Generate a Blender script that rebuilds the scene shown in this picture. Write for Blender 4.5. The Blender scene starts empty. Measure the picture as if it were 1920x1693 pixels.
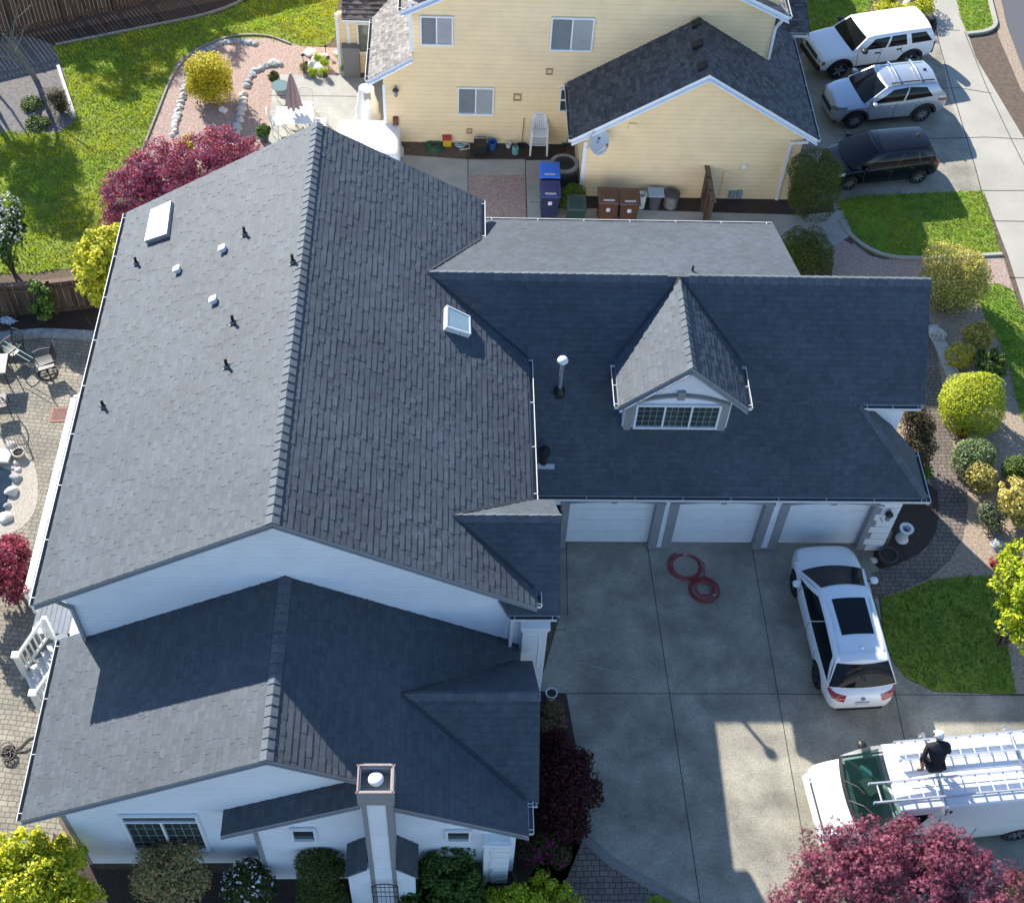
import bpy, bmesh, math, random
import numpy as np
from mathutils import Vector, Matrix
from mathutils.bvhtree import BVHTree
rnd = random.Random(7)
SC = bpy.context.scene
COL = SC.collection
# ---------------------------------------------------------------- camera
F_PX, CX, CY, H = 2449.76, 960.0, 846.5, 31.0      # solved from the vanishing points of the roofs and walls
def _rz(t): return Matrix.Rotation(t, 3, 'Z')
RC = _rz(math.radians(-3.97445)) @ Matrix.Rotation(math.radians(37.9909), 3, 'X') @ _rz(math.radians(3.63642))
CAM = Vector((0, 0, H))
cd = bpy.data.cameras.new('camera'); cam = bpy.data.objects.new('camera', cd); COL.objects.link(cam)
cam.matrix_world = Matrix.Translation(CAM) @ RC.to_4x4()
cd.sensor_width = 36; cd.lens = F_PX / 1920 * 36; cd.clip_end = 600; cd.clip_start = 0.5
SC.camera = cam
# ---------------------------------------------------------------- sky, sun, exposure
SUN_AZ, SUN_EL = math.radians(-56.5), math.radians(30.9)     # direction the light travels to, height of the sun
w = bpy.data.worlds.new('World'); SC.world = w; w.use_nodes = True
nt = w.node_tree; bg = nt.nodes['Background']
sky = nt.nodes.new('ShaderNodeTexSky'); sky.sky_type = 'NISHITA'; sky.sun_disc = False
sky.sun_elevation = SUN_EL; sky.sun_rotation = math.radians(-33.5) % (2*math.pi)
sky.air_density = 1.0; sky.dust_density = 0.1; sky.ozone_density = 4.0
nt.links.new(sky.outputs[0], bg.inputs[0]); bg.inputs[1].default_value = 0.118
ld = bpy.data.lights.new('sun', 'SUN'); ld.energy = 5.0; ld.angle = math.radians(0.53); ld.color = (1.0, 0.945, 0.85)
sun = bpy.data.objects.new('sun', ld); COL.objects.link(sun)
SUN_D = Vector((math.cos(SUN_AZ)*math.cos(SUN_EL), math.sin(SUN_AZ)*math.cos(SUN_EL), -math.sin(SUN_EL)))
sun.rotation_euler = SUN_D.to_track_quat('-Z', 'Y').to_euler(); sun.location = (-30, 60, 50)
SC.view_settings.view_transform = 'Standard'; SC.view_settings.look = 'None'
SC.view_settings.exposure = 1.1; SC.view_settings.gamma = 1.0
# ---------------------------------------------------------------- picture point -> place
def ray(x, y): return RC @ Vector(((x-CX)/F_PX, -(y-CY)/F_PX, -1.0))
def G(x, y, z=0.0):
    d = ray(x, y); return CAM + d*((z-H)/d.z)
def AY(x, y, Y):
    d = ray(x, y); return CAM + d*(Y/d.y)
def AX(x, y, X):
    d = ray(x, y); return CAM + d*(X/d.x)
def AP(x, y, p0, n):
    d = ray(x, y); n = Vector(n); return CAM + d*((Vector(p0)-CAM).dot(n)/d.dot(n))
# ---------------------------------------------------------------- materials
MATS = {}
def mat(name, col, rough=0.7, var=0.0, scale=6.0, bump=0.0, bscale=40.0, attr=False, metal=0.0, spec=0.5, col2=None, detail=6.0, coat=0.0, aniso=None, stain=None, sub=0.0, trans=0.0):
    if name in MATS: return MATS[name]
    m = bpy.data.materials.new(name); m.use_nodes = True; t = m.node_tree; N = t.nodes; L = t.links
    b = N['Principled BSDF']; b.inputs['Roughness'].default_value = rough; b.inputs['Metallic'].default_value = metal
    b.inputs['Specular IOR Level'].default_value = spec; b.inputs['Coat Weight'].default_value = coat
    if coat: b.inputs['Coat Roughness'].default_value = 0.05
    c = (col[0], col[1], col[2], 1)
    b.inputs['Base Color'].default_value = c
    tc = N.new('ShaderNodeTexCoord'); mp = N.new('ShaderNodeMapping'); L.new(tc.outputs['Object'], mp.inputs[0])
    if aniso: mp.inputs['Scale'].default_value = aniso
    out = None
    if var > 0 or col2:
        n = N.new('ShaderNodeTexNoise'); n.inputs['Scale'].default_value = scale; n.inputs['Detail'].default_value = detail; n.inputs['Roughness'].default_value = 0.65
        L.new(mp.outputs[0], n.inputs['Vector'])
        r = N.new('ShaderNodeValToRGB'); r.color_ramp.elements[0].position = 0.3; r.color_ramp.elements[1].position = 0.7
        if col2: a, d = col, col2
        else: a, d = [x*(1-var) for x in col], [min(1, x*(1+var)) for x in col]
        r.color_ramp.elements[0].color = (*a, 1); r.color_ramp.elements[1].color = (*d, 1)
        L.new(n.outputs['Fac'], r.inputs[0]); out = r.outputs[0]
    if stain:      # large soft blotches of wear
        n = N.new('ShaderNodeTexNoise'); n.inputs['Scale'].default_value = stain[0]; n.inputs['Detail'].default_value = 5; n.inputs['Roughness'].default_value = 0.6
        L.new(mp.outputs[0], n.inputs['Vector'])
        r = N.new('ShaderNodeValToRGB'); r.color_ramp.elements[0].position = 0.32; r.color_ramp.elements[1].position = 0.68
        k = stain[1]; r.color_ramp.elements[0].color = (1-k, 1-k, 1-k, 1); r.color_ramp.elements[1].color = (1+k*.4, 1+k*.4, 1+k*.4, 1)
        L.new(n.outputs['Fac'], r.inputs[0])
        x = N.new('ShaderNodeMix'); x.data_type = 'RGBA'; x.blend_type = 'MULTIPLY'; x.inputs[0].default_value = 1
        if out: L.new(out, x.inputs[6])
        else: x.inputs[6].default_value = c
        L.new(r.outputs[0], x.inputs[7]); out = x.outputs[2]
    if attr:
        at = N.new('ShaderNodeAttribute'); at.attribute_name = 'Col'
        x = N.new('ShaderNodeMix'); x.data_type = 'RGBA'; x.blend_type = 'MULTIPLY'; x.inputs[0].default_value = 1
        if out: L.new(out, x.inputs[6])
        else: x.inputs[6].default_value = c
        L.new(at.outputs['Color'], x.inputs[7]); out = x.outputs[2]
    if out: L.new(out, b.inputs['Base Color'])
    if bump > 0:
        n = N.new('ShaderNodeTexNoise'); n.inputs['Scale'].default_value = bscale; n.inputs['Detail'].default_value = 4
        L.new(mp.outputs[0], n.inputs['Vector'])
        bp = N.new('ShaderNodeBump'); bp.inputs['Strength'].default_value = bump; bp.inputs['Distance'].default_value = 0.02
        L.new(n.outputs['Fac'], bp.inputs['Height']); L.new(bp.outputs[0], b.inputs['Normal'])
    if trans > 0:
        tl = N.new('ShaderNodeBsdfTranslucent'); mx = N.new('ShaderNodeMixShader'); mx.inputs[0].default_value = trans
        if out: L.new(out, tl.inputs[0])
        else: tl.inputs[0].default_value = c
        L.new(b.outputs[0], mx.inputs[1]); L.new(tl.outputs[0], mx.inputs[2]); L.new(mx.outputs[0], N['Material Output'].inputs[0])
    MATS[name] = m; return m
def paver_mat(name, c1, c2, mortar, sx=5.0, row=0.125, rot=0.0):
    m = bpy.data.materials.new(name); m.use_nodes = True; t = m.node_tree; N = t.nodes; L = t.links
    b = N['Principled BSDF']; b.inputs['Roughness'].default_value = 0.85
    tc = N.new('ShaderNodeTexCoord'); mp = N.new('ShaderNodeMapping'); mp.inputs['Rotation'].default_value = (0, 0, rot)
    wn = N.new('ShaderNodeTexNoise'); wn.inputs['Scale'].default_value = 2.2; wn.inputs['Detail'].default_value = 2
    ad = N.new('ShaderNodeMix'); ad.data_type = 'RGBA'; ad.blend_type = 'LINEAR_LIGHT'; ad.inputs[0].default_value = 0.035
    L.new(tc.outputs['Object'], wn.inputs['Vector']); L.new(tc.outputs['Object'], ad.inputs[6]); L.new(wn.outputs['Color'], ad.inputs[7])
    L.new(ad.outputs[2], mp.inputs[0])
    br = N.new('ShaderNodeTexBrick'); br.inputs['Scale'].default_value = 1.0; br.inputs['Brick Width'].default_value = row*1.45; br.inputs['Row Height'].default_value = row
    br.inputs['Mortar Size'].default_value = 0.011; br.inputs['Mortar Smooth'].default_value = 0.3; br.inputs['Bias'].default_value = 0.0; br.offset = 0.5
    br.squash = 0.7; br.squash_frequency = 3
    br.inputs['Color1'].default_value = (*c1, 1); br.inputs['Color2'].default_value = (*c2, 1); br.inputs['Mortar'].default_value = (*mortar, 1)
    L.new(mp.outputs[0], br.inputs['Vector'])
    n = N.new('ShaderNodeTexNoise'); n.inputs['Scale'].default_value = 1.1; n.inputs['Detail'].default_value = 7; L.new(tc.outputs['Object'], n.inputs['Vector'])
    r = N.new('ShaderNodeValToRGB'); r.color_ramp.elements[0].position = .3; r.color_ramp.elements[1].position = .72
    r.color_ramp.elements[0].color = (.68, .68, .66, 1); r.color_ramp.elements[1].color = (1.15, 1.12, 1.05, 1); L.new(n.outputs['Fac'], r.inputs[0])
    x = N.new('ShaderNodeMix'); x.data_type = 'RGBA'; x.blend_type = 'MULTIPLY'; x.inputs[0].default_value = 1
    L.new(br.outputs['Color'], x.inputs[6]); L.new(r.outputs[0], x.inputs[7]); L.new(x.outputs[2], b.inputs['Base Color'])
    bp = N.new('ShaderNodeBump'); bp.inputs['Strength'].default_value = 0.6; bp.inputs['Distance'].default_value = 0.02; bp.invert = True
    L.new(br.outputs['Fac'], bp.inputs['Height']); L.new(bp.outputs[0], b.inputs['Normal'])
    return m
WHITE = mat('white_paint', (.80, .82, .84), .55, .05, 3)
TRIM = mat('grey_trim', (.27, .28, .29), .6, .08, 4)
GUT = mat('gutter_white', (.70, .71, .72), .4, .08, 5)
GUTIN = mat('gutter_inside', (.14, .15, .16), .7, .2, 6)  # shade and dirt inside the channel, put into a darker colour
SIDING = mat('pale_siding', (.78, .83, .88), .6, .06, 1.5, .05, 30, attr=True)
SHING = mat('charcoal_shingle', (.058, .073, .092), .68, .20, 9, .25, 120, attr=True, spec=.48, stain=(.4, .2))
DECK = mat('roof_deck', (.045, .045, .05), .9)
CAPM = mat('ridge_shingle', (.086, .102, .122), .75, .2, 9, .25, 120, attr=True)
FLASH = mat('flashing_metal', (.42, .44, .46), .45, .1, 6, metal=.6)
GLASS = mat('window_glass', (.035, .055, .055), .04, .4, 1.2, spec=.8)
GLASSB = mat('window_glass_blind', (.20, .23, .25), .08, .12, 2, spec=.7)
BLACK = mat('black_plastic', (.012, .012, .013), .5)
DARK = mat('dark_rubber', (.016, .016, .017), .75, .2, 20)
YSID = mat('yellow_siding', (.88, .69, .42), .65, .07, 1.2, .05, 30, attr=True)
YROOF = mat('weathered_shake', (.215, .20, .19), .9, .35, 7, .3, 60, attr=True)
YROOF2 = mat('dark_blend_shingle', (.092, .097, .106), .9, .3, 8, .3, 90, attr=True)
BRICKT = mat('brick_veneer', (.36, .27, .21), .8, .2, 8, .1, 30)
WOOD = mat('fence_wood', (.105, .070, .050), .85, .4, 3, .2, 30, attr=True, aniso=(6, 6, .6))
# ---------------------------------------------------------------- mesh builder
class MB:
    def __init__(s): s.v = []; s.f = []; s.mi = []; s.c = []; s.hascol = False
    def vert(s, p): s.v.append((p[0], p[1], p[2])); return len(s.v)-1
    def face(s, pts, mi=0, c=None):
        i = [s.vert(p) for p in pts]; s.f.append(i); s.mi.append(mi); s.c.append(c or (1, 1, 1))
        if c: s.hascol = True
    def grid(s, P, mi=0, cu=False, cv=False):
        n, m = len(P), len(P[0]); base = len(s.v)
        for r in P:
            for p in r: s.v.append(tuple(p))
        for i in range(n if cu else n-1):
            for j in range(m if cv else m-1):
                a, b = (i+1) % n, (j+1) % m
                s.f.append([base+i*m+j, base+a*m+j, base+a*m+b, base+i*m+b]); s.mi.append(mi); s.c.append((1, 1, 1))
        return s
    def box(s, c, d, M=None, mi=0, col=None):
        hx, hy, hz = d[0]/2, d[1]/2, d[2]/2; c = Vector(c); P = []
        for x in (-hx, hx):
            for y in (-hy, hy):
                for z in (-hz, hz):
                    q = Vector((x, y, z)); q = (M @ q if M else q) + c; P.append(q)
        base = len(s.v); s.v += [tuple(p) for p in P]
        for f in ((0, 1, 3, 2), (4, 6, 7, 5), (0, 4, 5, 1), (2, 3, 7, 6), (0, 2, 6, 4), (1, 5, 7, 3)):
            s.f.append([base+k for k in f]); s.mi.append(mi); s.c.append(col or (1, 1, 1))
        if col: s.hascol = True
        return s
    def bar(s, a, b, wd, ht, mi=0, up=(0, 0, 1), col=None):
        a, b = Vector(a), Vector(b); d = b-a; L = d.length
        if L < 1e-6: return s
        x = d/L; u = Vector(up)
        if abs(x.dot(u)) > .98: u = Vector((0, 1, 0))
        y = u.cross(x).normalized(); z = x.cross(y)
        return s.box((a+b)/2, (L, wd, ht), Matrix((x, y, z)).transposed(), mi, col)
    def tube(s, path, r, n=8, mi=0, cap=True):
        path = [Vector(p) for p in path]; R = r if isinstance(r, (list, tuple)) else [r]*len(path)
        rows = []; up = Vector((0, 0, 1)); pu = None
        for i, p in enumerate(path):
            d = (path[min(i+1, len(path)-1)] - path[max(i-1, 0)])
            if d.length < 1e-9: d = Vector((0, 0, 1))
            d.normalize()
            if pu is None: pu = up if abs(d.dot(up)) < .95 else Vector((1, 0, 0))
            x = pu.cross(d)
            if x.length < 1e-6: x = Vector((1, 0, 0)).cross(d)
            x.normalize(); y = d.cross(x); pu = y
            rows.append([p + (x*math.cos(a)+y*math.sin(a))*R[i] for a in [2*math.pi*k/n for k in range(n)]])
        s.grid(rows, mi, False, True)
        if cap:
            s.face(rows[0][::-1], mi); s.face(rows[-1], mi)
        return s
    def lathe(s, prof, c=(0, 0, 0), n=20, mi=0, M=None, sq=0.0):
        rows = []; c = Vector(c)
        for r, z in prof:
            row = []
            for k in range(n):
                a = 2*math.pi*k/n; q = Vector((r*math.cos(a), r*math.sin(a), z)); row.append((M @ q if M else q)+c)
            rows.append(row)
        s.grid(rows, mi, False, True); return s
    def prism(s, pts, ext, mi=0, mi_top=None):
        pts = [Vector(p) for p in pts]; e = Vector(ext); q = [p+e for p in pts]
        s.face(pts, mi if mi_top is None else mi_top); s.face(q[::-1], mi)
        for i in range(len(pts)):
            j = (i+1) % len(pts); s.face([pts[j], pts[i], q[i], q[j]], mi)
        return s
    def build(s, name, mats, parent=None, smooth=False, bevel=0, bseg=2, merge=False, fixn=True, loc=None):
        if not isinstance(mats, (list, tuple)): mats = [mats]
        me = bpy.data.meshes.new(name); me.from_pydata(s.v, [], s.f)
        for m in mats: me.materials.append(m)
        me.polygons.foreach_set('material_index', s.mi)
        if True:
            a = me.attributes.new('Col', 'FLOAT_COLOR', 'FACE')
            a.data.foreach_set('color', np.array([(c[0], c[1], c[2], 1) for c in s.c], np.float32).ravel())
        if merge or fixn:
            bm = bmesh.new(); bm.from_mesh(me)
            if merge: bmesh.ops.remove_doubles(bm, verts=bm.verts, dist=1e-4)
            bmesh.ops.recalc_face_normals(bm, faces=bm.faces); bm.to_mesh(me); bm.free()
        if smooth:
            me.polygons.foreach_set('use_smooth', [True]*len(me.polygons))
            me.set_sharp_from_angle(angle=math.radians(smooth if smooth is not True else 40))
        o = bpy.data.objects.new(name, me); COL.objects.link(o)
        if parent: o.parent = parent
        if bevel:
            md = o.modifiers.new('bevel', 'BEVEL'); md.width = bevel; md.segments = bseg; md.limit_method = 'ANGLE'; md.angle_limit = math.radians(40)
        return o
def tag(o, label=None, cat=None, group=None, kind=None):
    if label: o['label'] = label
    if cat: o['category'] = cat
    if group: o['group'] = group
    if kind: o['kind'] = kind
    return o
def thing(name, label, cat, loc=(0, 0, 0), rz=0.0, group=None):
    o = bpy.data.objects.new(name, None); COL.objects.link(o); o.empty_display_size = .2
    o.location = loc; o.rotation_euler = (0, 0, rz); return tag(o, label, cat, group)
def copy_tree(o, loc=None, rz=None, parent=None, label=None):
    c = o.copy(); COL.objects.link(c)
    if parent: c.parent = parent
    if loc is not None: c.location = loc
    if rz is not None: c.rotation_euler = (0, 0, rz)
    if label: c['label'] = label
    for ch in list(o.children): copy_tree(ch, parent=c)
    return c
# ---------------------------------------------------------------- courses of shingles / boards over a flat polygon
def clip(poly, ax, val, keep_gt):
    out = []; n = len(poly)
    for i in range(n):
        a, b = poly[i], poly[(i+1) % n]
        ia = (a[ax] >= val) if keep_gt else (a[ax] <= val); ib = (b[ax] >= val) if keep_gt else (b[ax] <= val)
        if ia: out.append(a)
        if ia != ib:
            t = (val-a[ax])/(b[ax]-a[ax]); q = [a[0]+(b[0]-a[0])*t, a[1]+(b[1]-a[1])*t]; q[ax] = val; out.append(tuple(q))
    return out
def courses(mb, pts, course, wmin, wmax, th, mi=0, jit=0.0, dark=.12, tint=.02, seed=1, up=None, thvar=.6, lift=.004, skirt=True, line=None):
    pts = [Vector(p) for p in pts]
    n = Vector((0, 0, 0))
    for i in range(len(pts)): n += (pts[i]).cross(pts[(i+1) % len(pts)])
    n.normalize()
    if up is None:
        if n.z < 0: n = -n
        zz = Vector((0, 0, 1))
    else:
        zz = Vector((0, 0, 1))
        if n.dot(Vector(up)) < 0: n = -n
    v = (zz - n*zz.dot(n)).normalized(); u = v.cross(n)
    o = n*n.dot(pts[0])
    P2 = [((p-o).dot(u), (p-o).dot(v)) for p in pts]
    R = random.Random(seed)
    v0 = math.floor(min(p[1] for p in P2)/course)*course; vmax = max(p[1] for p in P2); umin = min(p[0] for p in P2); umax = max(p[0] for p in P2)
    while v0 < vmax:
        x = umin - R.random()*wmax
        while x < umax:
            wd = R.uniform(wmin, wmax); lo = v0 - R.random()*jit
            q = clip(clip(clip(clip(P2, 0, x, True), 0, x+wd, False), 1, lo, True), 1, v0+course, False)
            if len(q) >= 3:
                t = (th*(1 - .25*R.random()) if R.random() < .5 else th*.38) if thvar > .5 else th*(1 - thvar*R.random()); g = 1 + R.uniform(-dark, dark); c = (g*(1+R.uniform(-tint, tint)), g, g*(1+R.uniform(-tint, tint)))
                top = [o + u*a[0] + v*a[1] + n*(lift + t*(1-(a[1]-lo)/(v0+course-lo))) for a in q]
                if line:
                    for lo_, hi_, fc in ((lo-1, lo+line[0], line[1]), (lo+line[0], lo+9, 1)):
                        qq = clip(clip(q, 1, lo_, True), 1, hi_, False)
                        if len(qq) >= 3: mb.face([o + u*e[0] + v*e[1] + n*(lift + t*(1-(e[1]-lo)/(v0+course-lo))) for e in qq], mi, tuple(k*fc for k in c))
                else: mb.face(top, mi, c)
                if skirt:
                    k = len(q)
                    for i in range(k):
                        j = (i+1) % k
                        if abs(q[i][1]-(v0+course)) < 1e-6 and abs(q[j][1]-(v0+course)) < 1e-6: continue
                        mb.face([top[i], top[j], o+u*q[j][0]+v*q[j][1]-n*.003, o+u*q[i][0]+v*q[i][1]-n*.003], mi, c)
            x += wd
        v0 += course
def roof_part(parent, polys, name='roof', mats=(None, None, None), course=.155, w=(.13, .27), th=.018, thick=.13, seed=1, jit=.012, dark=.15, slab_edge=None, label=None):
    mb = MB()
    for i, p in enumerate(polys):
        courses(mb, p, course, w[0], w[1], th, 0, jit, dark, .02, seed+i, line=(.012, .72))
        mb.prism([Vector(q)-Vector((0, 0, .004)) for q in p], (0, 0, -thick), 2, 1)
    o = mb.build(name, list(mats), parent, fixn=False)
    if label: o['label'] = label
    return o
def ridge_caps(parent, a, b, sl, sr, wd=.14, step=.24, seed=3, m=None, skip=None):
    """bent cap shingles lapping along a ridge from a to b; sl, sr: fall per metre on each side"""
    a, b = Vector(a), Vector(b); d = (b-a); L = d.length; d.normalize(); side = Vector((0, 0, 1)).cross(d).normalized(); R = random.Random(seed)
    mb = MB(); n = max(1, int(L/step)); st = L/n
    for k in range(n):
        if skip and skip[0] < k*st < skip[1]: continue
        p0 = a + d*(k*st - .02); p1 = a + d*(k*st+st+.005)
        h0, h1 = .022, .05; g = 1+R.uniform(-.14, .14); c = (g, g, g)
        def pts(p, h): return [p + side*wd - Vector((0, 0, wd*sl)) + Vector((0, 0, h*.8)), p + Vector((0, 0, h)), p - side*wd - Vector((0, 0, wd*sr)) + Vector((0, 0, h*.8))]
        A, B = pts(p0, h0), pts(p1, h1)
        mb.face([A[0], A[1], B[1], B[0]], 0, c); mb.face([A[1], A[2], B[2], B[1]], 0, c)
        dn = Vector((0, 0, -.06))
        for Q in (A, B):
            mb.face([Q[0], Q[1], Q[1]+dn, Q[0]+dn], 0, c); mb.face([Q[1], Q[2], Q[2]+dn, Q[1]+dn], 0, c)
        mb.face([A[0], B[0], B[0]+dn, A[0]+dn], 0, c); mb.face([A[2], B[2], B[2]+dn, A[2]+dn], 0, c)
    return mb.build('ridge_cap', m or CAPM, parent, fixn=True)
def gutter(parent, a, b, out, strap=1.2, endcap=True, wd=.12):
    """open channel along the eave from a to b; out = horizontal direction away from the roof"""
    a, b, out = Vector(a), Vector(b), Vector(out).normalized(); z = Vector((0, 0, 1)); mb = MB()
    prof = [(0, 0), (0, -.11), (wd*.75, -.12), (wd, -.03), (wd, .0), (wd-.018, .0), (wd-.018, -.03), (wd*.72, -.105), (.008, -.098), (.008, 0)]
    mi = [0, 0, 0, 0, 0, 1, 1, 1, 1, 0]
    A = [a+out*p[0]+z*p[1] for p in prof]; B = [b+out*p[0]+z*p[1] for p in prof]
    for i in range(len(prof)):
        j = (i+1) % len(prof); mb.face([A[i], A[j], B[j], B[i]], mi[i])
    if endcap:
        for Q, s in ((A, -1), (B, 1)):
            d = (b-a).normalized()*(.006*s)
            mb.face([Q[0]+d, Q[1]+d, Q[2]+d, Q[3]+d, Q[4]+d], 0)
    L = (b-a).length; n = max(1, int(L/strap)); d = (b-a).normalized()
    for k in range(n+1):
        p = a + d*min(L-.03, max(.03, (k+.12)*L/(n+.24))) ; mb.bar(p-out*.03+z*.006, p+out*(wd-.01)+z*.006, .016, .01, 0)
    return mb.build('gutter', [GUT, GUTIN], parent)
def downspout(parent, path, m=None, s=.075):
    mb = MB(); path = [Vector(p) for p in path]
    for i in range(len(path)-1): mb.bar(path[i], path[i+1], s, s*.8, 0)
    for p in path[1:-1]: mb.box(p, (s*1.02, s*1.02, s*1.02))
    return mb.build('downspout', m or GUT, parent)
def window_y(parent, x0, x1, z0, z1, Y, nv=2, grid=None, fr=.06, glass=None, glass2=None, transom=None, mfr=None, name='window', mull=.05):
    """a window on a wall that faces -Y"""
    mfr = mfr or WHITE; mb = MB(); d = .07; yc = Y-d/2-.01
    mb.box(((x0+x1)/2, yc, z1-fr/2), (x1-x0, d, fr)); mb.box(((x0+x1)/2, yc, z0+fr/2), (x1-x0, d+.03, fr))
    mb.box((x0+fr/2, yc, (z0+z1)/2), (fr, d, z1-z0-2*fr)); mb.box((x1-fr/2, yc, (z0+z1)/2), (fr, d, z1-z0-2*fr))
    zt = z1-fr
    if transom:
        zt = z1-transom; mb.box(((x0+x1)/2, yc, zt), (x1-x0-2*fr, d, mull)); zt -= mull/2
    wI = (x1-x0-2*fr); cells = []
    for k in range(nv):
        a = x0+fr+wI*k/nv; b = x0+fr+wI*(k+1)/nv; cells.append((a, b))
        if k: mb.box((a, yc, (z0+fr+zt)/2), (mull, d, zt-z0-fr))
    f = mb.build(name, mfr, parent, bevel=.006)
    if transom:
        MB().box(((x0+x1)/2, Y-.025, (zt+mull+z1-fr)/2), (wI, .01, z1-fr-zt-mull)).build('pane', glass or GLASS, f)
    for k, (a, b) in enumerate(cells):
        a += mull/2 if k else 0; b -= mull/2 if k < nv-1 else 0
        MB().box(((a+b)/2, Y-.025, (z0+fr+zt)/2), (b-a, .01, zt-z0-fr)).build('pane', (glass2 if (glass2 and k == nv-1) else glass) or GLASS, f)
        if grid:
            g = MB(); gx, gz = grid
            for i in range(1, gx): g.box((a+(b-a)*i/gx, Y-.034, (z0+fr+zt)/2), (.016, .008, zt-z0-fr))
            for i in range(1, gz): g.box(((a+b)/2, Y-.036, z0+fr+(zt-z0-fr)*i/gz), (b-a, .008, .016))
            g.build('muntin', MATS['muntin'], f)
    return f
mat('muntin', (.25, .29, .27), .5)
# ================================================================ THE GREY HOUSE
GH = thing('grey_house', 'large pale house with charcoal shingle gables, three garage doors and a dormer', 'house', (0, 0, 0))
RM = (SHING, DECK, TRIM)
XR, ZR, MS, YF, YB = -3.8, 8.56, .581, 15.547, 28.609
def zmain(x): return ZR - MS*abs(x-XR)
XL, XE, XB = -9.482, 1.884, .646
def P3(x, y, f): return (x, y, f(x))
roof_part(GH, [[P3(XL, YF, zmain), P3(XR, YF, zmain), P3(XR, YB, zmain), P3(XL, YB, zmain)]], mats=RM, seed=11)
roof_part(GH, [[P3(XR, YF, zmain), P3(XB, YF, zmain), P3(XB, YB, zmain), P3(XR, YB, zmain)],
               [P3(XB, YF, zmain), P3(XE, YF, zmain), P3(XE, 24.4, zmain), P3(XB, 24.4, zmain)]], mats=RM, seed=21)
ridge_caps(GH, (XR, YB, ZR+.01), (XR, YF-.01, ZR+.01), MS, MS, .15)
# garage wing: steep front slope, shallow rear slope, hip at the outer corner
GY, GZ, GRY, GRZ = 20.6, 2.65, 24.75, 6.8
def zg(y): return GZ + (y-GY)
def PG(x, y): return (x, y, zg(y))
def zb(y): return GRZ - .37*(y-GRY)
HX, HY = 10.85, 22.40
roof_part(GH, [[PG(-.9, 23.0), PG(1.884, 23.0), PG(1.884, GRY), PG(-.9, GRY)],
               [PG(1.884, HY), PG(12.6, HY), PG(12.6, GRY), PG(1.884, GRY)],
               [PG(1.45, GY), PG(12.79, GY), PG(HX, HY), PG(1.45, HY)]], mats=RM, seed=31)
roof_part(GH, [[(-.9, GRY, zb(GRY)), (9.13, GRY, zb(GRY)), (9.13, 28.3, zb(28.3)), (XB+.02, 28.3, zb(28.3)), (XB+.02, 26.9, zb(26.9)), ]], mats=RM, seed=41)
MB().box((10.7, GRY-.06, 3.1), (3.0, .12, 6.2)).build('wall', SIDING, GH)
SH = .933
def ph(x, y): return (x, y, 4.46-SH*(x-HX))
roof_part(GH, [[ph(12.79, GY), ph(12.79, 22.25), ph(12.0, 22.56), ph(HX+.1, 22.56), ph(HX, HY)]], mats=RM, seed=51)
ridge_caps(GH, (-.75, GRY, GRZ+.01), (5.5, GRY, GRZ+.01), .37, 1.0, .13); ridge_caps(GH, (12.6, GRY, GRZ+.01), (6.12, GRY, GRZ+.01), 1.0, .37, .13)
ridge_caps(GH, (HX+.02, HY-.02, 4.45), (12.77, GY+.02, 2.67), .55, .55, .11)
# dormer
DX, DY, DZ, DE, DS = 5.87, 21.55, 6.78, 5.26, .9
dl, dr = DX-(DZ-DE)/DS, DX+(DZ-DE)/DS
DM = thing('dormer', None, None); DM.parent = GH
roof_part(DM, [[(dl, DY, DE), (DX, DY, DZ), (DX, 24.85, DZ), (dl, 23.2, DE)]], mats=RM, seed=61, thick=.1)
roof_part(DM, [[(DX, DY, DZ), (dr, DY, DE), (dr, 23.2, DE), (DX, 24.85, DZ)]], mats=RM, seed=65, thick=.1)
ridge_caps(DM, (DX, 24.2, DZ+.01), (DX, DY-.01, DZ+.01), DS, DS, .12)
gutter(DM, (dl, DY+.02, DE-.01), (dl, 23.0, DE-.01), (-1, 0, 0), .7); gutter(DM, (dr, DY+.02, DE-.01), (dr, 23.0, DE-.01), (1, 0, 0), .7)
mb = MB(); wx0, wx1, wy = 4.42, 7.22, 21.92
courses(mb, [(wx0, wy, 3.7), (wx1, wy, 3.7), (wx1, wy, DE+.12), (DX, wy, DZ-.22), (wx0, wy, DE+.12)], .16, 2, 4, .008, seed=5, up=(0, -1, 0), dark=.02)
mb.box((wx0+.01, 22.6, 4.45), (.04, 1.32, 1.8)); mb.box((wx1-.01, 22.6, 4.45), (.04, 1.32, 1.8))
mb.build('wall', SIDING, DM, fixn=False)
mb = MB()
for s, xa in ((-1, dl), (1, dr)):
    MB().bar((xa-.02*s, DY-.02, DE-.12), (DX, DY-.02, DZ-.12), .035, .17, up=(0, 1, 0)).build('fascia', TRIM, DM)
mb = MB()
mb.box((4.56, wy-.03, 4.45), (.2, .05, 1.1)); mb.box((7.08, wy-.03, 4.45), (.2, .05, 1.1)); mb.box((5.82, wy-.035, 3.86), (2.84, .07, .1))
n = 16; pa = []
for k in range(n+1):
    t = -1+2*k/n; pa.append((5.82+1.33*t, wy-.04, 5.02+.34*(1-t*t)))
for k in range(n): mb.bar(pa[k], pa[k+1], .07, .16, up=(0, 1, 0))
mb.box((5.82, wy-.06, 5.37), (.2, .1, .3)); mb.build('window_trim', TRIM, DM)
window_y(DM, 4.70, 6.96, 4.02, 4.98, wy-.012, 3, (4, 4))
MB().lathe([(.0, .03), (.07, .03), (.1, .0), (.16, .015), (.2, .03), (.24, .03), (.25, 0)], (DX+.02, wy-.02, 6.12), 24, M=Matrix.Rotation(math.pi/2, 3, 'X')).build('medallion', WHITE, DM, smooth=30)
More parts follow.
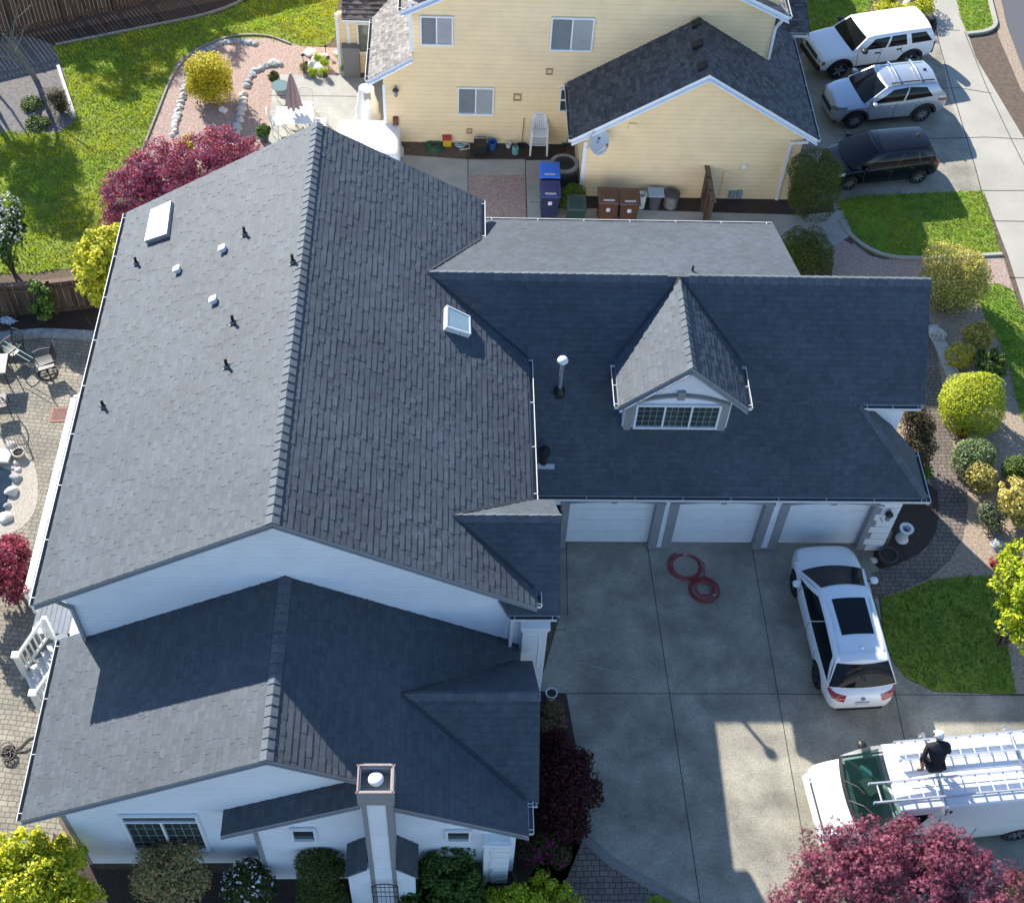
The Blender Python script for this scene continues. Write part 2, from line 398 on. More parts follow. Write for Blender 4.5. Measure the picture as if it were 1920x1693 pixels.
# cross gable over the entry (upper) and over the bay (lower)
def cross_gable(x0, x1, yr, zr, s, yf, ybk, seed, xb=None, xl=None):
    zf = zr - s*(yr-yf); zk = zr - s*(ybk-yr); xb = xb or x1-.05
    roof_part(GH, [[(x0+.0, yr, zr), (x1, yr, zr), (x1, yf, zf), (xl or xb-1.2, yf, zf)]], mats=RM, seed=seed, thick=.1)
    roof_part(GH, [[(x0+.0, yr, zr), (x1, yr, zr), (x1-.06, ybk, zk), (xb-1.2, ybk, zk)]], mats=RM, seed=seed+4, thick=.1)
    ridge_caps(GH, (x0+.02, yr, zr+.012), (x1+.01, yr, zr+.012), s, s, .12)
cross_gable(-.12, 2.43, 17.29, 6.38, .87, 15.56, 18.55, 71, 1.9, 1.22)
cross_gable(-1.25, 1.93, 13.68, 4.575, .85, 11.82, 15.28, 81, 1.7)
# lower front wing
LZ, LS, LY = 6.04, .5476, 11.45
def zl(x): return LZ - LS*abs(x-XR)
roof_part(GH, [[P3(-9.5, LY, zl), P3(XR, LY, zl), P3(XR, 15.93, zl), P3(-8.92, 15.93, zl), P3(-8.95, 16.02, zl), P3(-9.5, 16.02, zl)]], mats=RM, seed=91)
roof_part(GH, [[P3(XR, LY, zl), P3(-1.9, LY, zl), P3(-1.9, 15.93, zl), P3(XR, 15.93, zl)],
               [P3(-1.9, 11.02, zl), P3(1.68, 11.02, zl), P3(1.55, 15.93, zl), P3(-1.9, 15.93, zl)]], mats=RM, seed=95)
ridge_caps(GH, (XR, 15.9, LZ+.01), (XR, LY-.01, LZ+.01), LS, LS, .14)
SX0, SZ0 = -5.06, 3.17
def zs(x): return SZ0 + .53*(x-SX0)
roof_part(GH, [[(SX0, 11.0, zs(SX0)), (-1.75, 11.0, zs(-1.75)), (-1.75, 11.6, zs(-1.75)), (SX0, 11.6, zs(SX0))]], mats=RM, seed=99, thick=.09)
VAL = mat('valley_metal', (.022, .026, .034), .6)
for p, q in (((-1.15, 13.66, 4.61), (1.62, 11.86, 3.10)), ((-1.15, 13.70, 4.61), (1.55, 15.27, 3.14)), ((-.06, 17.26, 6.41), (1.82, 16.04, 5.32)), ((-.06, 17.32, 6.41), (1.86, 18.56, 5.31)), ((-.80, 24.72, 6.83), (1.86, 23.19, 5.30)), ((-.80, 24.78, 6.83), (.62, 26.92, 6.03)), ((DX-.02, 24.72, 6.80), (dl+.02, 23.2, 5.32)), ((DX+.02, 24.72, 6.80), (dr-.02, 23.2, 5.32))):
    MB().bar(p, q, .07, .02).build('valley_flashing', VAL, GH)
# ---- walls
def wall_y(name, pts, Y, mats=SIDING, course=.17, parent=None, seed=1, tile=(2.5, 4.5), th=.010, line=(.014, .86)):
    mb = MB(); courses(mb, [(x, Y, z) for x, z in pts], course, tile[0], tile[1], th, seed=seed, up=(0, -1, 0), dark=.015, tint=.0, thvar=.2, line=line)  # line: shade and dirt of the lap gap put into a darker edge strip
    mb.prism([(x, Y+.006, z) for x, z in pts], (0, .14, 0)); return mb.build(name, mats, parent or GH, fixn=False)
YW1, YW2, YW3 = 15.86, 11.6, 11.2
wall_y('wall', [(-8.9, 2.2), (1.42, 2.2), (1.42, zmain(1.42)-.13), (XR, ZR-.13), (-8.9, zmain(-8.9)-.13)], YW1, seed=2)
MB().box((-8.84, 22.0, 2.65), (.12, 12.1, 5.3)).box((1.36, 22.2, 2.5), (.12, 12, 5.0)).prism([(-8.8,28.2,0),(.5,28.2,0),(.5,28.2,zmain(.5)-.2),(XR,28.2,ZR-.2),(-8.8,28.2,zmain(-8.8)-.2)],(0,.1,0)).build('wall', WHITE, GH)
wall_y('wall', [(-8.67, 0), (1.3, 0), (1.3, zl(1.3)-.12), (XR, LZ-.12), (-8.67, zl(-8.67)-.12)], YW2, seed=3)
MB().box((-8.61, 13.7, 1.6), (.1, 4.2, 3.2)).build('wall', WHITE, GH)
bx0 = AY(484, 1590, YW3).x
wall_y('wall', [(bx0, 0), (1.42, 0), (1.42, zl(1.42)-.11), (-1.75, zs(-1.75)-.1), (bx0, zs(bx0)-.1)], YW3, seed=4)
MB().box((bx0+.03, 11.4, 1.45), (.07, .36, 2.9)).build('wall', WHITE, GH)
MB().box((bx0+.05, YW3-.025, 1.45), (.1, .03, 2.9)).build('corner_board', TRIM, GH); MB().box((-8.62, YW2-.025, 1.5), (.1, .03, 3.0)).build('corner_board', TRIM, GH)
mb = MB()      # barge boards under the rakes
for a, b in (((XL, YF+.03, zmain(XL)-.12), (XR, YF+.03, ZR-.12)), ((XR, YF+.03, ZR-.12), (XE, YF+.03, zmain(XE)-.12)),
             ((-9.5, LY+.03, zl(-9.5)-.12), (XR, LY+.03, LZ-.12)), ((XR, LY+.03, LZ-.12), (-2, LY+.03, zl(-2)-.12)),
             ((-1.6, 11.05, zl(-1.6)-.12), (1.68, 11.05, zl(1.68)-.12)), ((SX0, 11.03, zs(SX0)-.1), (-1.95, 11.03, zs(-1.95)-.1))):
    MB().bar(a, b, .03, .15, up=(0, 1, 0)).build('fascia', TRIM, GH)
# garage front
gp = [G(1058, 1016).x, G(1213, 1016).x, G(1254, 1018).x, G(1408, 1018).x, G(1452, 1019).x, G(1602, 1020).x]
YD, YW = 20.90, 20.72
xr_w = G(1648, 1030).x
mb = MB(); xs = [2.2, gp[0]-.0, gp[1], gp[2], gp[3], gp[4], gp[5], xr_w]
for k in (0, 2, 4, 6): mb.box(((xs[k]+xs[k+1])/2, 20.85, 1.25), (xs[k+1]-xs[k], .26, 2.5))
mb.box(((2.2+xr_w)/2, 20.86, 2.4), (xr_w-2.2, .24, .42)); mb.box((xr_w-.06, 22.9, 1.25), (.12, 4.0, 2.5)); mb.box((11.53, 22.62, 3.4), (1.3, .1, 2.1))
mb.prism([(12.2,22.7,0),(12.2,24.62,0),(12.2,24.62,6.45),(12.2,22.7,4.5)],(.08,0,0)); mb.box((4.9, 28.0, 2.6), (8.2, .1, 5.2)); mb.prism([(8.95,24.8,0),(8.95,28.0,0),(8.95,28.0,5.3),(8.95,24.8,6.5)],(.08,0,0)); mb.build('wall', SIDING, GH)
for k in range(3):
    a, b = gp[2*k], gp[2*k+1]; mb = MB(); zt = 2.16
    for r in range(4):
        z0, z1 = r*zt/4, (r+1)*zt/4
        mb.box(((a+b)/2, YD+.03, (z0+z1)/2), (b-a, .05, z1-z0-.012))
        for c in range(6):
            ww = (b-a-.14)/6; mb.box((a+.07+ww*(c+.5), YD+.002, (z0+z1)/2), (ww-.05, .006, z1-z0-.10))
    MB().box(((a+b)/2, YD+.08, zt/2), (b-a, .04, zt)).build('door_backing', WHITE, mb.build('garage_door', WHITE, GH, bevel=.006))
mb = MB()
for k in range(6):
    s = -1 if k % 2 == 0 else 1; x = gp[k]+s*.12; mb.box((x, YW-.02, 1.1), (.24, .06, 2.2)); mb.box((gp[k]+s*.012, YW+.09, 1.08), (.03, .2, 2.16))
for k in range(3):
    a, b = gp[2*k], gp[2*k+1]; n = 10
    q = [(a-.24+(b-a+.48)*i/n, YW-.02, 2.24+.12*(1-(2*i/n-1)**2)) for i in range(n+1)]
    for i in range(n): mb.bar(q[i], q[i+1], .06, .16, up=(0, 1, 0))
    mb.box(((a+b)/2, YW-.05, 2.36), (.16, .08, .22))
mb.build('door_trim', TRIM, GH)
mb = MB()
for k in range(8):
    wq = .62 if k % 2 else .5
    mb.box((xr_w-wq/2+.05, YW-.03, .16+k*.3), (wq, .1, .27))
mb.build('quoin', WHITE, GH, bevel=.012)
# entry bay below the upper cross gable
mb = MB(); ex0, ex1 = AY(957, 1170, 15.7).x, AY(1030, 1165, 15.7).x
mb.box(((ex0+ex1)/2, 17.2, 2.4), (ex1-ex0, 2.8, 4.8)); mb.build('wall', WHITE, GH)
mb = MB(); p0, p1 = AY(981, 1175, 15.6).x, AY(1027, 1175, 15.6).x; pc = (p0+p1)/2; pw = p1-p0
mb.box((pc, 15.72, 2.1), (pw, .26, 4.2)); mb.box((pc, 15.68, 4.3), (pw+.12, .36, .12)); mb.box((pc, 15.69, 4.17), (pw+.05, .3, .09)); mb.box((pc-.02, 15.70, 1.35), (pw+.04, .27, .08))
mb.box((pc+pw*.22, 15.585, 3.1), (.03, .02, 1.6)); mb.box((pc, 15.585, 3.93), (pw*.6, .02, .03))
mb.build('entry_column', WHITE, GH, bevel=.01)
# corner pier at the front right
q0, q1 = AY(908, 1572, 11.0).x, AY(957, 1574, 11.0).x
mb = MB(); mb.box(((q0+q1)/2, 11.15, 1.4), (q1-q0, .36, 2.8)); mb.box((q0+.06, 10.95, 1.4), (.1, .06, 2.8))
for k in range(8): mb.box((q1-.2+.02*(k % 2), 10.955, .2+k*.33), (.42-.04*(k % 2), .07, .29))
mb.box(((q0+q1)/2, 10.95, 2.72), (q1-q0+.06, .1, .12)); mb.build('corner_pier', WHITE, GH, bevel=.01)
# windows of the front wing
def wy_px(parent, tl, br, Y, **k):
    a, b = AY(*tl, Y), AY(*br, Y); return a.x, b.x, b.z, a.z
a, b, c = AY(222, 1524, YW2), AY(371, 1526, YW2), AY(318, 1588, YW2)
window_y(GH, a.x, b.x, c.z, a.z, YW2-.012, 2, (4, 4), transom=.36)
for tl, tr, bt in (((543, 1549), (592, 1550), (567, 1571)), ((835, 1552), (884, 1553), (860, 1571))):
    a, b, c = AY(*tl, YW3), AY(*tr, YW3), AY(*bt, YW3)
    window_y(GH, a.x, b.x, c.z, a.z, YW3-.012, 1)
# chimney
CH = thing('chimney', None, None); CH.parent = GH
cf = 10.40; z1 = AY(703, 1510, cf).z; z2 = AY(703, 1488, cf).z; yb_ = G(703, 1433, z2).y
sx0, sx1 = AY(678, 1515, cf+.06).x, AY(733, 1515, cf+.06).x
wall_y('shaft', [(sx0+.09, 0), (sx1-.09, 0), (sx1-.09, z1), (sx0+.09, z1)], cf+.08, parent=CH, course=.15, seed=8)
mb = MB(); mb.box(((sx0+sx1)/2, cf+.5, z1/2), (sx1-sx0-.02, .78, z1)); mb.box((sx0+.05, cf+.08, z1/2), (.1, .06, z1)); mb.box((sx1-.05, cf+.08, z1/2), (.1, .06, z1)); mb.build('shaft_trim', TRIM, CH)
mx0, mx1 = AY(668, 1490, cf).x, AY(738, 1490, cf).x; ym = (cf+yb_)/2; dp = yb_-cf; xm = (mx0+mx1)/2; wm = mx1-mx0
mb = MB(); tk = .07
mb.box((xm, cf+tk/2, (z1+z2)/2), (wm, tk, z2-z1)); mb.box((xm, yb_-tk/2, (z1+z2)/2), (wm, tk, z2-z1))
mb.box((mx0+tk/2, ym, (z1+z2)/2), (tk, dp-2*tk, z2-z1)); mb.box((mx1-tk/2, ym, (z1+z2)/2), (tk, dp-2*tk, z2-z1)); mb.box((xm, ym, z2-.3), (wm-2*tk, dp-2*tk, .04))
cap = mb.build('chimney_top', TRIM, CH, bevel=.012)
COPP = mat('copper_edge', (.34, .24, .21), .55, .2, 8)
mb = MB()
for c, d in (((xm, cf+.02, z2+.012), (wm+.03, .03, .03)), ((xm, yb_-.02, z2+.012), (wm+.03, .03, .03)), ((mx0+.02, ym, z2+.012), (.03, dp, .03)), ((mx1-.02, ym, z2+.012), (.03, dp, .03))): mb.box(c, d)
mb.build('rim', COPP, CH)
MB().lathe([(0, z1+.04), (.1, z1+.04), (.1, z2-.13), (.0, z2-.13)], (xm, ym+.05, 0), 20).build('flue', FLASH, CH, smooth=30)
MB().lathe([(.13, z2-.14), (.155, z2-.11), (.14, z2-.07), (.08, z2-.045), (0, z2-.04)], (xm, ym+.05, 0), 24).build('flue_cap', WHITE, CH, smooth=50)
li, lo = AY(688, 1628, cf+.04), AY(647, 1643, cf+.04); ri, ro = AY(741, 1627, cf+.04), AY(783, 1644, cf+.04)
for a, b, sd in ((li, lo, 5), (ri, ro, 6)):
    P = [(b.x, cf+.02, b.z), (a.x, cf+.02, a.z), (a.x, 11.22, a.z), (b.x, 11.22, b.z)]
    roof_part(CH, [P], 'shoulder_roof', RM, thick=.06, seed=sd)
wall_y('base', [(lo.x+.06, -.1), (ro.x-.06, -.1), (ro.x-.06, lo.z-.06), (ri.x, ri.z-.06), (li.x, li.z-.06), (lo.x+.06, lo.z-.06)], cf+.07, parent=CH, course=.15, seed=9)
MB().box(((lo.x+ro.x)/2, 10.85, lo.z/2-.06), (ro.x-lo.x-.14, .7, lo.z)).build('base_side', TRIM, CH)
# gutters and downspouts
gutter(GH, (XL, YF+.02, zmain(XL)-.02), (XL, YB-.02, zmain(XL)-.02), (-1, 0, 0), 1.45)
gutter(GH, (XE, 18.6, zmain(XE)-.02), (XE, 23.3, zmain(XE)-.02), (1, 0, 0), 1.2); gutter(GH, (XE, YF+.05, zmain(XE)-.02), (XE, 16.1, zmain(XE)-.02), (1, 0, 0), .5)
gutter(GH, (XB, 26.95, zmain(XB)-.02), (XB, YB-.02, zmain(XB)-.02), (1, 0, 0), 1.2)
gutter(GH, (2.05, GY, GZ-.02), (12.80, GY, GZ-.02), (0, -1, 0), 1.3); gutter(GH, (12.79, GY-.1, GZ-.02), (12.79, 22.25, GZ-.02), (1, 0, 0), .9)
gutter(GH, (10.95, HY-.01, 4.42), (12.5, HY-.01, 4.42), (0, -1, 0), .6); gutter(GH, (.8, 28.3, zb(28.3)-.02), (9.1, 28.3, zb(28.3)-.02), (0, 1, 0), 1.3)
gutter(GH, (-9.5, LY+.02, zl(-9.5)-.02), (-9.5, 16.0, zl(-9.5)-.02), (-1, 0, 0), 1.3); gutter(GH, (1.68, 11.1, zl(1.68)-.02), (1.68, 11.85, zl(1.68)-.02), (1, 0, 0), .6)
gutter(GH, (1.28, 15.56, 4.86), (2.36, 15.56, 4.86), (0, -1, 0), .6)
gutter(GH, (1.55, 11.83, 3.0), (1.9, 11.83, 3.0), (0, -1, 0), .5)
downspout(GH, [(-9.4, 15.9, 5.1), (-8.78, 15.78, 4.75), (-8.78, 15.76, 3.3)], TRIM); downspout(GH, [(ex0+.04, 15.6, 4.8), (ex0+.02, 15.62, 3.35)])
# skylights
def skylight(px, p0, n, hgt, gl, label, fr):
    n = Vector(n).normalized(); c = [AP(*q, p0, n)+n*hgt for q in px]; r = thing('skylight', label, None); r.parent = GH; r['label'] = label
    cen = sum(c, Vector())/4; mb = MB(); b = [q-n*(hgt+.03) for q in c]; i_ = [q.lerp(cen, .12) for q in c]
    for k in range(4):
        j = (k+1) % 4; mb.face([b[k], b[j], c[j], c[k]]); mb.face([c[k], c[j], i_[j], i_[k]]); mb.face([i_[k], i_[j], i_[j]-n*.03, i_[k]-n*.03])
    mb.build('skylight_frame', fr, r); m2 = MB(); m2.face([q-n*.012 for q in i_]); m2.build('pane', gl, r)
    return r
nL, nR, pR = (-MS, 0, 1), (MS, 0, 1), (XR, YF, ZR)
DOME = mat('skylight_dome', (.66, .71, .76), .08, .0, 1, spec=.8); SKYG = mat('skylight_glass', (.26, .36, .38), .05, .1, 2, spec=1.0)
skylight([(289, 400), (327, 383), (319, 445), (277, 459)], pR, nL, .15, DOME, 'long white domed skylight', FLASH)
skylight([(832, 579), (876, 600), (877, 634), (831, 620)], pR, nR, .17, SKYG, 'small square glass skylight', GUT)
# vent pipes, turbine caps, tall mushroom vent
BOOT = mat('lead_boot', (.16, .17, .18), .6, .2, 8)
def vent_pipe(base, n):
    p = AP(*base, pR, n); r = thing('vent_pipe', None, None, p); r.parent = GH
    MB().tube([(0, 0, -.05), (0, 0, .30)], .038, 12).build('pipe', BLACK, r, smooth=40)
    nn = Vector(n).normalized(); u = nn.cross(Vector((0, 1, 0))).normalized(); v = Vector((0, 1, 0)); mb = MB()
    mb.face([u*(.09*sx)+v*(.09*sy)+nn*.03 for sx, sy in ((-1, -1), (1, -1), (1, 1), (-1, 1))]); mb.lathe([(.09, .0), (.055, .07)], (0, 0, .03), 12); mb.build('boot', BOOT, r)
for q in ((459, 441), (549, 493), (437, 606), (425, 688), (256, 496), (194, 764)): vent_pipe(q, nL)
def cap_vent(base):
    p = AP(*base, pR, nL); r = thing('roof_vent', None, None, p); r.parent = GH
    M = Vector((0, 0, 1)).rotation_difference(Vector(nL).normalized()).to_matrix()
    MB().box(M @ Vector((0, 0, .06)), (.15, .15, .1), M).build('vent_base', WHITE, r)
    MB().box(M @ Vector((0, 0, .12)), (.22, .21, .06), M).build('vent_hood', WHITE, r, bevel=.03)
for q in ((421, 470), (336, 509), (404, 566)): cap_vent(q)
p = AP(1049, 736, (7, GY, GZ), (0, -1, 1)); r = thing('mushroom_vent', None, None, p); r.parent = GH; hh = 1.25
MB().tube([(0, 0, -.05), (0, 0, hh)], .05, 12).build('pipe', FLASH, r, smooth=40)
MB().lathe([(0, hh-.02), (.12, hh-.03), (.145, hh+.02), (.12, hh+.08), (.05, hh+.12), (0, hh+.125)], n=20).build('vent_hood', WHITE, r, smooth=50)
MB().lathe([(.15, -.1), (.15, .08), (.05, .2)], n=16).build('boot', BLACK, r, smooth=40)
p = AP(1019, 866, (7, GY, GZ), (0, -1, 1)); r = thing('vent_pipe', None, None, p); r.parent = GH
MB().tube([(0, 0, -.05), (0, 0, .42)], .1, 14).build('pipe', BLACK, r, smooth=40); MB().lathe([(.16, .4), (.16, .5), (.0, .55)], n=14).build('vent_hood', BLACK, r, smooth=40)
M45 = Matrix.Rotation(math.radians(45), 3, 'X'); MB().box((.02, -.1, -.07), (.55, .14, .012), M45).build('flashing', FLASH, r)
p = Vector((6.25, 25.1, zb(25.1))); r = thing('vent_pipe', None, None, p); r.parent = GH; MB().tube([(0, 0, 0), (0, 0, .2)], .03, 10).build('pipe', BLACK, r)
# wall lamps and house number
def wall_lamp(parent, p, m=BLACK):
    r = thing('wall_lamp', None, None, p); r.parent = parent
    MB().box((0, .06, 0), (.12, .03, .2)).tube([(0, .05, .05), (0, -.08, .14), (0, -.12, .08)], .015, 6).build('bracket', m, r)
    MB().lathe([(.0, .1), (.06, .08), (.12, 0), (.1, -.02)], (0, -.12, 0), 12).build('lamp_hood', m, r); MB().lathe([(.05, -.24), (.07, -.22), (.07, -.2), (0, -.26)], (0, -.12, 0), 12).build('lamp_base', m, r)
    MB().lathe([(.07, -.2), (.085, -.02)], (0, -.12, 0), 8).build('lamp_glass', GLASSB, r)
wall_lamp(GH, AY(1666, 958, 20.64)); wall_lamp(GH, AY(1047, 955, 20.64))
pn = AY(1652, 973, 20.66); MB().box((pn.x, 20.655, pn.z), (.22, .025, .34)).build('number_plaque', WHITE, GH, bevel=.006)
def text(body, loc, rot, size, m, parent, name='lettering', ext=.003):
    c = bpy.data.curves.new(name, 'FONT'); c.body = body; c.size = size; c.extrude = ext; c.align_x = 'CENTER'; c.align_y = 'CENTER'; c.resolution_u = 2
    o = bpy.data.objects.new(name, c); COL.objects.link(o); o.location = loc; o.rotation_euler = rot
    bpy.context.view_layer.update(); dg = bpy.context.evaluated_depsgraph_get(); me = bpy.data.meshes.new_from_object(o.evaluated_get(dg))
    bpy.data.objects.remove(o); o = bpy.data.objects.new(name, me); COL.objects.link(o); o.location = loc; o.rotation_euler = rot; me.materials.clear(); me.materials.append(m)
    if parent: o.parent = parent
    return o
for k, ch in enumerate('425'): text(ch, (pn.x-.05+.05*k, 20.640, pn.z+.08-.08*k), (math.pi/2, 0, 0), .13, BLACK, GH, 'house_number')
# ================================================================ GROUND
SOIL = mat('garden_soil', (.075, .052, .038), .95, scale=5, col2=(.15, .11, .078), bump=.6, bscale=35)
BARK = mat('dark_bark_mulch', (.030, .021, .017), .95, scale=18, col2=(.078, .055, .043), bump=.9, bscale=45)
BARKR = mat('red_bark_mulch', (.21, .14, .115), .95, scale=14, col2=(.52, .39, .33), bump=.9, bscale=40)
TAN = mat('tan_bark', (.19, .14, .10), .95, scale=12, col2=(.46, .36, .265), bump=.9, bscale=38)
CONC = mat('driveway_concrete', (.215, .20, .16), .85, scale=26, col2=(.43, .40, .32), stain=(.9, .42), bump=.4, bscale=90)
CONC2 = mat('sidewalk_concrete', (.34, .318, .27), .85, scale=30, col2=(.43, .405, .345), stain=(.5, .15), bump=.2, bscale=120)
PATIOC = mat('patio_concrete', (.33, .325, .29), .85, scale=25, col2=(.43, .42, .375), stain=(.9, .2), bump=.2, bscale=120)
ASPH = mat('asphalt', (.10, .10, .108), .9, .3, 40, .4, 90)
LAWN = mat('lawn_soil', (.13, .18, .02), .95, scale=3, col2=(.22, .28, .03), bump=.6, bscale=25)
PEB = mat('pebble_ground', (.25, .22, .18), .9, scale=22, col2=(.55, .50, .42), bump=.9, bscale=40)
PAVL = paver_mat('patio_pavers', (.235, .215, .18), (.31, .28, .23), (.12, .11, .09), row=.14, rot=.12)
PAVD = paver_mat('path_pavers', (.16, .135, .12), (.21, .175, .15), (.05, .045, .04), row=.14, rot=.0)
def px(poly, z=0.0): return [G(x, y, z) for x, y in poly]
def smooth_closed(pts, it=2):
    for _ in range(it):
        q = []
        for i in range(len(pts)):
            a, b = Vector(pts[i]), Vector(pts[(i+1) % len(pts)]); q += [a.lerp(b, .25), a.lerp(b, .75)]
        pts = q
    return pts
def sheet(name, poly, z, m, edge=0, rough=0.0, kind='structure'):
    pts = [Vector((p[0], p[1], z)) for p in px(poly)]
    if edge: pts = smooth_closed(pts, edge)
    bm = bmesh.new(); vs = [bm.verts.new(p) for p in pts]; f = bm.faces.new(vs)
    if f.normal.z < 0: bmesh.ops.reverse_faces(bm, faces=[f])
    bmesh.ops.triangulate(bm, faces=bm.faces); 
    for f in bm.faces:
        f.normal_update()
        if f.normal.z < 0: f.normal_flip()
    me = bpy.data.meshes.new(name); bm.to_mesh(me); bm.free(); me.materials.append(m)
    o = bpy.data.objects.new(name, me); COL.objects.link(o); o['kind'] = kind; return o
MB().grid([[(-260+520*i/8, -200+520*j/8, 0) for j in range(9)] for i in range(9)]).build('ground', SOIL)['kind'] = 'structure'
Z = .004
DRV = [(1050, 1005), (1048, 1160), (1008, 1300), (1062, 1302), (1078, 1400), (1096, 1560), (1150, 1612), (1250, 1672), (1340, 1730), (1900, 1730), (1890, 1640), (2300, 1580), (2300, 1300), (1920, 1304), (1750, 1296), (1700, 1272), (1672, 1238), (1655, 1190), (1646, 1112), (1640, 1005)]
drv = sheet('driveway', DRV, 2*Z, CONC)
def strips(name, parent, segs, w, z, m):
    mb = MB()
    for s in segs:
        p = [G(*q) for q in s]
        for a, b in zip(p, p[1:]):
            d = (b-a).normalized(); n = Vector((-d.y, d.x, 0))*w/2; mb.face([Vector((q.x, q.y, z)) for q in (a-n, b-n, b+n, a+n)])
    return mb.build(name, m, parent)
JT = mat('joint_gap', (.035, .033, .03), .95)
strips('joint', drv, [[(1214, 1026), (1252, 1280), (1313, 1693), (1318, 1725)], [(1410, 1030), (1457, 1295), (1508, 1584), (1525, 1700)], [(1671, 1265), (1690, 1360), (1720, 1500), (1750, 1700)], [(1062, 1300), (1459, 1301), (1920, 1304), (2200, 1306)], [(1062, 1018), (1064, 1155)], [(1025, 1180), (1062, 1181)]], .019, 3*Z, JT)
sheet('driveway_edging', [(1096, 1558), (1150, 1606), (1250, 1664), (1345, 1722), (1325, 1728), (1240, 1680), (1140, 1622), (1085, 1572)], 3*Z, mat('edging_concrete', (.22, .21, .19), .9, .25, 20))
sheet('paver_area', [(1085, 1572), (1140, 1622), (1238, 1678), (1330, 1730), (1330, 1800), (900, 1800), (1020, 1600)], 2*Z, PAVD)
sheet('driveway_scratch', [(1120, 1112), (1280, 1153), (1280, 1154), (1120, 1113)], 3.2*Z, mat('pale_scratch', (.36, .36, .33), .9)).parent = drv
sheet('driveway_scratch', [(1086, 1241), (1252, 1286), (1252, 1287), (1086, 1242)], 3.2*Z, MATS['pale_scratch']).parent = drv
# left patio
sheet('paver_patio', [(-160, 585), (192, 585), (185, 640), (150, 745), (75, 1110), (130, 1210), (110, 1540), (170, 1640), (60, 1700), (-160, 1700)], Z, PAVL)
sheet('planting_bed', [(-160, 560), (200, 560), (188, 632), (60, 625), (20, 618), (-160, 640)], 2*Z, BARK)
# front beds
sheet('planting_bed', [(100, 1560), (170, 1628), (500, 1640), (930, 1650), (1000, 1560), (1095, 1560), (1090, 1580), (1000, 1800), (80, 1800)], 2*Z, BARK)
sheet('planting_bed', [(1005, 1295), (1062, 1300), (1080, 1400), (1096, 1565), (1000, 1610), (980, 1420)], 2.5*Z, BARK)
# right side
sheet('garden_bed', [(1600, 455), (1640, 487), (1880, 478), (1905, 560), (1960, 700), (1990, 1100), (1990, 1300), (1900, 1300), (1850, 1120), (1640, 1118), (1640, 1000), (1560, 560)], Z, TAN)
sheet('gravel_bed', [(1560, 440), (1590, 455), (1640, 487), (1700, 486), (1870, 479), (1886, 500), (1900, 548), (1850, 535), (1780, 540), (1745, 545), (1560, 545)], 2*Z, BARKR, 1)
sheet('planting_bed', [(1640, 1010), (1690, 930), (1757, 900), (1762, 985), (1735, 1032), (1690, 1056), (1636, 1072)], 2.5*Z, BARK, 1)
sheet('garden_path', [(1742, 600), (1757, 660), (1772, 760), (1788, 840), (1811, 895), (1815, 955), (1805, 1010), (1780, 1052), (1740, 1086), (1690, 1107), (1644, 1122), (1630, 1122), (1634, 1074), (1690, 1056), (1735, 1032), (1758, 985), (1752, 930), (1730, 860), (1700, 760), (1700, 600)], 2.2*Z, PAVD, 0)
sheet('lawn', [(1831, 557), (1845, 538), (1868, 531), (1898, 546), (1925, 600), (2010, 830), (2030, 1000), (1950, 860), (1922, 800), (1905, 745), (1893, 690), (1872, 640), (1850, 600)], 2.2*Z, LAWN)
LAWNS = {'right': [(1831, 557), (1845, 538), (1868, 531), (1898, 546), (1925, 600), (2010, 830), (1950, 860), (1922, 800), (1905, 745), (1893, 690), (1872, 640), (1850, 600)],
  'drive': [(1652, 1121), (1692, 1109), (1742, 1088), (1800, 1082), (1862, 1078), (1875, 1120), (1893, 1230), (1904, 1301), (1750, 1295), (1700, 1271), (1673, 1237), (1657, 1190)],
  'corner': [(1870, 1700), (1890, 1640), (2000, 1620), (2000, 1730), (1870, 1730)],
  'bottom': [(1185, 1735), (1215, 1683), (1245, 1675), (1300, 1693), (1330, 1735)],
  'front': [(1573, 378), (1600, 368), (1842, 358), (1876, 474), (1800, 480), (1680, 484), (1640, 478), (1600, 448), (1580, 415)],
  'verge': [(1788, -30), (1845, -30), (1862, 40), (1855, 55), (1812, 62), (1800, 30)],
  'north': [(1505, -40), (1660, -60), (1625, 25), (1622, 40), (1535, 70), (1520, 60)],
  'back': [(-40, 245), (110, 250), (140, 228), (118, 130), (100, 88), (240, 60), (420, 25), (480, -30), (640, -60), (628, 70), (610, 88), (560, 86), (500, 72), (430, 72), (370, 88), (330, 118), (308, 170), (296, 215), (275, 270), (262, 292), (215, 330), (200, 400), (160, 500), (60, 512), (-60, 515)]}
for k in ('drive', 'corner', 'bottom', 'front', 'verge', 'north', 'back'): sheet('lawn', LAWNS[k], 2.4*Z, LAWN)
# neighbour's drive, pavement, street
nd = sheet('neighbour_driveway', [(1470, 130), (1535, 72), (1640, 40), (1760, 30), (1880, 280), (1870, 365), (1600, 372), (1560, 400), (1480, 300)], 1.6*Z, CONC)
sheet('pavement', [(1735, -40), (1780, -40), (1830, 110), (1920, 260), (1990, 400), (2060, 700), (1990, 800), (1925, 590), (1890, 480), (1842, 355), (1780, 180), (1757, 60)], 2.2*Z, CONC2)
strips('joint', nd, [[(1745, 57), (1800, 58)], [(1590, 172), (1690, 168), (1800, 166), (1860, 176)], [(1620, 270), (1742, 261), (1850, 258), (1925, 262)], [(1842, 358), (1925, 358)], [(1755, 60), (1785, 170), (1830, 320), (1850, 400)], [(1808, 60), (1850, 165), (1895, 260), (1935, 340)], [(1860, 415), (1940, 416)], [(1892, 521), (1960, 522)]], .03, 3.4*Z, JT)
sheet('road', [(1850, -60), (1985, -120), (2400, 200), (2400, 700), (2050, 380), (1925, 175), (1880, 60)], 1.2*Z, ASPH)
kb = MB()
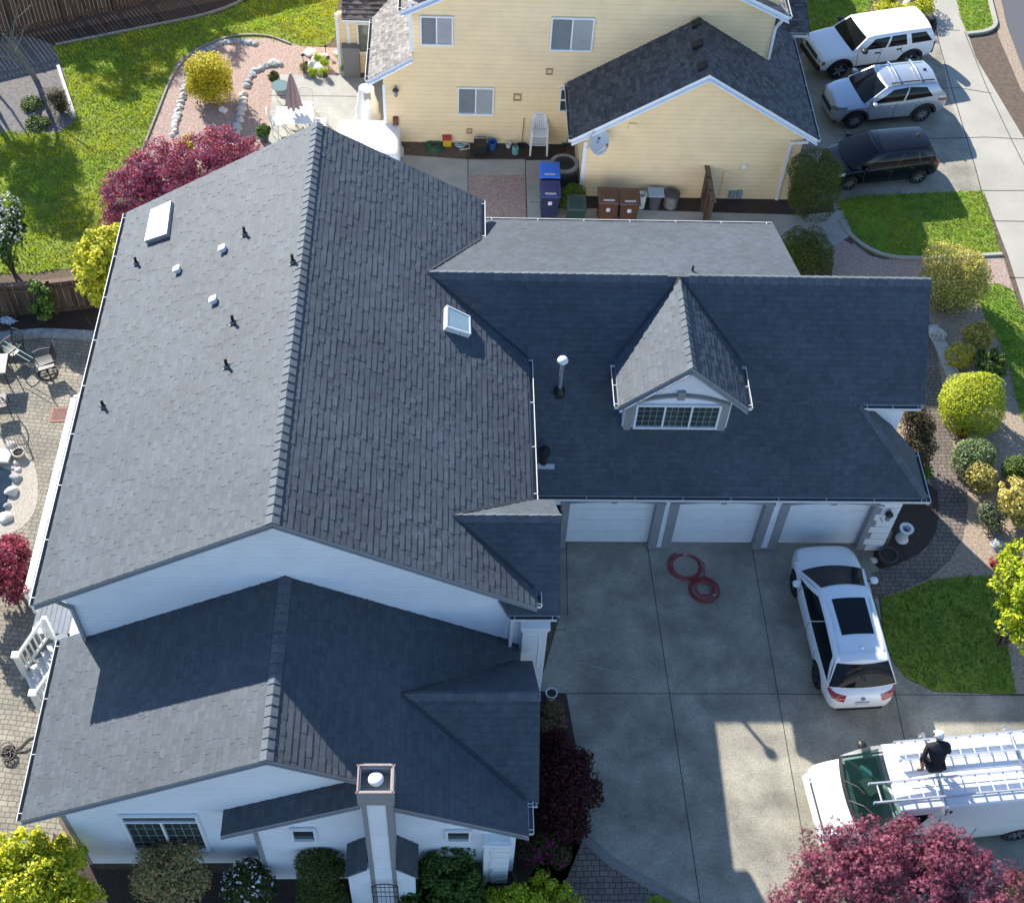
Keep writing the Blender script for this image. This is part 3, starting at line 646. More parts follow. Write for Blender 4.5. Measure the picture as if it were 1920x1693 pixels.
def path_px(p, it=2, z=0):
    p = [G(*q, z) for q in p]
    for _ in range(it):
        q = [p[0]]
        for a, b in zip(p, p[1:]): q += [a.lerp(b, .25), a.lerp(b, .75)]
        p = q+[p[-1]]
    return p
kp = path_px([(1845, -40), (1862, 30), (1868, 50), (1850, 62), (1812, 66)])
for a, b in zip(kp, kp[1:]): kb.bar(a+Vector((0, 0, .05)), b+Vector((0, 0, .05)), .16, .12)
kb.build('kerb', CONC2)['kind'] = 'structure'
sheet('gutter_strip', [(1866, -50), (1888, 50), (1925, 150), (1960, 215), (1915, 170), (1872, 70), (1850, -40)], 2.8*Z, TAN)
# back garden beds and yards
sheet('garden_bed', [(262, 292), (275, 270), (296, 215), (308, 170), (330, 118), (370, 88), (430, 72), (500, 72), (560, 86), (612, 90), (660, 92), (660, 130), (640, 160), (520, 140), (505, 250), (490, 330), (300, 360)], 2.6*Z, BARKR)
pc_ = sheet('patio_slab', [(512, 141), (650, 141), (700, 150), (735, 150), (735, 290), (880, 300), (1000, 300), (1000, 420), (880, 440), (700, 420), (480, 330), (506, 230)], 3*Z, PATIOC)
strips('joint', pc_, [[(505, 180), (690, 182)], [(877, 268), (878, 380)], [(985, 300), (988, 440)], [(700, 260), (700, 400)], [(995, 380), (1060, 380)]], .025, 4*Z, JT)
sheet('planting_bed', [(880, 264), (1062, 266), (1062, 300), (985, 302), (985, 297), (880, 298)], 4*Z, BARK)
sheet('bark_patch', [(880, 329), (986, 329), (990, 430), (880, 430)], 4*Z, BARKR)
sheet('side_path', [(985, 266), (1060, 266), (1060, 320), (1042, 392), (1330, 392), (1580, 395), (1600, 440), (1545, 470), (1300, 450), (985, 450)], 3.4*Z, PATIOC)
sheet('planting_bed', [(1062, 350), (1300, 362), (1560, 378), (1566, 398), (1500, 404), (1300, 398), (1060, 390)], 4*Z, BARK)
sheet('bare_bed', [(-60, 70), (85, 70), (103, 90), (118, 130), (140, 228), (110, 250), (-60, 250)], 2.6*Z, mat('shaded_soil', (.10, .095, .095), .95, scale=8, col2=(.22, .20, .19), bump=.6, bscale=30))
sheet('planting_bed', [(60, 70), (420, 0), (600, -60), (430, -60), (480, -30), (420, 22), (240, 57), (103, 86)], 2.8*Z, BARK)
# grass blades
def inside(P, x, y):
    c = np.zeros(len(x), bool); n = len(P)
    for i in range(n):
        x0, y0 = P[i][0], P[i][1]; x1, y1 = P[(i+1) % n][0], P[(i+1) % n][1]
        t = ((y0 > y) != (y1 > y)) & (x < (x1-x0)*(y-y0)/((y1-y0) if abs(y1-y0) > 1e-9 else 1e-9)+x0); c ^= t
    return c
def np_mesh(name, V, F, mats, cols=None, parent=None, smooth=False):
    me = bpy.data.meshes.new(name); nv, nf, k = len(V), len(F), F.shape[1]
    me.vertices.add(nv); me.vertices.foreach_set('co', V.astype(np.float32).ravel())
    me.loops.add(nf*k); me.loops.foreach_set('vertex_index', F.astype(np.int32).ravel())
    me.polygons.add(nf); me.polygons.foreach_set('loop_start', np.arange(0, nf*k, k, dtype=np.int32)); me.polygons.foreach_set('loop_total', np.full(nf, k, np.int32))
    me.update(calc_edges=True)
    for m in (mats if isinstance(mats, (list, tuple)) else [mats]): me.materials.append(m)
    if cols is not None:
        a = me.attributes.new('Col', 'FLOAT_COLOR', 'FACE'); a.data.foreach_set('color', np.concatenate([cols, np.ones((nf, 1))], 1).astype(np.float32).ravel())
    o = bpy.data.objects.new(name, me); COL.objects.link(o)
    if parent: o.parent = parent
    return o
GRASS = mat('grass_blade', (.31, .41, .045), .75, attr=True, trans=.3, spec=.25)
nrg = np.random.default_rng(5)
def vnoise(x, y, s, seed=0):
    g = np.random.default_rng(seed).random((64, 64)); fx, fy = x/s, y/s; ix, iy = np.floor(fx).astype(int), np.floor(fy).astype(int); u, v = fx-ix, fy-iy
    u = u*u*(3-2*u); v = v*v*(3-2*v); f = lambda a, b: g[a % 64, b % 64]
    return (f(ix, iy)*(1-u)+f(ix+1, iy)*u)*(1-v)+(f(ix, iy+1)*(1-u)+f(ix+1, iy+1)*u)*v
def grass(poly, dens, h, tone):
    P = [(p.x, p.y) for p in px(poly)]; xs = [p[0] for p in P]; ys = [p[1] for p in P]
    n = int((max(xs)-min(xs))*(max(ys)-min(ys))*dens); x = nrg.uniform(min(xs), max(xs), n); y = nrg.uniform(min(ys), max(ys), n)
    k = inside(P, x, y); x, y = x[k], y[k]; n = len(x); x = x+nrg.normal(0, .05, n); y = y+nrg.normal(0, .05, n)
    big = .6*vnoise(x, y, 1.3, 1)+.4*vnoise(x, y, .45, 7); sm = vnoise(x, y, .28, 2); hh = h*(.55+.7*sm)*(.7+.6*nrg.random(n))
    a = nrg.uniform(0, 2*np.pi, n); w_ = .016+.012*nrg.random(n); ln = nrg.uniform(0, 2*np.pi, n); lk = hh*(.2+.9*nrg.random(n))
    A = np.stack([x-np.cos(a)*w_, y-np.sin(a)*w_, np.full(n, .008)], 1); B = np.stack([x+np.cos(a)*w_, y+np.sin(a)*w_, np.full(n, .008)], 1)
    C = np.stack([x+np.cos(ln)*lk, y+np.sin(ln)*lk, .01+hh], 1)
    V = np.stack([A, B, C], 1).reshape(-1, 3); F = np.arange(3*n).reshape(n, 3)
    b = (.55+.75*sm)*(.75+.5*nrg.random(n)); yel = np.clip((big-.35)*1.4, 0, 1)
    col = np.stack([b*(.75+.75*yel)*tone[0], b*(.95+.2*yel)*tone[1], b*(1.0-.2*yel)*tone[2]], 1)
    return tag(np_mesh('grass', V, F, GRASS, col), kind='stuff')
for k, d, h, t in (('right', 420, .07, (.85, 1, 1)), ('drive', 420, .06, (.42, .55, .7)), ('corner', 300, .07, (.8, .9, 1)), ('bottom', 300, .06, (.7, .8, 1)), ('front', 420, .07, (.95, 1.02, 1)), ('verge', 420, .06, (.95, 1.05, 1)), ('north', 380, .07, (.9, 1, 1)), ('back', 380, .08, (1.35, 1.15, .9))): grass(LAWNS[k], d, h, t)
# ================================================================ THE YELLOW HOUSE
YH = thing('yellow_house', 'two storey yellow sided house with a dark shingled garage gable', 'house')
YY = 38.54; RY = (YROOF2, DECK, WHITE); RYL = (YROOF, DECK, WHITE)
wl, wm_, wr = AY(720, 200, YY).x, AY(774, 110, YY).x, AY(1440, 100, YY).x
e0, e1 = AY(690, 150, 38.2), AY(773, 106, 38.2); sl_ = (e1.z-e0.z)/(e1.x-e0.x)
def ywall(pts, Y, seed, mats=YSID): return wall_y('wall', pts, Y, (mats,), .19, YH, seed, (2.5, 5), .016, (.015, .80))
ywall([(wm_, 0), (wr, 0), (wr, 9), (wm_, 9)], YY, 101)
ywall([(wl, 0), (wm_+.02, 0), (wm_+.02, e1.z-.15), (wl, e0.z+sl_*(wl-e0.x)-.15)], YY, 102)
MB().box((wl+.05, 41.5, 1.2), (.1, 5.6, 2.4)).box((wm_+.05, 47.5, 4.5), (.1, 17.5, 9)).box((wr-.05, 47.5, 2.9), (.1, 17.5, 5.8)).build('wall', YSID, YH)
bk = G(703, 34, e0.z)
roof_part(YH, [[tuple(e0), tuple(e1), (e1.x, bk.y+1.5, e1.z), (e0.x, bk.y, e0.z)]], mats=RYL, course=.16, w=(.12, .3), th=.03, seed=111, dark=.3)
gutter(YH, (e0.x, e0.y+.02, e0.z-.02), (e0.x, bk.y-.1, e0.z-.02), (-1, 0, 0), 1.2)
# upper roof, mostly beyond the frame
u0 = AY(752, 21, 38.15); u1 = AY(808, -2, 38.15); su = (u1.z-u0.z)/(u1.x-u0.x); r0 = AY(1480, 32, 38.15); rxm = (u0.x+r0.x)/2; rz_ = u0.z+su*(rxm-u0.x)
roof_part(YH, [[tuple(u0), (rxm, 38.15, rz_), (rxm, 57.0, rz_), (u0.x, 57.0, u0.z)]], mats=RYL, course=.16, w=(.12, .3), th=.03, seed=121, dark=.3)
roof_part(YH, [[(rxm, 38.15, rz_), tuple(r0), (r0.x, 57.0, r0.z), (rxm, 57.0, rz_)]], mats=RYL, course=.16, w=(.12, .3), th=.03, seed=125, dark=.3)
gutter(YH, (u0.x, 38.2, u0.z-.02), (u0.x, 56, u0.z-.02), (-1, 0, 0), 1.2); gutter(YH, (r0.x, 38.2, r0.z-.02), (r0.x, 56, r0.z-.02), (1, 0, 0), 1.2)
mb = MB()
for a, b in ((e0, e1), (u0, Vector((rxm, 38.15, rz_))), (Vector((rxm, 38.15, rz_)), r0)):
    a, b = Vector(a)-Vector((0, .02, .16)), Vector(b)-Vector((0, .02, .16)); MB().bar(a, b, .04, .24, up=(0, 1, 0)).build('fascia', WHITE, YH)
mb.box((wm_-.03, 38.2, (e1.z+u0.z)/2+.3), (.12, .12, u0.z-e1.z+.2)); mb.build('corner_board', WHITE, YH)
MB().box((wl+.03, YY-.03, 1.25), (.11, .05, 2.5)).build('corner_board', WHITE, YH)
# garage gable
GYY = 35.71; rk = GYY-.32
ga, gl, gr = AY(1331, 141, rk), AY(1072, 262, rk), AY(1533, 262, rk)
gcx = ga.x; wx0, wx1 = AY(1091, 300, GYY).x, AY(1470, 330, GYY).x+.35
gz = lambda x: ga.z - (ga.z-gl.z)/(ga.x-gl.x)*(ga.x-x) if x < ga.x else ga.z - (ga.z-gr.z)/(gr.x-ga.x)*(x-ga.x)
ywall([(wx0, 0), (wx1, 0), (wx1, gz(wx1)-.15), (gcx, ga.z-.15), (wx0, gz(wx0)-.15)], GYY, 131)
MB().box((wx0+.05, 37.1, 1.2), (.1, 2.7, 2.4)).box((wx1-.05, 38.3, 1.2), (.1, 5, 2.4)).build('wall', YSID, YH)
gbk = G(1483, 67, gr.z)
roof_part(YH, [[tuple(gl), tuple(ga), (ga.x, YY+.02, ga.z), (gl.x, YY+.02, gl.z)]], mats=RY, course=.15, th=.03, seed=141, dark=.35)
roof_part(YH, [[tuple(ga), tuple(gr), (gr.x, YY, gr.z), (ga.x, YY, ga.z)], [(wr, YY, gz(wr)), (gr.x, YY, gr.z), (gr.x, gbk.y, gr.z), (wr, gbk.y, gz(wr))]], mats=RY, course=.15, th=.03, seed=145, dark=.35)
ridge_caps(YH, (ga.x, YY, ga.z+.01), (ga.x, rk, ga.z+.01), .6, .6, .12, m=YROOF2)
p0 = G(1481, 62, gr.z); p1 = G(1517, 62, gr.z)
roof_part(YH, [[(wr, p0.y, gr.z), (p1.x, p0.y, gr.z), (p1.x-.1, p0.y+5, gr.z+2.4), (wr, p0.y+5, gr.z+2.4)]], mats=RY, course=.15, th=.03, seed=148, dark=.35)
gutter(YH, (p0.x-.1, p0.y, gr.z-.02), (p1.x, p0.y, gr.z-.02), (0, -1, 0), .6)
gutter(YH, (gl.x, rk+.02, gl.z-.02), (gl.x, YY-.05, gl.z-.02), (-1, 0, 0), 1.2); gutter(YH, (gr.x, rk+.02, gr.z-.02), (gr.x, gbk.y, gr.z-.02), (1, 0, 0), 1.2)
mb = MB()
for a, b in ((gl, ga), (ga, gr)): MB().bar(a-Vector((0, .02, .15)), b-Vector((0, .02, .15)), .04, .22, up=(0, 1, 0)).build('fascia', WHITE, YH)
MB().box((wx0+.07, GYY-.03, 1.22), (.14, .05, 2.44)).build('corner_board', WHITE, YH)
dsx = AY(1483, 268, GYY-.06); downspout(YH, [gr+Vector((-.25, .1, -.2)), Vector((dsx.x, GYY-.08, dsx.z)), Vector((dsx.x, GYY-.08, .05))], WHITE, .09)
d1 = AY(1455, 48, YY-.06); downspout(YH, [Vector((r0.x-.2, 38.2, r0.z-.2)), Vector((d1.x, YY-.08, d1.z-.1)), Vector((d1.x, YY-.08, gz(d1.x)+.1))], WHITE, .09)
mb = MB()
for q in ((1312, 48), (1312, 88), (1322, 128)):
    q = AP(q[0]-6, q[1], ga, (-(ga.z-gl.z)/(ga.x-gl.x), 0, 1)); 
    v = thing('roof_vent', None, None, q); v.parent = YH; MB().box((0, 0, .08), (.36, .32, .14), Matrix.Rotation(-.5, 3, 'Y')).build('vent_hood', BLACK, v, bevel=.03)
# windows
BL1, BL2 = GLASSB, mat('window_blind', (.34, .37, .39), .25, .08, 3, spec=.6)
for tl, br in (((787, 28), (850, 84)), ((1034, 31), (1116, 95)), ((858, 162), (927, 214))):
    a, b = AY(*tl, YY), AY(*br, YY); window_y(YH, a.x, (AY(br[0], tl[1], YY)).x, b.z, a.z, YY-.018, 2, None, .055, BL1, BL2)
a, b = AY(1050, 164, YY), AY(1076, 208, YY); f = window_y(YH, a.x, a.x+.62, b.z, a.z, YY-.018, 1, None, .055, GLASS); MB().box((a.x+.31, YY-.06, (a.z+b.z)/2), (.5, .05, .06)).build('sash_rail', WHITE, f)
YTR = mat('tan_vent_trim', (.42, .29, .15), .7)
for q, w_ in (((970, 183), .24), ((1030, 135), .2), ((880, 246), .16)):
    p = AY(*q, YY-.03); mb = MB()
    for sx in (-1, 1): mb.box((p.x+sx*w_/2, YY-.035, p.z), (.05, .05, w_+.05)); mb.box((p.x, YY-.035, p.z+sx*w_/2), (w_-.05, .05, .05))
    mb.build('wall_vent', YTR, YH)
p = AY(1186, 236, GYY-.03); MB().box((p.x, GYY-.06, p.z), (.26, .1, .24)).build('wall_vent', YSID, YH, bevel=.01)
BRZ = mat('bronze_lamp', (.09, .06, .06), .5, metal=.5); p = AY(742, 168, YY-.1); wall_lamp(YH, (p.x, YY-.05, p.z), BRZ)
p = AY(742, 226, YY-.05); MB().box((p.x, YY-.09, p.z), (.2, .14, .3)).build('utility_box', mat('rust_brown', (.16, .06, .03), .7), YH, bevel=.02)
MB().tube([(p.x+.05, YY-.05, p.z-.15), (p.x+.03, YY-.06, p.z-.5), (p.x-.02, YY-.05, .05)], .012, 6).build('cable', BLACK, YH)
p = AY(1395, 312, GYY-.03); MB().box((p.x, GYY-.03, p.z), (.24, .04, .24)).build('hose_bib_plate', YSID, YH); MB().lathe([(0, 0), (.09, .0), (.09, .05), (0, .06)], (p.x, GYY-.05, p.z), 16, M=Matrix.Rotation(math.pi/2, 3, 'X')).build('meter_dial', WHITE, YH, smooth=30)
p = AY(1361, 325, GYY-.03); MB().box((p.x, GYY-.05, p.z), (.16, .08, .2)).tube([(p.x-.05, GYY-.05, p.z-.1), (p.x-.08, GYY-.05, .1)], .015, 6).build('meter_box', YSID, YH)
UB = mat('utility_blue_grey', (.24, .29, .36), .5)
for q in ((1372, 364), (1386, 363)): p = AY(*q, GYY-.05); MB().box((p.x, GYY-.09, max(.2, p.z)), (.2, .14, .3)).build('utility_box', UB, YH, bevel=.015)
# lower wing at the far left with the patio door
fw = G(672, 137).y; fx0 = AY(633, 40, fw).x; fx1 = AY(703, 60, fw).x
ywall([(fx0, .1), (fx1+1.5, .1), (fx1+1.5, 2.6), (fx0, 2.6)], fw, 151)
fz = AY(660, 37, fw-.35).z
roof_part(YH, [[(AY(640, 37, fw-.3).x, fw-.3, fz), (fx1+.6, fw-.3, fz), (fx1+1.8, fw+2.6, fz+1.5), (AY(640, 37, fw-.3).x, fw+2.6, fz+1.5)]], mats=(mat('brown_shake', (.10, .088, .085), .9, .3, 8, .3, 60, attr=True), DECK, WHITE), course=.19, w=(.12, .3), th=.04, seed=155, dark=.35)
gutter(YH, (AY(642, 37, fw-.3).x, fw-.3, fz-.02), (fx1+.4, fw-.3, fz-.02), (0, -1, 0), .8)
MB().box((fx0-.03, fw-.03, 1.3), (.12, .1, 2.6)).build('corner_board', WHITE, YH); MB().box((AY(653, 60, fw).x, fw-.03, 1.2), (.12, .06, 2.3)).build('corner_board', WHITE, YH)
a, b = AY(668, 42, fw), AY(696, 98, fw); window_y(YH, a.x, b.x+.1, b.z, a.z, fw-.02, 1, None, .06, mat('green_glass', (.10, .115, .085), .08, .3, 3, spec=.7))
MB().box(((fx0+AY(653, 90, fw).x)/2, fw-.1, .12), (AY(653, 90, fw).x-fx0, .3, .26)).build('foundation', CONC2, YH)
# ================================================================ DECK beside the grey house
DK = thing('deck', 'white deck with railing and steps along the sunny side of the grey house', 'deck')
DW = mat('deck_white', (.66, .65, .62), .6, .08, 4); PAN = mat('deck_panel', (.50, .54, .50), .3, .1, 2, spec=.6)
dz = 1.15; rt = 2.1; A = G(140, 746, rt); B = G(51, 1104, rt); ox = (A.x+B.x)/2
def boards(x0, x1, y0, y1):
    mb = MB(); n = max(2, round((x1-x0)/.13))
    for k in range(n): mb.box((x0+(x1-x0)*(k+.5)/n, (y0+y1)/2, dz-.02), ((x1-x0)/n-.012, y1-y0, .04))
    mb.build('deck_floor', DW, DK); MB().box(((x0+x1)/2, (y0+y1)/2, dz/2-.06), (x1-x0-.06, y1-y0-.06, dz-.1)).build('deck_base', TRIM, DK)
boards(ox, -8.92, 17.2, A.y+.6); boards(-9.9, -8.92, 15.3, 17.19)
mb = MB(); cnr = G(140, 744, rt); en = Vector((-8.95, cnr.y+.75, rt)); B2 = Vector((ox, B.y-.1, rt)); Ac = Vector((ox, A.y, rt))
mb.bar(B2, Ac, .17, .05); mb.bar(Ac, en, .17, .05); mb.build('handrail', DW, DK, bevel=.01)
mb = MB(); n = 8
for k in range(n):
    a = B2.lerp(Ac, k/n); b = B2.lerp(Ac, (k+1)/n); mb.bar(a.lerp(b, .03)-Vector((0, 0, .5)), b.lerp(a, .03)-Vector((0, 0, .5)), .02, .84)
mb.bar(Ac-Vector((0, 0, .5)), en-Vector((0, 0, .5)), .02, .84); mb.build('rail_panel', PAN, DK)
mb = MB()
for k in range(n+1): a = B2.lerp(Ac, k/n); MB().box((a.x, a.y, rt-.5), (.09, .09, .95)).build('rail_post', DW, DK)
s0 = G(82, 1158, rt);  s1 = G(31, 1232, 1.0); dd = Vector((s1.x-s0.x, s1.y-s0.y, 0)); Ls = dd.length; dd.normalize(); ee = Vector((-dd.y, dd.x, 0))
if ee.x < 0: ee = -ee
mb = MB(); mb.bar(s0, s1, .1, .06); lo0, lo1 = s0-Vector((0, 0, .72)), s1-Vector((0, 0, .72)); mb.bar(lo0, lo1, .08, .05)
for k in range(1, 7): q = s0.lerp(s1, k/7); r_ = lo0.lerp(lo1, k/7); mb.bar(q, r_, .04, .04)
mb.box((s1.x, s1.y, .55), (.14, .14, 1.1)); mb.box((s1.x, s1.y, 1.12), (.2, .2, .05)); mb.box((s0.x, s0.y, 1.6), (.12, .12, 1.0)); mb.build('stair_railing', DW, DK, bevel=.008)
mb = MB(); o2 = ee*1.25
mb.bar(s0+o2, s1+o2, .1, .06); mb.bar(lo0+o2, lo1+o2, .08, .05)
for k in range(1, 7): q = s0.lerp(s1, k/7)+o2; r_ = lo0.lerp(lo1, k/7)+o2; mb.bar(q, r_, .04, .04)
mb.box((s1.x+o2.x, s1.y+o2.y, .55), (.14, .14, 1.1)); mb.box((s1.x+o2.x, s1.y+o2.y, 1.12), (.2, .2, .05)); mb.build('stair_railing', DW, DK, bevel=.008)
mb = MB(); ang = math.atan2(dd.y, dd.x); Mr = Matrix.Rotation(ang, 3, 'Z'); g0 = Vector((s0.x, s0.y, 0))+o2/2
for k in range(5):
    c = g0+dd*(.02+Ls*(k+.5)/5); zt = dz*(1-(k+1)/6); mb.box((c.x, c.y, zt-.025), (Ls/5+.03, 1.2, .05), Mr); mb.box((c.x+dd.x*-.14, c.y+dd.y*-.14, zt/2), (.03, 1.18, zt), Mr)
mb.build('stair_tread', DW, DK)
c = g0-dd*.16; MB().box((c.x, c.y, dz-.03), (.36, 1.24, .05), Mr).build('landing', DW, DK)
# ================================================================ FENCES
def fence(label, pts, h, bw=.14, cap=True, rail=True, seed=1, posts=2.2, group=None, dark=.3, gap=.012):
    t = thing('wooden_fence', label, 'fence', (0, 0, 0), 0, group); R = random.Random(seed); mb = MB(); pm = MB(); cm = MB()
    for a, b in zip(pts, pts[1:]):
        a, b = Vector(a), Vector(b); d = b-a; L = d.length; d.normalize(); n = int(L/bw); nn = Vector((-d.y, d.x, 0))
        M = Matrix((d, nn, Vector((0, 0, 1)))).transposed()
        for k in range(n):
            g = 1+R.uniform(-dark, dark); c = a+d*((k+.5)*L/n)+nn*R.uniform(-.008, .008); hh = h+R.uniform(-.01, .01)
            mb.box(c+Vector((0, 0, hh/2)), (L/n-gap, .022, hh), M, 0, (g, g*R.uniform(.95, 1.02), g*R.uniform(.9, 1.02)))
        m = max(1, round(L/posts))
        for k in range(m+1):
            c = a+d*(L*k/m)-nn*.06; MB().box(c+Vector((0, 0, h/2+.03)), (.1, .1, h+.06), M, 0, (.9, .9, .9)).build('post', WOOD, t)
        if cap: cm.bar(a+Vector((0, 0, h+.02)), b+Vector((0, 0, h+.02)), .17, .04, col=(1.5, 1.45, 1.4))
        if rail:
            for z in (.12, h-.25): cm.bar(a-nn*.03+Vector((0, 0, z)), b-nn*.03+Vector((0, 0, z)), .04, .1, up=(0, 0, 1), col=(1.1, 1.1, 1.1))
    mb.build('boards', WOOD, t, fixn=False); 
    if cm.f: cm.build('rails', WOOD, t)
    return t
fa, fb, fc = G(-70, 82), G(215, 17), G(340, -14)
fence('weathered brown board fence behind the back lawn, top corner', [G(-160, 95), fa, fb, fc, G(640, -90)], 1.75, .15, seed=3)
fence('low dark board fence between the lawn and the paver patio', [G(-160, 596), G(30, 592), G(108, 586), G(205, 574)], 1.35, .17, seed=5, posts=2.0)
fence('short side fence running out from the yellow garage wall', [G(1310, 355)+Vector((0, .15, 0)), G(1318, 395), G(1322, 420), G(1326, 440)], 1.45, .12, seed=9, rail=False, dark=.4, gap=.02)
# ================================================================ VEHICLES
RIMM = mat('alloy_rim', (.50, .51, .53), .3, metal=.8); LAMPG = mat('lamp_glass', (.55, .58, .62), .08, .15, 20, spec=1.0); RED = mat('tail_lamp_red', (.28, .015, .02), .15, spec=.9)
CGL = mat('car_glass', (.007, .009, .011), .05, spec=.22); CHR = mat('chrome', (.7, .7, .72), .12, metal=1.0); SEAM = mat('panel_gap', (.05, .05, .055), .7); AMB = mat('amber_lamp', (.35, .12, .03), .2)
def subdiv(o, lv):
    m = o.modifiers.new('subdivision', 'SUBSURF'); m.levels = lv; m.render_levels = lv
def bake(o):
    bpy.context.view_layer.update(); dg = bpy.context.evaluated_depsgraph_get(); me = bpy.data.meshes.new_from_object(o.evaluated_get(dg)); o.modifiers.clear(); old = o.data; o.data = me; bpy.data.meshes.remove(old)
def vehicle(name, label, cat, loc, heading, sc, S, paint, group=None):
    """S: measurements in metres; local +x is the front, +y the car's left"""
    T = thing(name, label, cat, loc, heading, group); T.scale = (sc, sc, sc)
    L, W = S['L'], S['W']; hw = W/2; st = S['body']       # stations: x, half width factor, z bottom, z shoulder, z top(centre)
    mb = MB(); rows = []
    for x, f, zb0, zs, zt in st:
        w_ = hw*f; zm = zb0+(zs-zb0)*.55
        half = [(0, zb0), (w_*.82, zb0), (w_*.955, zb0+.07), (w_, zm), (w_*.985, zs-.05), (w_*.93, zs+.01), (w_*.72, zs+(zt-zs)*.62), (w_*.36, zt-.006), (0, zt)]
        ring = [(x, y, z) for y, z in half] + [(x, -y, z) for y, z in half[-2:0:-1]]; rows.append(ring)
    mb.grid(rows, 0, False, True); mb.face(rows[0][::-1]); mb.face(rows[-1])
    body = mb.build('body', paint, None, merge=True); subdiv(body, 2); bake(body)
    r = S['r']; cut = MB()
    for x in (S['xf'], S['xr']):
        for s in (-1, 1): cut.lathe([(0, -.32), (r+.065, -.32), (r+.065, .32), (0, .32)], (x, s*hw, r), 28, M=Matrix.Rotation(math.pi/2, 3, 'X'))
    co = cut.build('cutter', BLACK, None, merge=True); bm_ = body.modifiers.new('arches', 'BOOLEAN'); bm_.operation = 'DIFFERENCE'; bm_.object = co; bm_.solver = 'EXACT'; bm_.material_mode = 'TRANSFER'
    bake(body); cm = co.data; bpy.data.objects.remove(co); bpy.data.meshes.remove(cm)
    body.parent = T; me = body.data; me.polygons.foreach_set('use_smooth', [True]*len(me.polygons)); me.set_sharp_from_angle(angle=math.radians(42))
    bm = bmesh.new(); bm.from_mesh(me); tree = BVHTree.FromBMesh(bm); bm.free()
    def side(x, z, s, off=.004):
        h = tree.ray_cast(Vector((x, s*3, z)), Vector((0, -s, 0)))
        return (h[0]+h[1]*off, h[1]) if h[0] else (Vector((x, s*hw, z)), Vector((0, s, 0)))
    def top(x, y, off=.004):
        h = tree.ray_cast(Vector((x, y, 3)), Vector((0, 0, -1))); return h[0]+Vector((0, 0, off)) if h[0] else Vector((x, y, 1))
    def end(y, z, s, off=.004):
        h = tree.ray_cast(Vector((s*6, y, z)), Vector((-s, 0, 0))); return h[0]+Vector((s*off, 0, 0)) if h[0] else Vector((s*L/2, y, z))
    def around(th, z, cx, off=.016):
        o = Vector((cx+5*math.cos(th), 5*math.sin(th), z)); dr = (Vector((cx, 0, z))-o).normalized(); h = tree.ray_cast(o, dr)
        return h[0]-dr*off if h[0] else Vector((cx, 0, z))
    def lamp(cx, t0, t1, z0, z1, h0, h1, m, nm):
        for sg in (1, -1):
            g = MB(); P = []
            for i in range(9):
                t = i/8; th = math.radians(t0+(t1-t0)*t)*sg; z = z0+(z1-z0)*t; h = h0+(h1-h0)*t; P.append([around(th, z-h/2+h*j/3, cx) for j in range(4)])
            g.grid(P).build(nm, m, T, smooth=True)
    # cabin
    zb1, zr = S['belt'], S['roof']; fb, ft, rt_, rb = S['cab']        # x of windscreen base, its top, rear glass top, its base
    wb, wt = hw*S.get('wb', .93), hw*S.get('wt', .72); cr = S.get('crown', .05); bul = S.get('bulge', .10)
    def lerp(a, b, t): return a+(b-a)*t
    def front(u, s, o=0): return Vector((lerp(fb, ft, s)+bul*(1-u*u)*(1-.4*s)+o*.8, u*lerp(wb, wt, s), lerp(zb1, zr, s)+cr*s*(1-u*u)*.5+o*.6))
    def rear(u, s, o=0): return Vector((lerp(rb, rt_, s)-bul*.6*(1-u*u)-o*.8, u*lerp(wb, wt, s), lerp(zb1, zr, s)+cr*s*(1-u*u)*.5+o*.5))
    def sd(sg): return lambda t, s, o=0: Vector((lerp(lerp(rb, rt_, s), lerp(fb, ft, s), t), sg*(lerp(wb, wt, s)+.035*math.sin(math.pi*s)+.03*(1-(2*t-1)**2)*(1-s)+o), lerp(zb1, zr, s)+.02*s*(1-(2*t-1)**2)))
    mb = MB(); n = 8
    def surf(f, us, m=5): mb.grid([[f(u, j/m) for j in range(m+1)] for u in us])
    U = [-1+2*i/n for i in range(n+1)]; V = [i/n for i in range(n+1)]
    (None if S.get('open_front') else surf(front, U)); surf(rear, U); surf(sd(1), V); surf(sd(-1), V)
    rows = []
    for i in range(n+1):
        t = i/n; row = []
        for u in U:
            a, b = rear(u, 1), front(u, 1); p = a.lerp(b, t); e = 1-abs(2*t-1)**3
            if abs(u) == 1: p = sd(u)(t, 1)
            else: p.z += cr*(1-u*u)*(.5+.5*e)*.9 + .02*e
            row.append(p)
        rows.append(row)
    mb.grid(rows); cab = mb.build('cabin', paint, T, merge=True, smooth=50, bevel=.035, bseg=3)
    def patch(f, q, o, m, nm='window', n1=8, n2=4, parent=None):
        """q: four (u, s) corners, bottom-left, bottom-right, top-right, top-left"""
        g = MB(); P = [[f(lerp(lerp(q[0][0], q[1][0], i/n1), lerp(q[3][0], q[2][0], i/n1), j/n2), lerp(lerp(q[0][1], q[1][1], i/n1), lerp(q[3][1], q[2][1], i/n1), j/n2), o) for j in range(n2+1)] for i in range(n1+1)]
        return g.grid(P).build(nm, m, parent or T, smooth=True)
    wsm = S.get('ws_mat', CGL)
    patch(front, S.get('ws', ((-.93, .03), (.93, .03), (.9, .93), (-.9, .93))), .012, wsm, 'windscreen', 10, 6)
    if S.get('rg', True): patch(rear, S['rg'] if isinstance(S.get('rg'), tuple) else ((-.86, .12), (.86, .12), (.82, .85), (-.82, .85)), .012, CGL, 'rear_window', 10, 5)
    for q in S['side']:
        for sg in (1, -1): patch(sd(sg), q, .006, CGL, 'window')
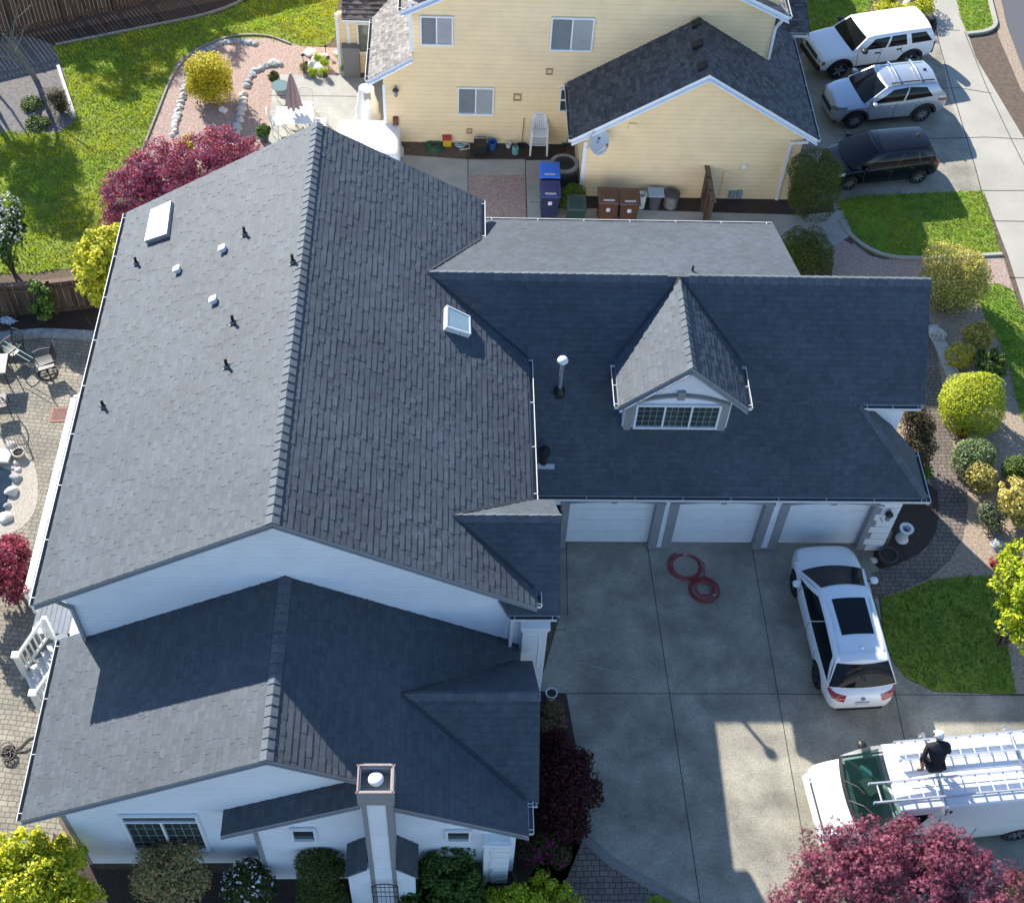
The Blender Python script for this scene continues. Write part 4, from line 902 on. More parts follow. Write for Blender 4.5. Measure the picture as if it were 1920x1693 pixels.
    for fr in S.get('seams', []):          # door gaps
        for sg in (1, -1):
            g = MB(); pts = [side(a[0]+(b[0]-a[0])*k/8, a[1]+(b[1]-a[1])*k/8, sg, .003)[0] for a, b in zip(fr, fr[1:]) for k in range(9)]
            for a, b in zip(pts, pts[1:]): g.bar(a, b, .014, .006, up=(0, sg, 0))
            g.build('panel_gap', SEAM, T)
    for x, z in S.get('handles', []):
        for sg in (1, -1):
            p, nn = side(x, z, sg, .018); MB().box(p, (.2, .035, .045)).build('door_handle', S.get('handle_mat', paint), T, bevel=.012)
    # wheels
    mt = MB(); mr = MB(); tw = .11; R90 = Matrix.Rotation(math.pi/2, 3, 'X')
    mt.lathe([(r*.66, -tw), (r*.9, -tw), (r*.985, -tw*.72), (r, -tw*.3), (r, tw*.3), (r*.985, tw*.72), (r*.9, tw), (r*.66, tw), (r*.62, 0), (r*.66, -tw)], n=30, M=R90)
    mr.lathe([(r*.68, -tw*.9), (r*.62, -tw*.98), (r*.58, -tw*.8), (r*.58, 0)], n=30, M=R90)
    ns = S.get('spokes', 5)
    for k in range(ns):
        a = 2*math.pi*k/ns
        for da in ((-.13, .13) if ns <= 6 else (0,)):
            c, s2 = math.cos(a+da), math.sin(a+da); mr.bar((c*r*.1, -tw*.72, s2*r*.1), (c*r*.6, -tw*.86, s2*r*.6), r*.11, .03, up=(0, 1, 0))
    mr.lathe([(0, -tw*.86), (r*.12, -tw*.84), (r*.15, -tw*.6)], n=12, M=R90)
    hub = MB(); hub.lathe([(0, -tw*.3), (r*.6, -tw*.3)], n=20, M=R90)
    first = None
    for x in (S['xf'], S['xr']):
        for sg in (1, -1):
            if first is None:
                wh = mt.build('wheel', DARK, T, smooth=35); mr.build('rim', S.get('rim_mat', RIMM), wh, smooth=30); hub.build('brake_disc', SEAM, wh); first = wh; o = wh
            else: o = copy_tree(first, parent=T)
            o.location = (x, sg*(hw-tw-.035), r); o.rotation_euler = (0, 0, 0 if sg < 0 else math.pi)
    if S.get('clad'):           # dark arch lips and sills
        for x in (S['xf'], S['xr']):
            for sg in (1, -1):
                g = MB(); pts = []
                for k in range(15):
                    a = math.pi*(k/14); rr = r+.105; px_, pz = x+rr*math.cos(a), r+rr*math.sin(a); p, nn = side(px_, max(pz, r*.75), sg, .012); pts.append(Vector((px_, p.y, max(pz, r*.75))))
                for a, b in zip(pts, pts[1:]): g.bar(a, b, .1, .03, up=(0, sg, 0))
                g.build('wheel_arch', BLACK, T)
        for sg in (1, -1): p0, p1 = side(S['xr']+r+.1, S['clad'], sg, .01)[0], side(S['xf']-r-.1, S['clad'], sg, .01)[0]; MB().bar(p0, p1, .02, .13, up=(0, 0, 1)).build('sill', BLACK, T)
    mz = S.get('mirror')
    if mz:
        for sg in (1, -1):
            c = Vector((mz[0], sg*(wb+.16), mz[1])); m_ = MB(); m_.lathe([(0, -.11), (.07, -.1), (.1, -.03), (.1, .04), (.07, .1), (0, .115)], c, 14, M=Matrix.Rotation(math.pi/2, 3, 'X') @ Matrix.Diagonal((1.1, .8, 1)))
            o = m_.build('mirror', S.get('mirror_mat', paint), T, smooth=50); MB().bar((mz[0], sg*(wb-.02), mz[1]-.03), (mz[0], sg*(wb+.1), mz[1]-.01), .05, .04).build('mirror_arm', BLACK, o)
    return T, dict(side=side, top=top, end=end, front=front, rear=rear, sd=sd, patch=patch, hw=hw, L=L, lamp=lamp)
WP = mat('white_car_paint', (.80, .81, .82), .28, coat=.6); SILV = mat('silver_car_paint', (.40, .44, .50), .32, metal=.5, coat=.6); BLK = mat('dark_blue_car_paint', (.006, .007, .013), .22, coat=.3, spec=.3)
def on_ground(a, b):     # heading and middle from two picture points on the ground
    a, b = G(*a), G(*b); d = a-b; return a, b, math.atan2(d.y, d.x)
def slab(poly, up, th, m, nm, parent): return MB().prism(poly, Vector(up)*th).build(nm, m, parent, bevel=.01)
def curve_bar(fn, pts, w_, h_, m, nm, parent, up=(0, 0, 1)):
    g = MB(); P = [fn(*q) for q in pts]
    for a, b in zip(P, P[1:]): g.bar(a, b, w_, h_, up=up)
    return g.build(nm, m, parent)
# ---- white crossover on the driveway
a, b = G(1480, 1105), G(1523, 1283); d = (a-b).normalized(); hd = math.atan2(d.y, d.x); rt_v = Vector((d.y, -d.x, 0)); SCL = 1.0
mid = (a+b)/2 + rt_v*(.95*SCL)
S1 = dict(L=4.9, W=1.93, r=.375, xf=1.43, xr=-1.42, belt=1.02, roof=1.60, cab=(1.42, .42, -1.55, -2.10), wb=.95, wt=.70, crown=.07, bulge=.16, spokes=5,
  body=[(2.42, .55, .42, .62, .70), (2.38, .74, .30, .72, .80), (2.22, .88, .24, .80, .90), (1.85, .97, .22, .88, 1.0), (1.2, 1.0, .22, .97, 1.08), (.4, .985, .22, 1.0, 1.06), (-.5, .985, .22, 1.02, 1.07), (-1.3, 1.0, .23, 1.04, 1.08), (-1.9, .97, .26, 1.04, 1.08), (-2.28, .90, .30, .98, 1.02), (-2.42, .80, .36, .82, .86), (-2.45, .62, .42, .68, .72)],
  ws=((-.93, .02), (.93, .02), (.86, .90), (-.86, .90)), side=[((.56, .08), (.95, .06), (.88, .86), (.54, .88)), ((.02, .10), (.55, .08), (.53, .88), (.08, .82))],
  rg=((-.985, .03), (.985, .03), (.94, .80), (-.94, .80)), seams=[[(.95, .95), (.98, .6), (.9, .32)], [(-.12, .98), (-.1, .6), (-.12, .3)], [(-1.0, 1.0), (-.92, .75), (-1.02, .5)]], handles=[(.05, .86), (-.88, .9)], mirror=(1.0, 1.08), rim_mat=mat('dark_rim', (.10, .10, .105), .4, metal=.7))
c1, K = vehicle('parked_car', 'white crossover with a black sunroof parked nose to the garage doors', 'car', (mid.x, mid.y, 0), hd, SCL, S1, WP)
n = 8; g = MB(); roofz = lambda x, y: None
def roof_pt(x, y, o=.012):
    t = (x-(-1.55))/(.32+1.55); u = y/(.965*.70); return Vector((x, y, 1.60+.07*(1-u*u)*(.5+.45+.45*(1-abs(2*t-1)**3))*.5*1.9*.55+.02+.045+o))
bm = bmesh.new(); bm.from_mesh([o for o in c1.children if o.name.startswith('cabin')][0].data); ctree = BVHTree.FromBMesh(bm); bm.free()
def rp(x, y, o=.01): h = ctree.ray_cast(Vector((x, y, 4)), Vector((0, 0, -1))); return h[0]+Vector((0, 0, o)) if h[0] else Vector((x, y, 1.66))
def roof_patch(x0, x1, w0, w1, m, nm, T, o=.01, rpf=None):
    rpf = rpf or rp; g = MB(); g.grid([[rpf(x0+(x1-x0)*i/8, (-1+2*j/8)*(w0+(w1-w0)*i/8), o) for j in range(9)] for i in range(9)]); return g.build(nm, m, T, smooth=True)
roof_patch(-.98, .12, .43, .45, CGL, 'sunroof', c1, .012)
for sg in (1, -1): curve_bar(rp, [(-1.45+.2*k, sg*(.57+.02*math.sin(k))) for k in range(9)], .035, .03, GUT, 'roof_rail', c1)
g = MB(); g.grid([[Vector((-1.52-.2*i/3, (-1+2*j/6)*.62, rp(-1.5, (-1+2*j/6)*.6).z+.012-.035*(i/3)**2)) for j in range(7)] for i in range(4)]); g.build('spoiler', WP, c1, smooth=True)
MB().lathe([(0, .07), (.03, .05), (.06, 0)], rp(-1.38, 0, 0), 10).build('antenna_fin', WP, c1, smooth=True)
K['lamp'](-1.5, 180-28, 180-62, .86, .99, .16, .06, RED, 'tail_light'); K['lamp'](1.4, 32, 62, .74, .86, .09, .07, LAMPG, 'headlight')
p = K['end'](0, .72, -1, .02); MB().box(p, (.012, .36, .13)).build('number_plate', mat('plate_white', (.5, .52, .54), .5, .4, 30), c1); p = K['end'](0, .86, -1, .015); MB().lathe([(0, .01), (.06, .01), (.065, 0)], p, 14, M=Matrix.Rotation(-math.pi/2, 3, 'Y')).build('badge', CHR, c1)
MB().bar(K['end'](-.6, .40, -1, .02), K['end'](.6, .40, -1, .02), .03, .12, up=(0, 0, 1)).build('lower_bumper', BLACK, c1)
# ---- white work van
a, b, _ = on_ground((1850, 1562), (1648, 1590)); vd = math.radians(180+5.2); fx = Vector((math.cos(vd), math.sin(vd), 0)); ly = Vector((-fx.y, fx.x, 0))
VS = 1.06; fr_ = G(1512, 1520); vmid = fr_ - fx*(2.9*VS) - ly*(-.22)
WSG = bpy.data.materials.new('tinted_windscreen'); WSG.use_nodes = True; t_ = WSG.node_tree; pb = t_.nodes['Principled BSDF']; pb.inputs['Base Color'].default_value = (.01, .03, .028, 1); pb.inputs['Roughness'].default_value = .04
tr_ = t_.nodes.new('ShaderNodeBsdfTransparent'); tr_.inputs[0].default_value = (.27, .40, .37, 1); mx_ = t_.nodes.new('ShaderNodeMixShader'); mx_.inputs[0].default_value = .42; t_.links.new(tr_.outputs[0], mx_.inputs[1]); t_.links.new(pb.outputs[0], mx_.inputs[2]); t_.links.new(mx_.outputs[0], t_.nodes['Material Output'].inputs[0])
S2 = dict(L=5.8, W=2.02, r=.37, xf=1.75, xr=-1.75, belt=1.22, roof=2.06, cab=(2.18, 1.45, -2.72, -2.86), wb=.965, wt=.79, crown=.07, bulge=.12, spokes=8,
  body=[(2.9, .82, .42, .82, .92), (2.85, .92, .34, .98, 1.06), (2.6, .97, .30, 1.06, 1.16), (2.1, 1.0, .29, 1.13, 1.24), (1.5, 1.0, .29, 1.18, 1.26), (.4, 1.0, .29, 1.2, 1.24), (-1.0, 1.0, .29, 1.2, 1.24), (-2.2, 1.0, .30, 1.2, 1.24), (-2.75, .98, .36, 1.18, 1.22), (-2.86, .93, .46, 1.08, 1.12)],
  ws=((-.95, .03), (.95, .03), (.90, .92), (-.90, .92)), side=[((.80, .10), (.965, .10), (.955, .80), (.80, .80))], rg=((-.8, .2), (.8, .2), (.78, .8), (-.78, .8)),
  seams=[[(1.45, 1.17), (1.4, .6), (1.35, .36)], [(.78, 1.18), (.78, .6), (.78, .36)], [(-.5, 1.18), (-.5, .6), (-.5, .38)]], handles=[(.9, 1.05)], handle_mat=BLACK, mirror=(1.62, 1.32), mirror_mat=BLACK,
  ws_mat=WSG, open_front=True)
van, KV = vehicle('work_van', 'white work van carrying ladders on its roof, half behind the red maple', 'van', (vmid.x, vmid.y, 0), vd, VS, S2, WP)
bm = bmesh.new(); bm.from_mesh([o for o in van.children if o.name.startswith('cabin')][0].data); vtree = BVHTree.FromBMesh(bm); bm.free()
def vrp(x, y, o=.0): h = vtree.ray_cast(Vector((x, y, 4)), Vector((0, 0, -1))); return h[0]+Vector((0, 0, o)) if h[0] else Vector((x, y, 2.1+o))
MB().bar(KV['end'](-.85, .55, 1, .03), KV['end'](.85, .55, 1, .03), .14, .2, up=(0, 0, 1)).build('front_bumper', GUT, van, bevel=.03)
MB().bar(KV['end'](-.55, .82, 1, .0), KV['end'](.55, .82, 1, .0), .03, .1, up=(0, 0, 1)).build('grille', SEAM, van)
for sg in (1, -1):
    MB().box(KV['end'](sg*.74, .82, 1, -.01), (.06, .26, .2)).build('headlight', LAMPG, van, bevel=.02)
    curve_bar(lambda u, s: KV['front'](u, s, .03), [(sg*.25-.1, .06), (sg*.25+.18, .32), (sg*.25+.42, .42)], .02, .02, BLACK, 'wiper', van)
g = MB(); g.grid([[KV['front'](-.96+1.92*i/10, s, .02) for s in (-.02, .07)] for i in range(11)]); g.build('cowl', BLACK, van)
DASH = mat('dash_plastic', (.05, .06, .06), .7, .2, 6); SEATM = mat('seat_cloth', (.12, .14, .15), .9, .2, 10)
MB().box((1.75, 0, 1.22), (.7, 1.7, .1)).box((1.5, 0, 1.1), (.3, 1.7, .3)).build('dashboard', DASH, van, bevel=.03)
for sg in (1, -1): g = MB(); g.box((.95, sg*.45, 1.0), (.5, .55, .16)); g.box((.68, sg*.45, 1.3), (.14, .52, .65)); g.box((.66, sg*.45, 1.7), (.1, .28, .18)); g.build('front_seat', SEATM, van, bevel=.03)
Ms = Matrix.Rotation(-1.1, 3, 'Y'); g = MB(); g.tube([Vector((1.33, .45, 1.36))+Ms @ Vector((.19*math.cos(k*math.pi/10), .19*math.sin(k*math.pi/10), 0)) for k in range(21)], .018, 6); g.build('steering_wheel', BLACK, van)
MB().box((1.72, -.15, 1.30), (.3, .42, .05), Matrix.Rotation(.4, 3, 'Z')).build('papers', mat('paper', (.5, .5, .42), .8), van); MB().box((1.7, -.5, 1.30), (.22, .3, .07)).build('hi_vis_cloth', mat('teal_cloth', (.10, .36, .40), .8), van)
MB().box((.3, 0, 1.3), (.05, 1.75, 1.3)).build('bulkhead', DASH, van)
for y in (-.6, -.3, 0, .3, .6):
    curve_bar(vrp, [(-2.5+.45*k, y, .006) for k in range(9)], .05, .018, WP, 'roof_rib', van)
RK = mat('rack_metal', (.48, .49, .51), .35, metal=.7)
for x in (.5, -1.5):
    g = MB(); pts = [Vector((x, -.94, 2.0)), Vector((x, -.9, 2.24)), Vector((x, .9, 2.24)), Vector((x, .94, 2.0))]
    for p, q in zip(pts, pts[1:]): g.bar(p, q, .05, .05)
    g.build('roof_rack', RK, van)
ALU = mat('ladder_aluminium', (.66, .67, .69), .35, .1, 8, metal=.55)
def ladder(label, x0, x1, y0, y1, z, step=.32):
    t = thing('ladder', label, 'ladder', (vmid.x, vmid.y, 0), vd, 'ladders on the van roof'); t.scale = (VS, VS, VS)
    for y in (y0, y1):
        g = MB(); g.bar((x0, y, z), (x1, y, z), .035, .085); r_ = g.build('rail', ALU, t); g = MB()
        for x in (x0, x1): g.box((x, y, z), (.05, .045, .1))
        g.build('end_cap', UB, r_)
    n = int((x1-x0)/step)
    for k in range(n): MB().tube([(x0+(k+.5)*(x1-x0)/n, y0, z), (x0+(k+.5)*(x1-x0)/n, y1, z)], .02, 8).build('rung', ALU, t)
    return t
ladder('long aluminium ladder overhanging the van windscreen', -2.75, 2.1, .22, .66, 2.34)
ladder('shorter aluminium ladder lying on the far side of the van roof', -2.6, 1.25, -.70, -.26, 2.33)
# ---- neighbour's cars
def wheelbase_place(fp, rp_, S, s, side_y):
    a, b = G(*fp), G(*rp_); d = (a-b).normalized(); hd = math.atan2(d.y, d.x); nrm = Vector((-d.y, d.x, 0)); ctr = (a+b)/2; off = (S['xf']+S['xr'])/2*s
    return ctr - nrm*(side_y*(S['W']/2-.15)*s) - d*off, hd
S3 = dict(L=4.5, W=1.74, r=.36, xf=1.33, xr=-1.40, belt=1.04, roof=1.50, cab=(.95, .42, -2.02, -2.26), wb=.95, wt=.80, crown=.05, bulge=.08, spokes=5, clad=.42,
  body=[(2.12, .80, .42, .78, .86), (2.06, .92, .36, .90, .97), (1.8, .97, .34, .97, 1.03), (1.1, 1.0, .34, 1.03, 1.08), (.3, 1.0, .34, 1.08, 1.12), (-1.0, 1.0, .34, 1.1, 1.13), (-1.9, 1.0, .36, 1.1, 1.13), (-2.22, .96, .42, 1.06, 1.1), (-2.3, .9, .48, .96, 1.0)],
  side=[((.63, .10), (.90, .10), (.86, .80), (.64, .84)), ((.36, .10), (.60, .10), (.61, .84), (.40, .84)), ((.04, .12), (.30, .12), (.33, .84), (.10, .84))], rg=((-.86, .12), (.86, .12), (.84, .86), (-.84, .86)),
  seams=[[(.78, 1.05), (.76, .7), (.7, .46)], [(-.12, 1.08), (-.12, .7), (-.12, .46)], [(-.95, 1.08), (-.9, .9), (-1.05, .75)]], handles=[(.02, .93), (-.82, .95)], handle_mat=BLACK, mirror=(.62, 1.16), mirror_mat=BLACK)
loc, hd = wheelbase_place((1562, 147), (1700, 126), S3, 1.11, 1)
c3, K3 = vehicle('parked_car', 'boxy white off-roader with a spare wheel on its tail, topmost of the three neighbour cars', 'car', (loc.x, loc.y, 0), hd, 1.11, S3, WP, 'cars on the yellow house drive')
MB().bar(K3['end'](-.74, .52, 1, .03), K3['end'](.74, .52, 1, .03), .16, .2, up=(0, 0, 1)).build('front_bumper', BLACK, c3, bevel=.03); MB().bar(K3['end'](-.74, .55, -1, .03), K3['end'](.74, .55, -1, .03), .14, .16, up=(0, 0, 1)).build('rear_bumper', BLACK, c3, bevel=.03)
MB().bar(K3['end'](-.45, .78, 1, .0), K3['end'](.45, .78, 1, .0), .04, .16, up=(0, 0, 1)).build('grille', SEAM, c3)
for sg in (1, -1):
    MB().box(K3['end'](sg*.6, .79, 1, -.0), (.05, .24, .16)).build('headlight', LAMPG, c3, bevel=.015); p = K3['side'](2.0, .74, sg, .0)[0]; MB().box(p, (.12, .03, .13)).build('indicator', AMB, c3); MB().box(K3['end'](sg*.74, .86, -1, 0), (.05, .14, .34)).build('tail_light', RED, c3, bevel=.015)
t = MB(); t.lathe([(.2, -.1), (.33, -.1), (.36, -.05), (.36, .05), (.33, .1), (.0, .1)], n=28, M=Matrix.Rotation(math.pi/2, 3, 'Y')).lathe([(0, -.1), (.2, -.1)], n=20, M=Matrix.Rotation(math.pi/2, 3, 'Y'))
o = t.build('spare_wheel', DARK, c3, smooth=35); o.location = (-2.48, -.1, 1.05); MB().box((.1, 0, -.05), (.2, .5, .06)).box((.1, .15, .1), (.2, .06, .5)).build('carrier', BLACK, o)
S4 = dict(L=4.28, W=1.78, r=.345, xf=1.30, xr=-1.25, belt=1.0, roof=1.53, cab=(1.08, .28, -1.52, -1.98), wb=.94, wt=.72, crown=.06, bulge=.13, spokes=10, clad=.30,
  body=[(2.12, .60, .34, .62, .70), (2.06, .78, .26, .74, .82), (1.88, .90, .22, .84, .93), (1.5, .97, .2, .93, 1.02), (.9, 1.0, .2, 1.0, 1.08), (0, .985, .2, 1.02, 1.07), (-.8, 1.0, .2, 1.05, 1.09), (-1.5, .985, .22, 1.08, 1.12), (-1.92, .92, .26, 1.06, 1.1), (-2.1, .84, .32, .92, .96), (-2.14, .7, .4, .74, .78)],
  side=[((.55, .08), (.93, .06), (.82, .80), (.55, .86)), ((.16, .20), (.52, .08), (.53, .86), (.22, .78))], rg=((-.86, .15), (.86, .15), (.80, .78), (-.80, .78)),
  seams=[[(.9, 1.0), (.92, .6), (.82, .3)], [(-.1, 1.02), (-.08, .6), (-.1, .3)], [(-.95, 1.04), (-.85, .75), (-.92, .5)]], handles=[(.05, .86), (-.85, .9)], mirror=(.78, 1.08))
loc, hd = wheelbase_place((1592, 240), (1726, 226), S4, 1.07, 1)
c4, K4 = vehicle('parked_car', 'silver crossover with roof bars, middle of the three neighbour cars', 'car', (loc.x, loc.y, 0), hd, 1.07, S4, SILV, 'cars on the yellow house drive')
def tree_of(T):
    bm = bmesh.new(); bm.from_mesh([o for o in T.children if o.name.startswith('cabin')][0].data); t = BVHTree.FromBMesh(bm); bm.free(); return lambda x, y, o=.01: ((t.ray_cast(Vector((x, y, 4)), Vector((0, 0, -1)))[0] or Vector((x, y, 1.6)))+Vector((0, 0, o)))
r4 = tree_of(c4)
for sg in (1, -1): curve_bar(r4, [(-1.45+.2*k, sg*.56, .05) for k in range(9)], .035, .03, BLACK, 'roof_rail', c4)
for x in (-.15, -.95): curve_bar(lambda y: r4(x, y, .0)*1+Vector((0, 0, .1-.02*abs(y))), [(-.6,), (-.3,), (0,), (.3,), (.6,)], .07, .03, CHR, 'roof_bar', c4)
MB().lathe([(0, .08), (.03, .06), (.07, 0)], r4(-1.3, 0, 0), 10).build('antenna_fin', BLACK, c4)
MB().bar(K4['end'](-.4, .62, 1, .01), K4['end'](.4, .62, 1, .01), .03, .16, up=(0, 0, 1)).build('grille', BLACK, c4); MB().bar(K4['end'](-.7, .33, 1, .02), K4['end'](.7, .33, 1, .02), .06, .16, up=(0, 0, 1)).build('lower_bumper', BLACK, c4)
K4['lamp'](1.2, 25, 58, .74, .86, .11, .1, mat('smoked_headlight', (.09, .10, .12), .06, .8, 30, spec=1.0), 'headlight'); K4['lamp'](-1.2, 180-30, 180-60, .84, .94, .2, .08, RED, 'tail_light')
S5 = dict(L=3.99, W=1.70, r=.31, xf=1.28, xr=-1.27, belt=.93, roof=1.42, cab=(1.30, .30, -1.45, -1.80), wb=.93, wt=.70, crown=.06, bulge=.14, spokes=8,
  body=[(1.98, .62, .28, .50, .58), (1.92, .78, .2, .62, .70), (1.7, .92, .17, .74, .84), (1.2, .99, .16, .86, .95), (.5, 1.0, .16, .92, .98), (-.5, .99, .16, .95, .99), (-1.2, 1.0, .18, .99, 1.03), (-1.7, .96, .22, 1.0, 1.04), (-1.93, .88, .28, .9, .94), (-1.98, .76, .36, .72, .76)],
  side=[((.50, .08), (.92, .06), (.80, .80), (.50, .86)), ((.22, .10), (.47, .08), (.48, .86), (.26, .82)), ((.07, .2), (.19, .12), (.22, .8), (.14, .7))], rg=((-.86, .1), (.86, .1), (.80, .8), (-.80, .8)),
  seams=[[(.85, .9), (.86, .55), (.78, .26)], [(-.15, .94), (-.13, .55), (-.15, .26)]], handles=[(0, .78), (-.85, .82)], mirror=(.85, .98))
loc, hd = wheelbase_place((1585, 355), (1718, 342), S5, 1.04, 1)
c5, K5 = vehicle('parked_car', 'dark blue-black hatchback beside the clipped conifer, bottom of the three neighbour cars', 'car', (loc.x, loc.y, 0), hd, 1.04, S5, BLK, 'cars on the yellow house drive')
K5['lamp'](1.0, 26, 55, .58, .72, .1, .1, LAMPG, 'headlight'); K5['lamp'](-1.2, 180-32, 180-60, .80, .9, .24, .14, RED, 'tail_light')
r5 = tree_of(c5); MB().lathe([(0, .08), (.03, .06), (.07, 0)], r5(-1.2, 0, 0), 10).build('antenna_fin', BLACK, c5)
# ================================================================ PLANTS
LEAF = {}
def leafmat(nm, c, tr=.25): LEAF[nm] = mat('leaf_'+nm, c, .6, attr=True, trans=tr, spec=.3); return LEAF[nm]
leafmat('golden', (.55, .47, .025)); leafmat('lime', (.42, .47, .03)); leafmat('green', (.085, .14, .022)); leafmat('dark', (.062, .085, .018)); leafmat('olive', (.33, .30, .13))
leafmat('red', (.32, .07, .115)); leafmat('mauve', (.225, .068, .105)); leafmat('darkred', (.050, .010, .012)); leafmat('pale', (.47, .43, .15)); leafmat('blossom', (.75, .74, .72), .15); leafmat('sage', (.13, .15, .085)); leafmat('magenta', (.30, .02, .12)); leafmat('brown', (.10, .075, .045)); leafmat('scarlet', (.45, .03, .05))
BARKW = mat('tree_bark', (.09, .075, .062), .9, .3, 12, .5, 40)
def ell(rg, n): v = rg.normal(size=(n, 3)); return v/np.linalg.norm(v, axis=1, keepdims=True)
def leaves(blobs, n, leaf, rg, depth=.35, noise=.12, clump=None, star=False, up=.25, zmin=.02, bottom=-.75, asp=.6):
    """positions and faces of n leaves filling the given ellipsoids"""
    ws = np.array([b[1][0]*b[1][1]+b[1][1]*b[1][2]+b[1][0]*b[1][2] for b in blobs]); ws = ws/ws.sum(); bi = rg.choice(len(blobs), n, p=ws)
    C = np.array([list(b[0]) for b in blobs])[bi]; Rr = np.array([list(b[1]) for b in blobs])[bi]
    if clump:
        nc, rc = clump; cb = rg.choice(len(blobs), nc, p=ws); D = ell(rg, nc); D[:, 2] = np.maximum(D[:, 2], -.45)
        cc = np.array([list(b[0]) for b in blobs])[cb] + D*np.array([list(b[1]) for b in blobs])[cb]*rg.uniform(.72, 1.0, (nc, 1))
        k = rg.integers(0, nc, n); q = ell(rg, n); rad = rc*rg.uniform(.2, 1, n)**.5*rg.uniform(.6, 1.25, nc)[k]
        P = cc[k] + q*rad[:, None]*np.array([1, 1, .75]); nrm = q*.9 + D[k]*.5; tone = rg.uniform(.8, 1.2, nc)[k]
    else:
        d = ell(rg, n); d[:, 2] = np.where(d[:, 2] < bottom, -d[:, 2], d[:, 2]); rr = 1-depth*rg.random(n)**1.6
        ph = d @ rg.normal(size=(3, 6))*5; rr = rr*(1+noise*np.sin(ph+rg.uniform(0, 6, 6)).mean(1)*1.6)
        P = C + d*Rr*rr[:, None]; nrm = d/Rr; nrm /= np.linalg.norm(nrm, axis=1, keepdims=True); tone = np.ones(n)
    P[:, 2] = np.maximum(P[:, 2], zmin+.05*rg.random(n))
    nrm = nrm + rg.normal(size=(n, 3))*.55 + np.array([0, 0, up]); nrm /= np.linalg.norm(nrm, axis=1, keepdims=True)
    a = np.cross(nrm, rg.normal(size=(n, 3))); a /= np.linalg.norm(a, axis=1, keepdims=True); b = np.cross(nrm, a)
    s = leaf*rg.uniform(.6, 1.35, n)[:, None]
    if star:
        Vs, m = [], 5
        for j in range(m):
            t = (j-2)*1.05; dr = a*np.cos(t)+b*np.sin(t); sd = -a*np.sin(t)+b*np.cos(t); ln = s*(1-.14*abs(j-2)); 
            Vs.append(np.stack([P, P+dr*ln*.45+sd*ln*.17, P+dr*ln-nrm*ln*.15, P+dr*ln*.45-sd*ln*.17], 1))
        V = np.stack(Vs, 1).reshape(-1, 3); F = np.arange(len(V)).reshape(-1, 4); rep = m
    else:
        V = np.stack([P-a*s, P+b*s*asp-nrm*s*.12, P+a*s, P-b*s*asp-nrm*s*.12], 1).reshape(-1, 3); F = np.arange(len(V)).reshape(-1, 4); rep = 1
    return V, F, np.repeat(tone, rep), rep
def foliage(nm, parent, blobs, n, leaf, m, seed, pal=((1, 1, 1),), var=.28, **k):
    rg = np.random.default_rng(seed); V, F, tone, rep = leaves(blobs, n, leaf, rg, **k)
    pl_ = np.array(pal)[rg.integers(0, len(pal), n)]; g = (1+rg.uniform(-var, var, n))[:, None]; col = np.repeat(pl_*g, rep, 0)*tone[:, None]
    return np_mesh(nm, V, F, m, col, parent)
def stems(parent, base, tips, r=.05, nm='stem', m=None, wob=.1, seed=1):
    R = random.Random(seed); mb = MB()
    for t in tips:
        p = [Vector(base)+(Vector(t)-Vector(base))*(k/5)+Vector((R.uniform(-wob, wob), R.uniform(-wob, wob), 0))*math.sin(math.pi*k/5) for k in range(6)]; mb.tube(p, [r*(1-.16*k) for k in range(6)], 6)
    return mb.build(nm, m or BARKW, parent, smooth=60)
SEED = [100]
def bush(name, label, cat, spots, m, n, leaf, group=None, pal=((1, 1, 1), (1.25, 1.15, .9), (.75, .85, .9)), rz=.85, zc=None, ry=1.0, tree=False, blossoms=None, **k):
    """spots: (x, y, half width in picture points[, height of the middle]) of every lobe of the crown"""
    SEED[0] += 1; blobs = []
    for s in spots:
        x, y, rw = s[:3]; R = rw*38.5/F_PX; R = rw*((G(x, y)-CAM).length)/F_PX; h = s[3] if len(s) > 3 else (zc if zc is not None else R*rz*.85); c = G(x, y, h); blobs.append((c, (R, R*ry, R*rz)))
    if not k.get('clump'):
        R_ = random.Random(SEED[0])
        for c, r in list(blobs):
            for q in range(4): a_ = R_.uniform(0, 6.28); s_ = R_.uniform(.4, .62); blobs.append((c+Vector((math.cos(a_)*r[0]*.55, math.sin(a_)*r[1]*.55, R_.uniform(-.05, .55)*r[2])), tuple(e*s_ for e in r)))
    cx = sum(b[0].x for b in blobs)/len(blobs); cy = sum(b[0].y for b in blobs)/len(blobs); base = Vector((cx, cy, 0))
    n = int(n*1.75); leaf *= .74; T = thing(name, label, cat, base, 0, group); lb = [(b[0]-base, b[1]) for b in blobs]
    foliage('crown' if tree else 'foliage', T, lb, n, leaf, LEAF[m], SEED[0], pal, **k)
    if blossoms: foliage('blossom', T, [(c, tuple(q*1.03 for q in r)) for c, r in lb], blossoms[1], blossoms[2], LEAF[blossoms[0]], SEED[0]+500, ((1, 1, 1), (.85, .85, .85)), depth=.08, bottom=-.1)
    if tree:
        stems(T, (0, 0, -.05), [c+Vector((0, 0, -.1*r[2])) for c, r in lb] + [lb[0][0]], max(.05, lb[0][1][0]*.07), 'trunk', seed=SEED[0])
    else: stems(T, (0, 0, -.03), [c+Vector((r[0]*.4*math.cos(q), r[1]*.4*math.sin(q), r[2]*.2)) for c, r in lb for q in (0, 1.6, 3.2, 4.8)], .02, 'stem', seed=SEED[0])
    return T
YP = ((1, 1, 1), (1.2, 1.12, 1), (.8, .85, .9), (1.0, 1.1, 1.2)); RP = ((1, 1, 1), (1.35, 1.0, 1.05), (.6, .7, .75), (1.1, 1.3, 1.4))
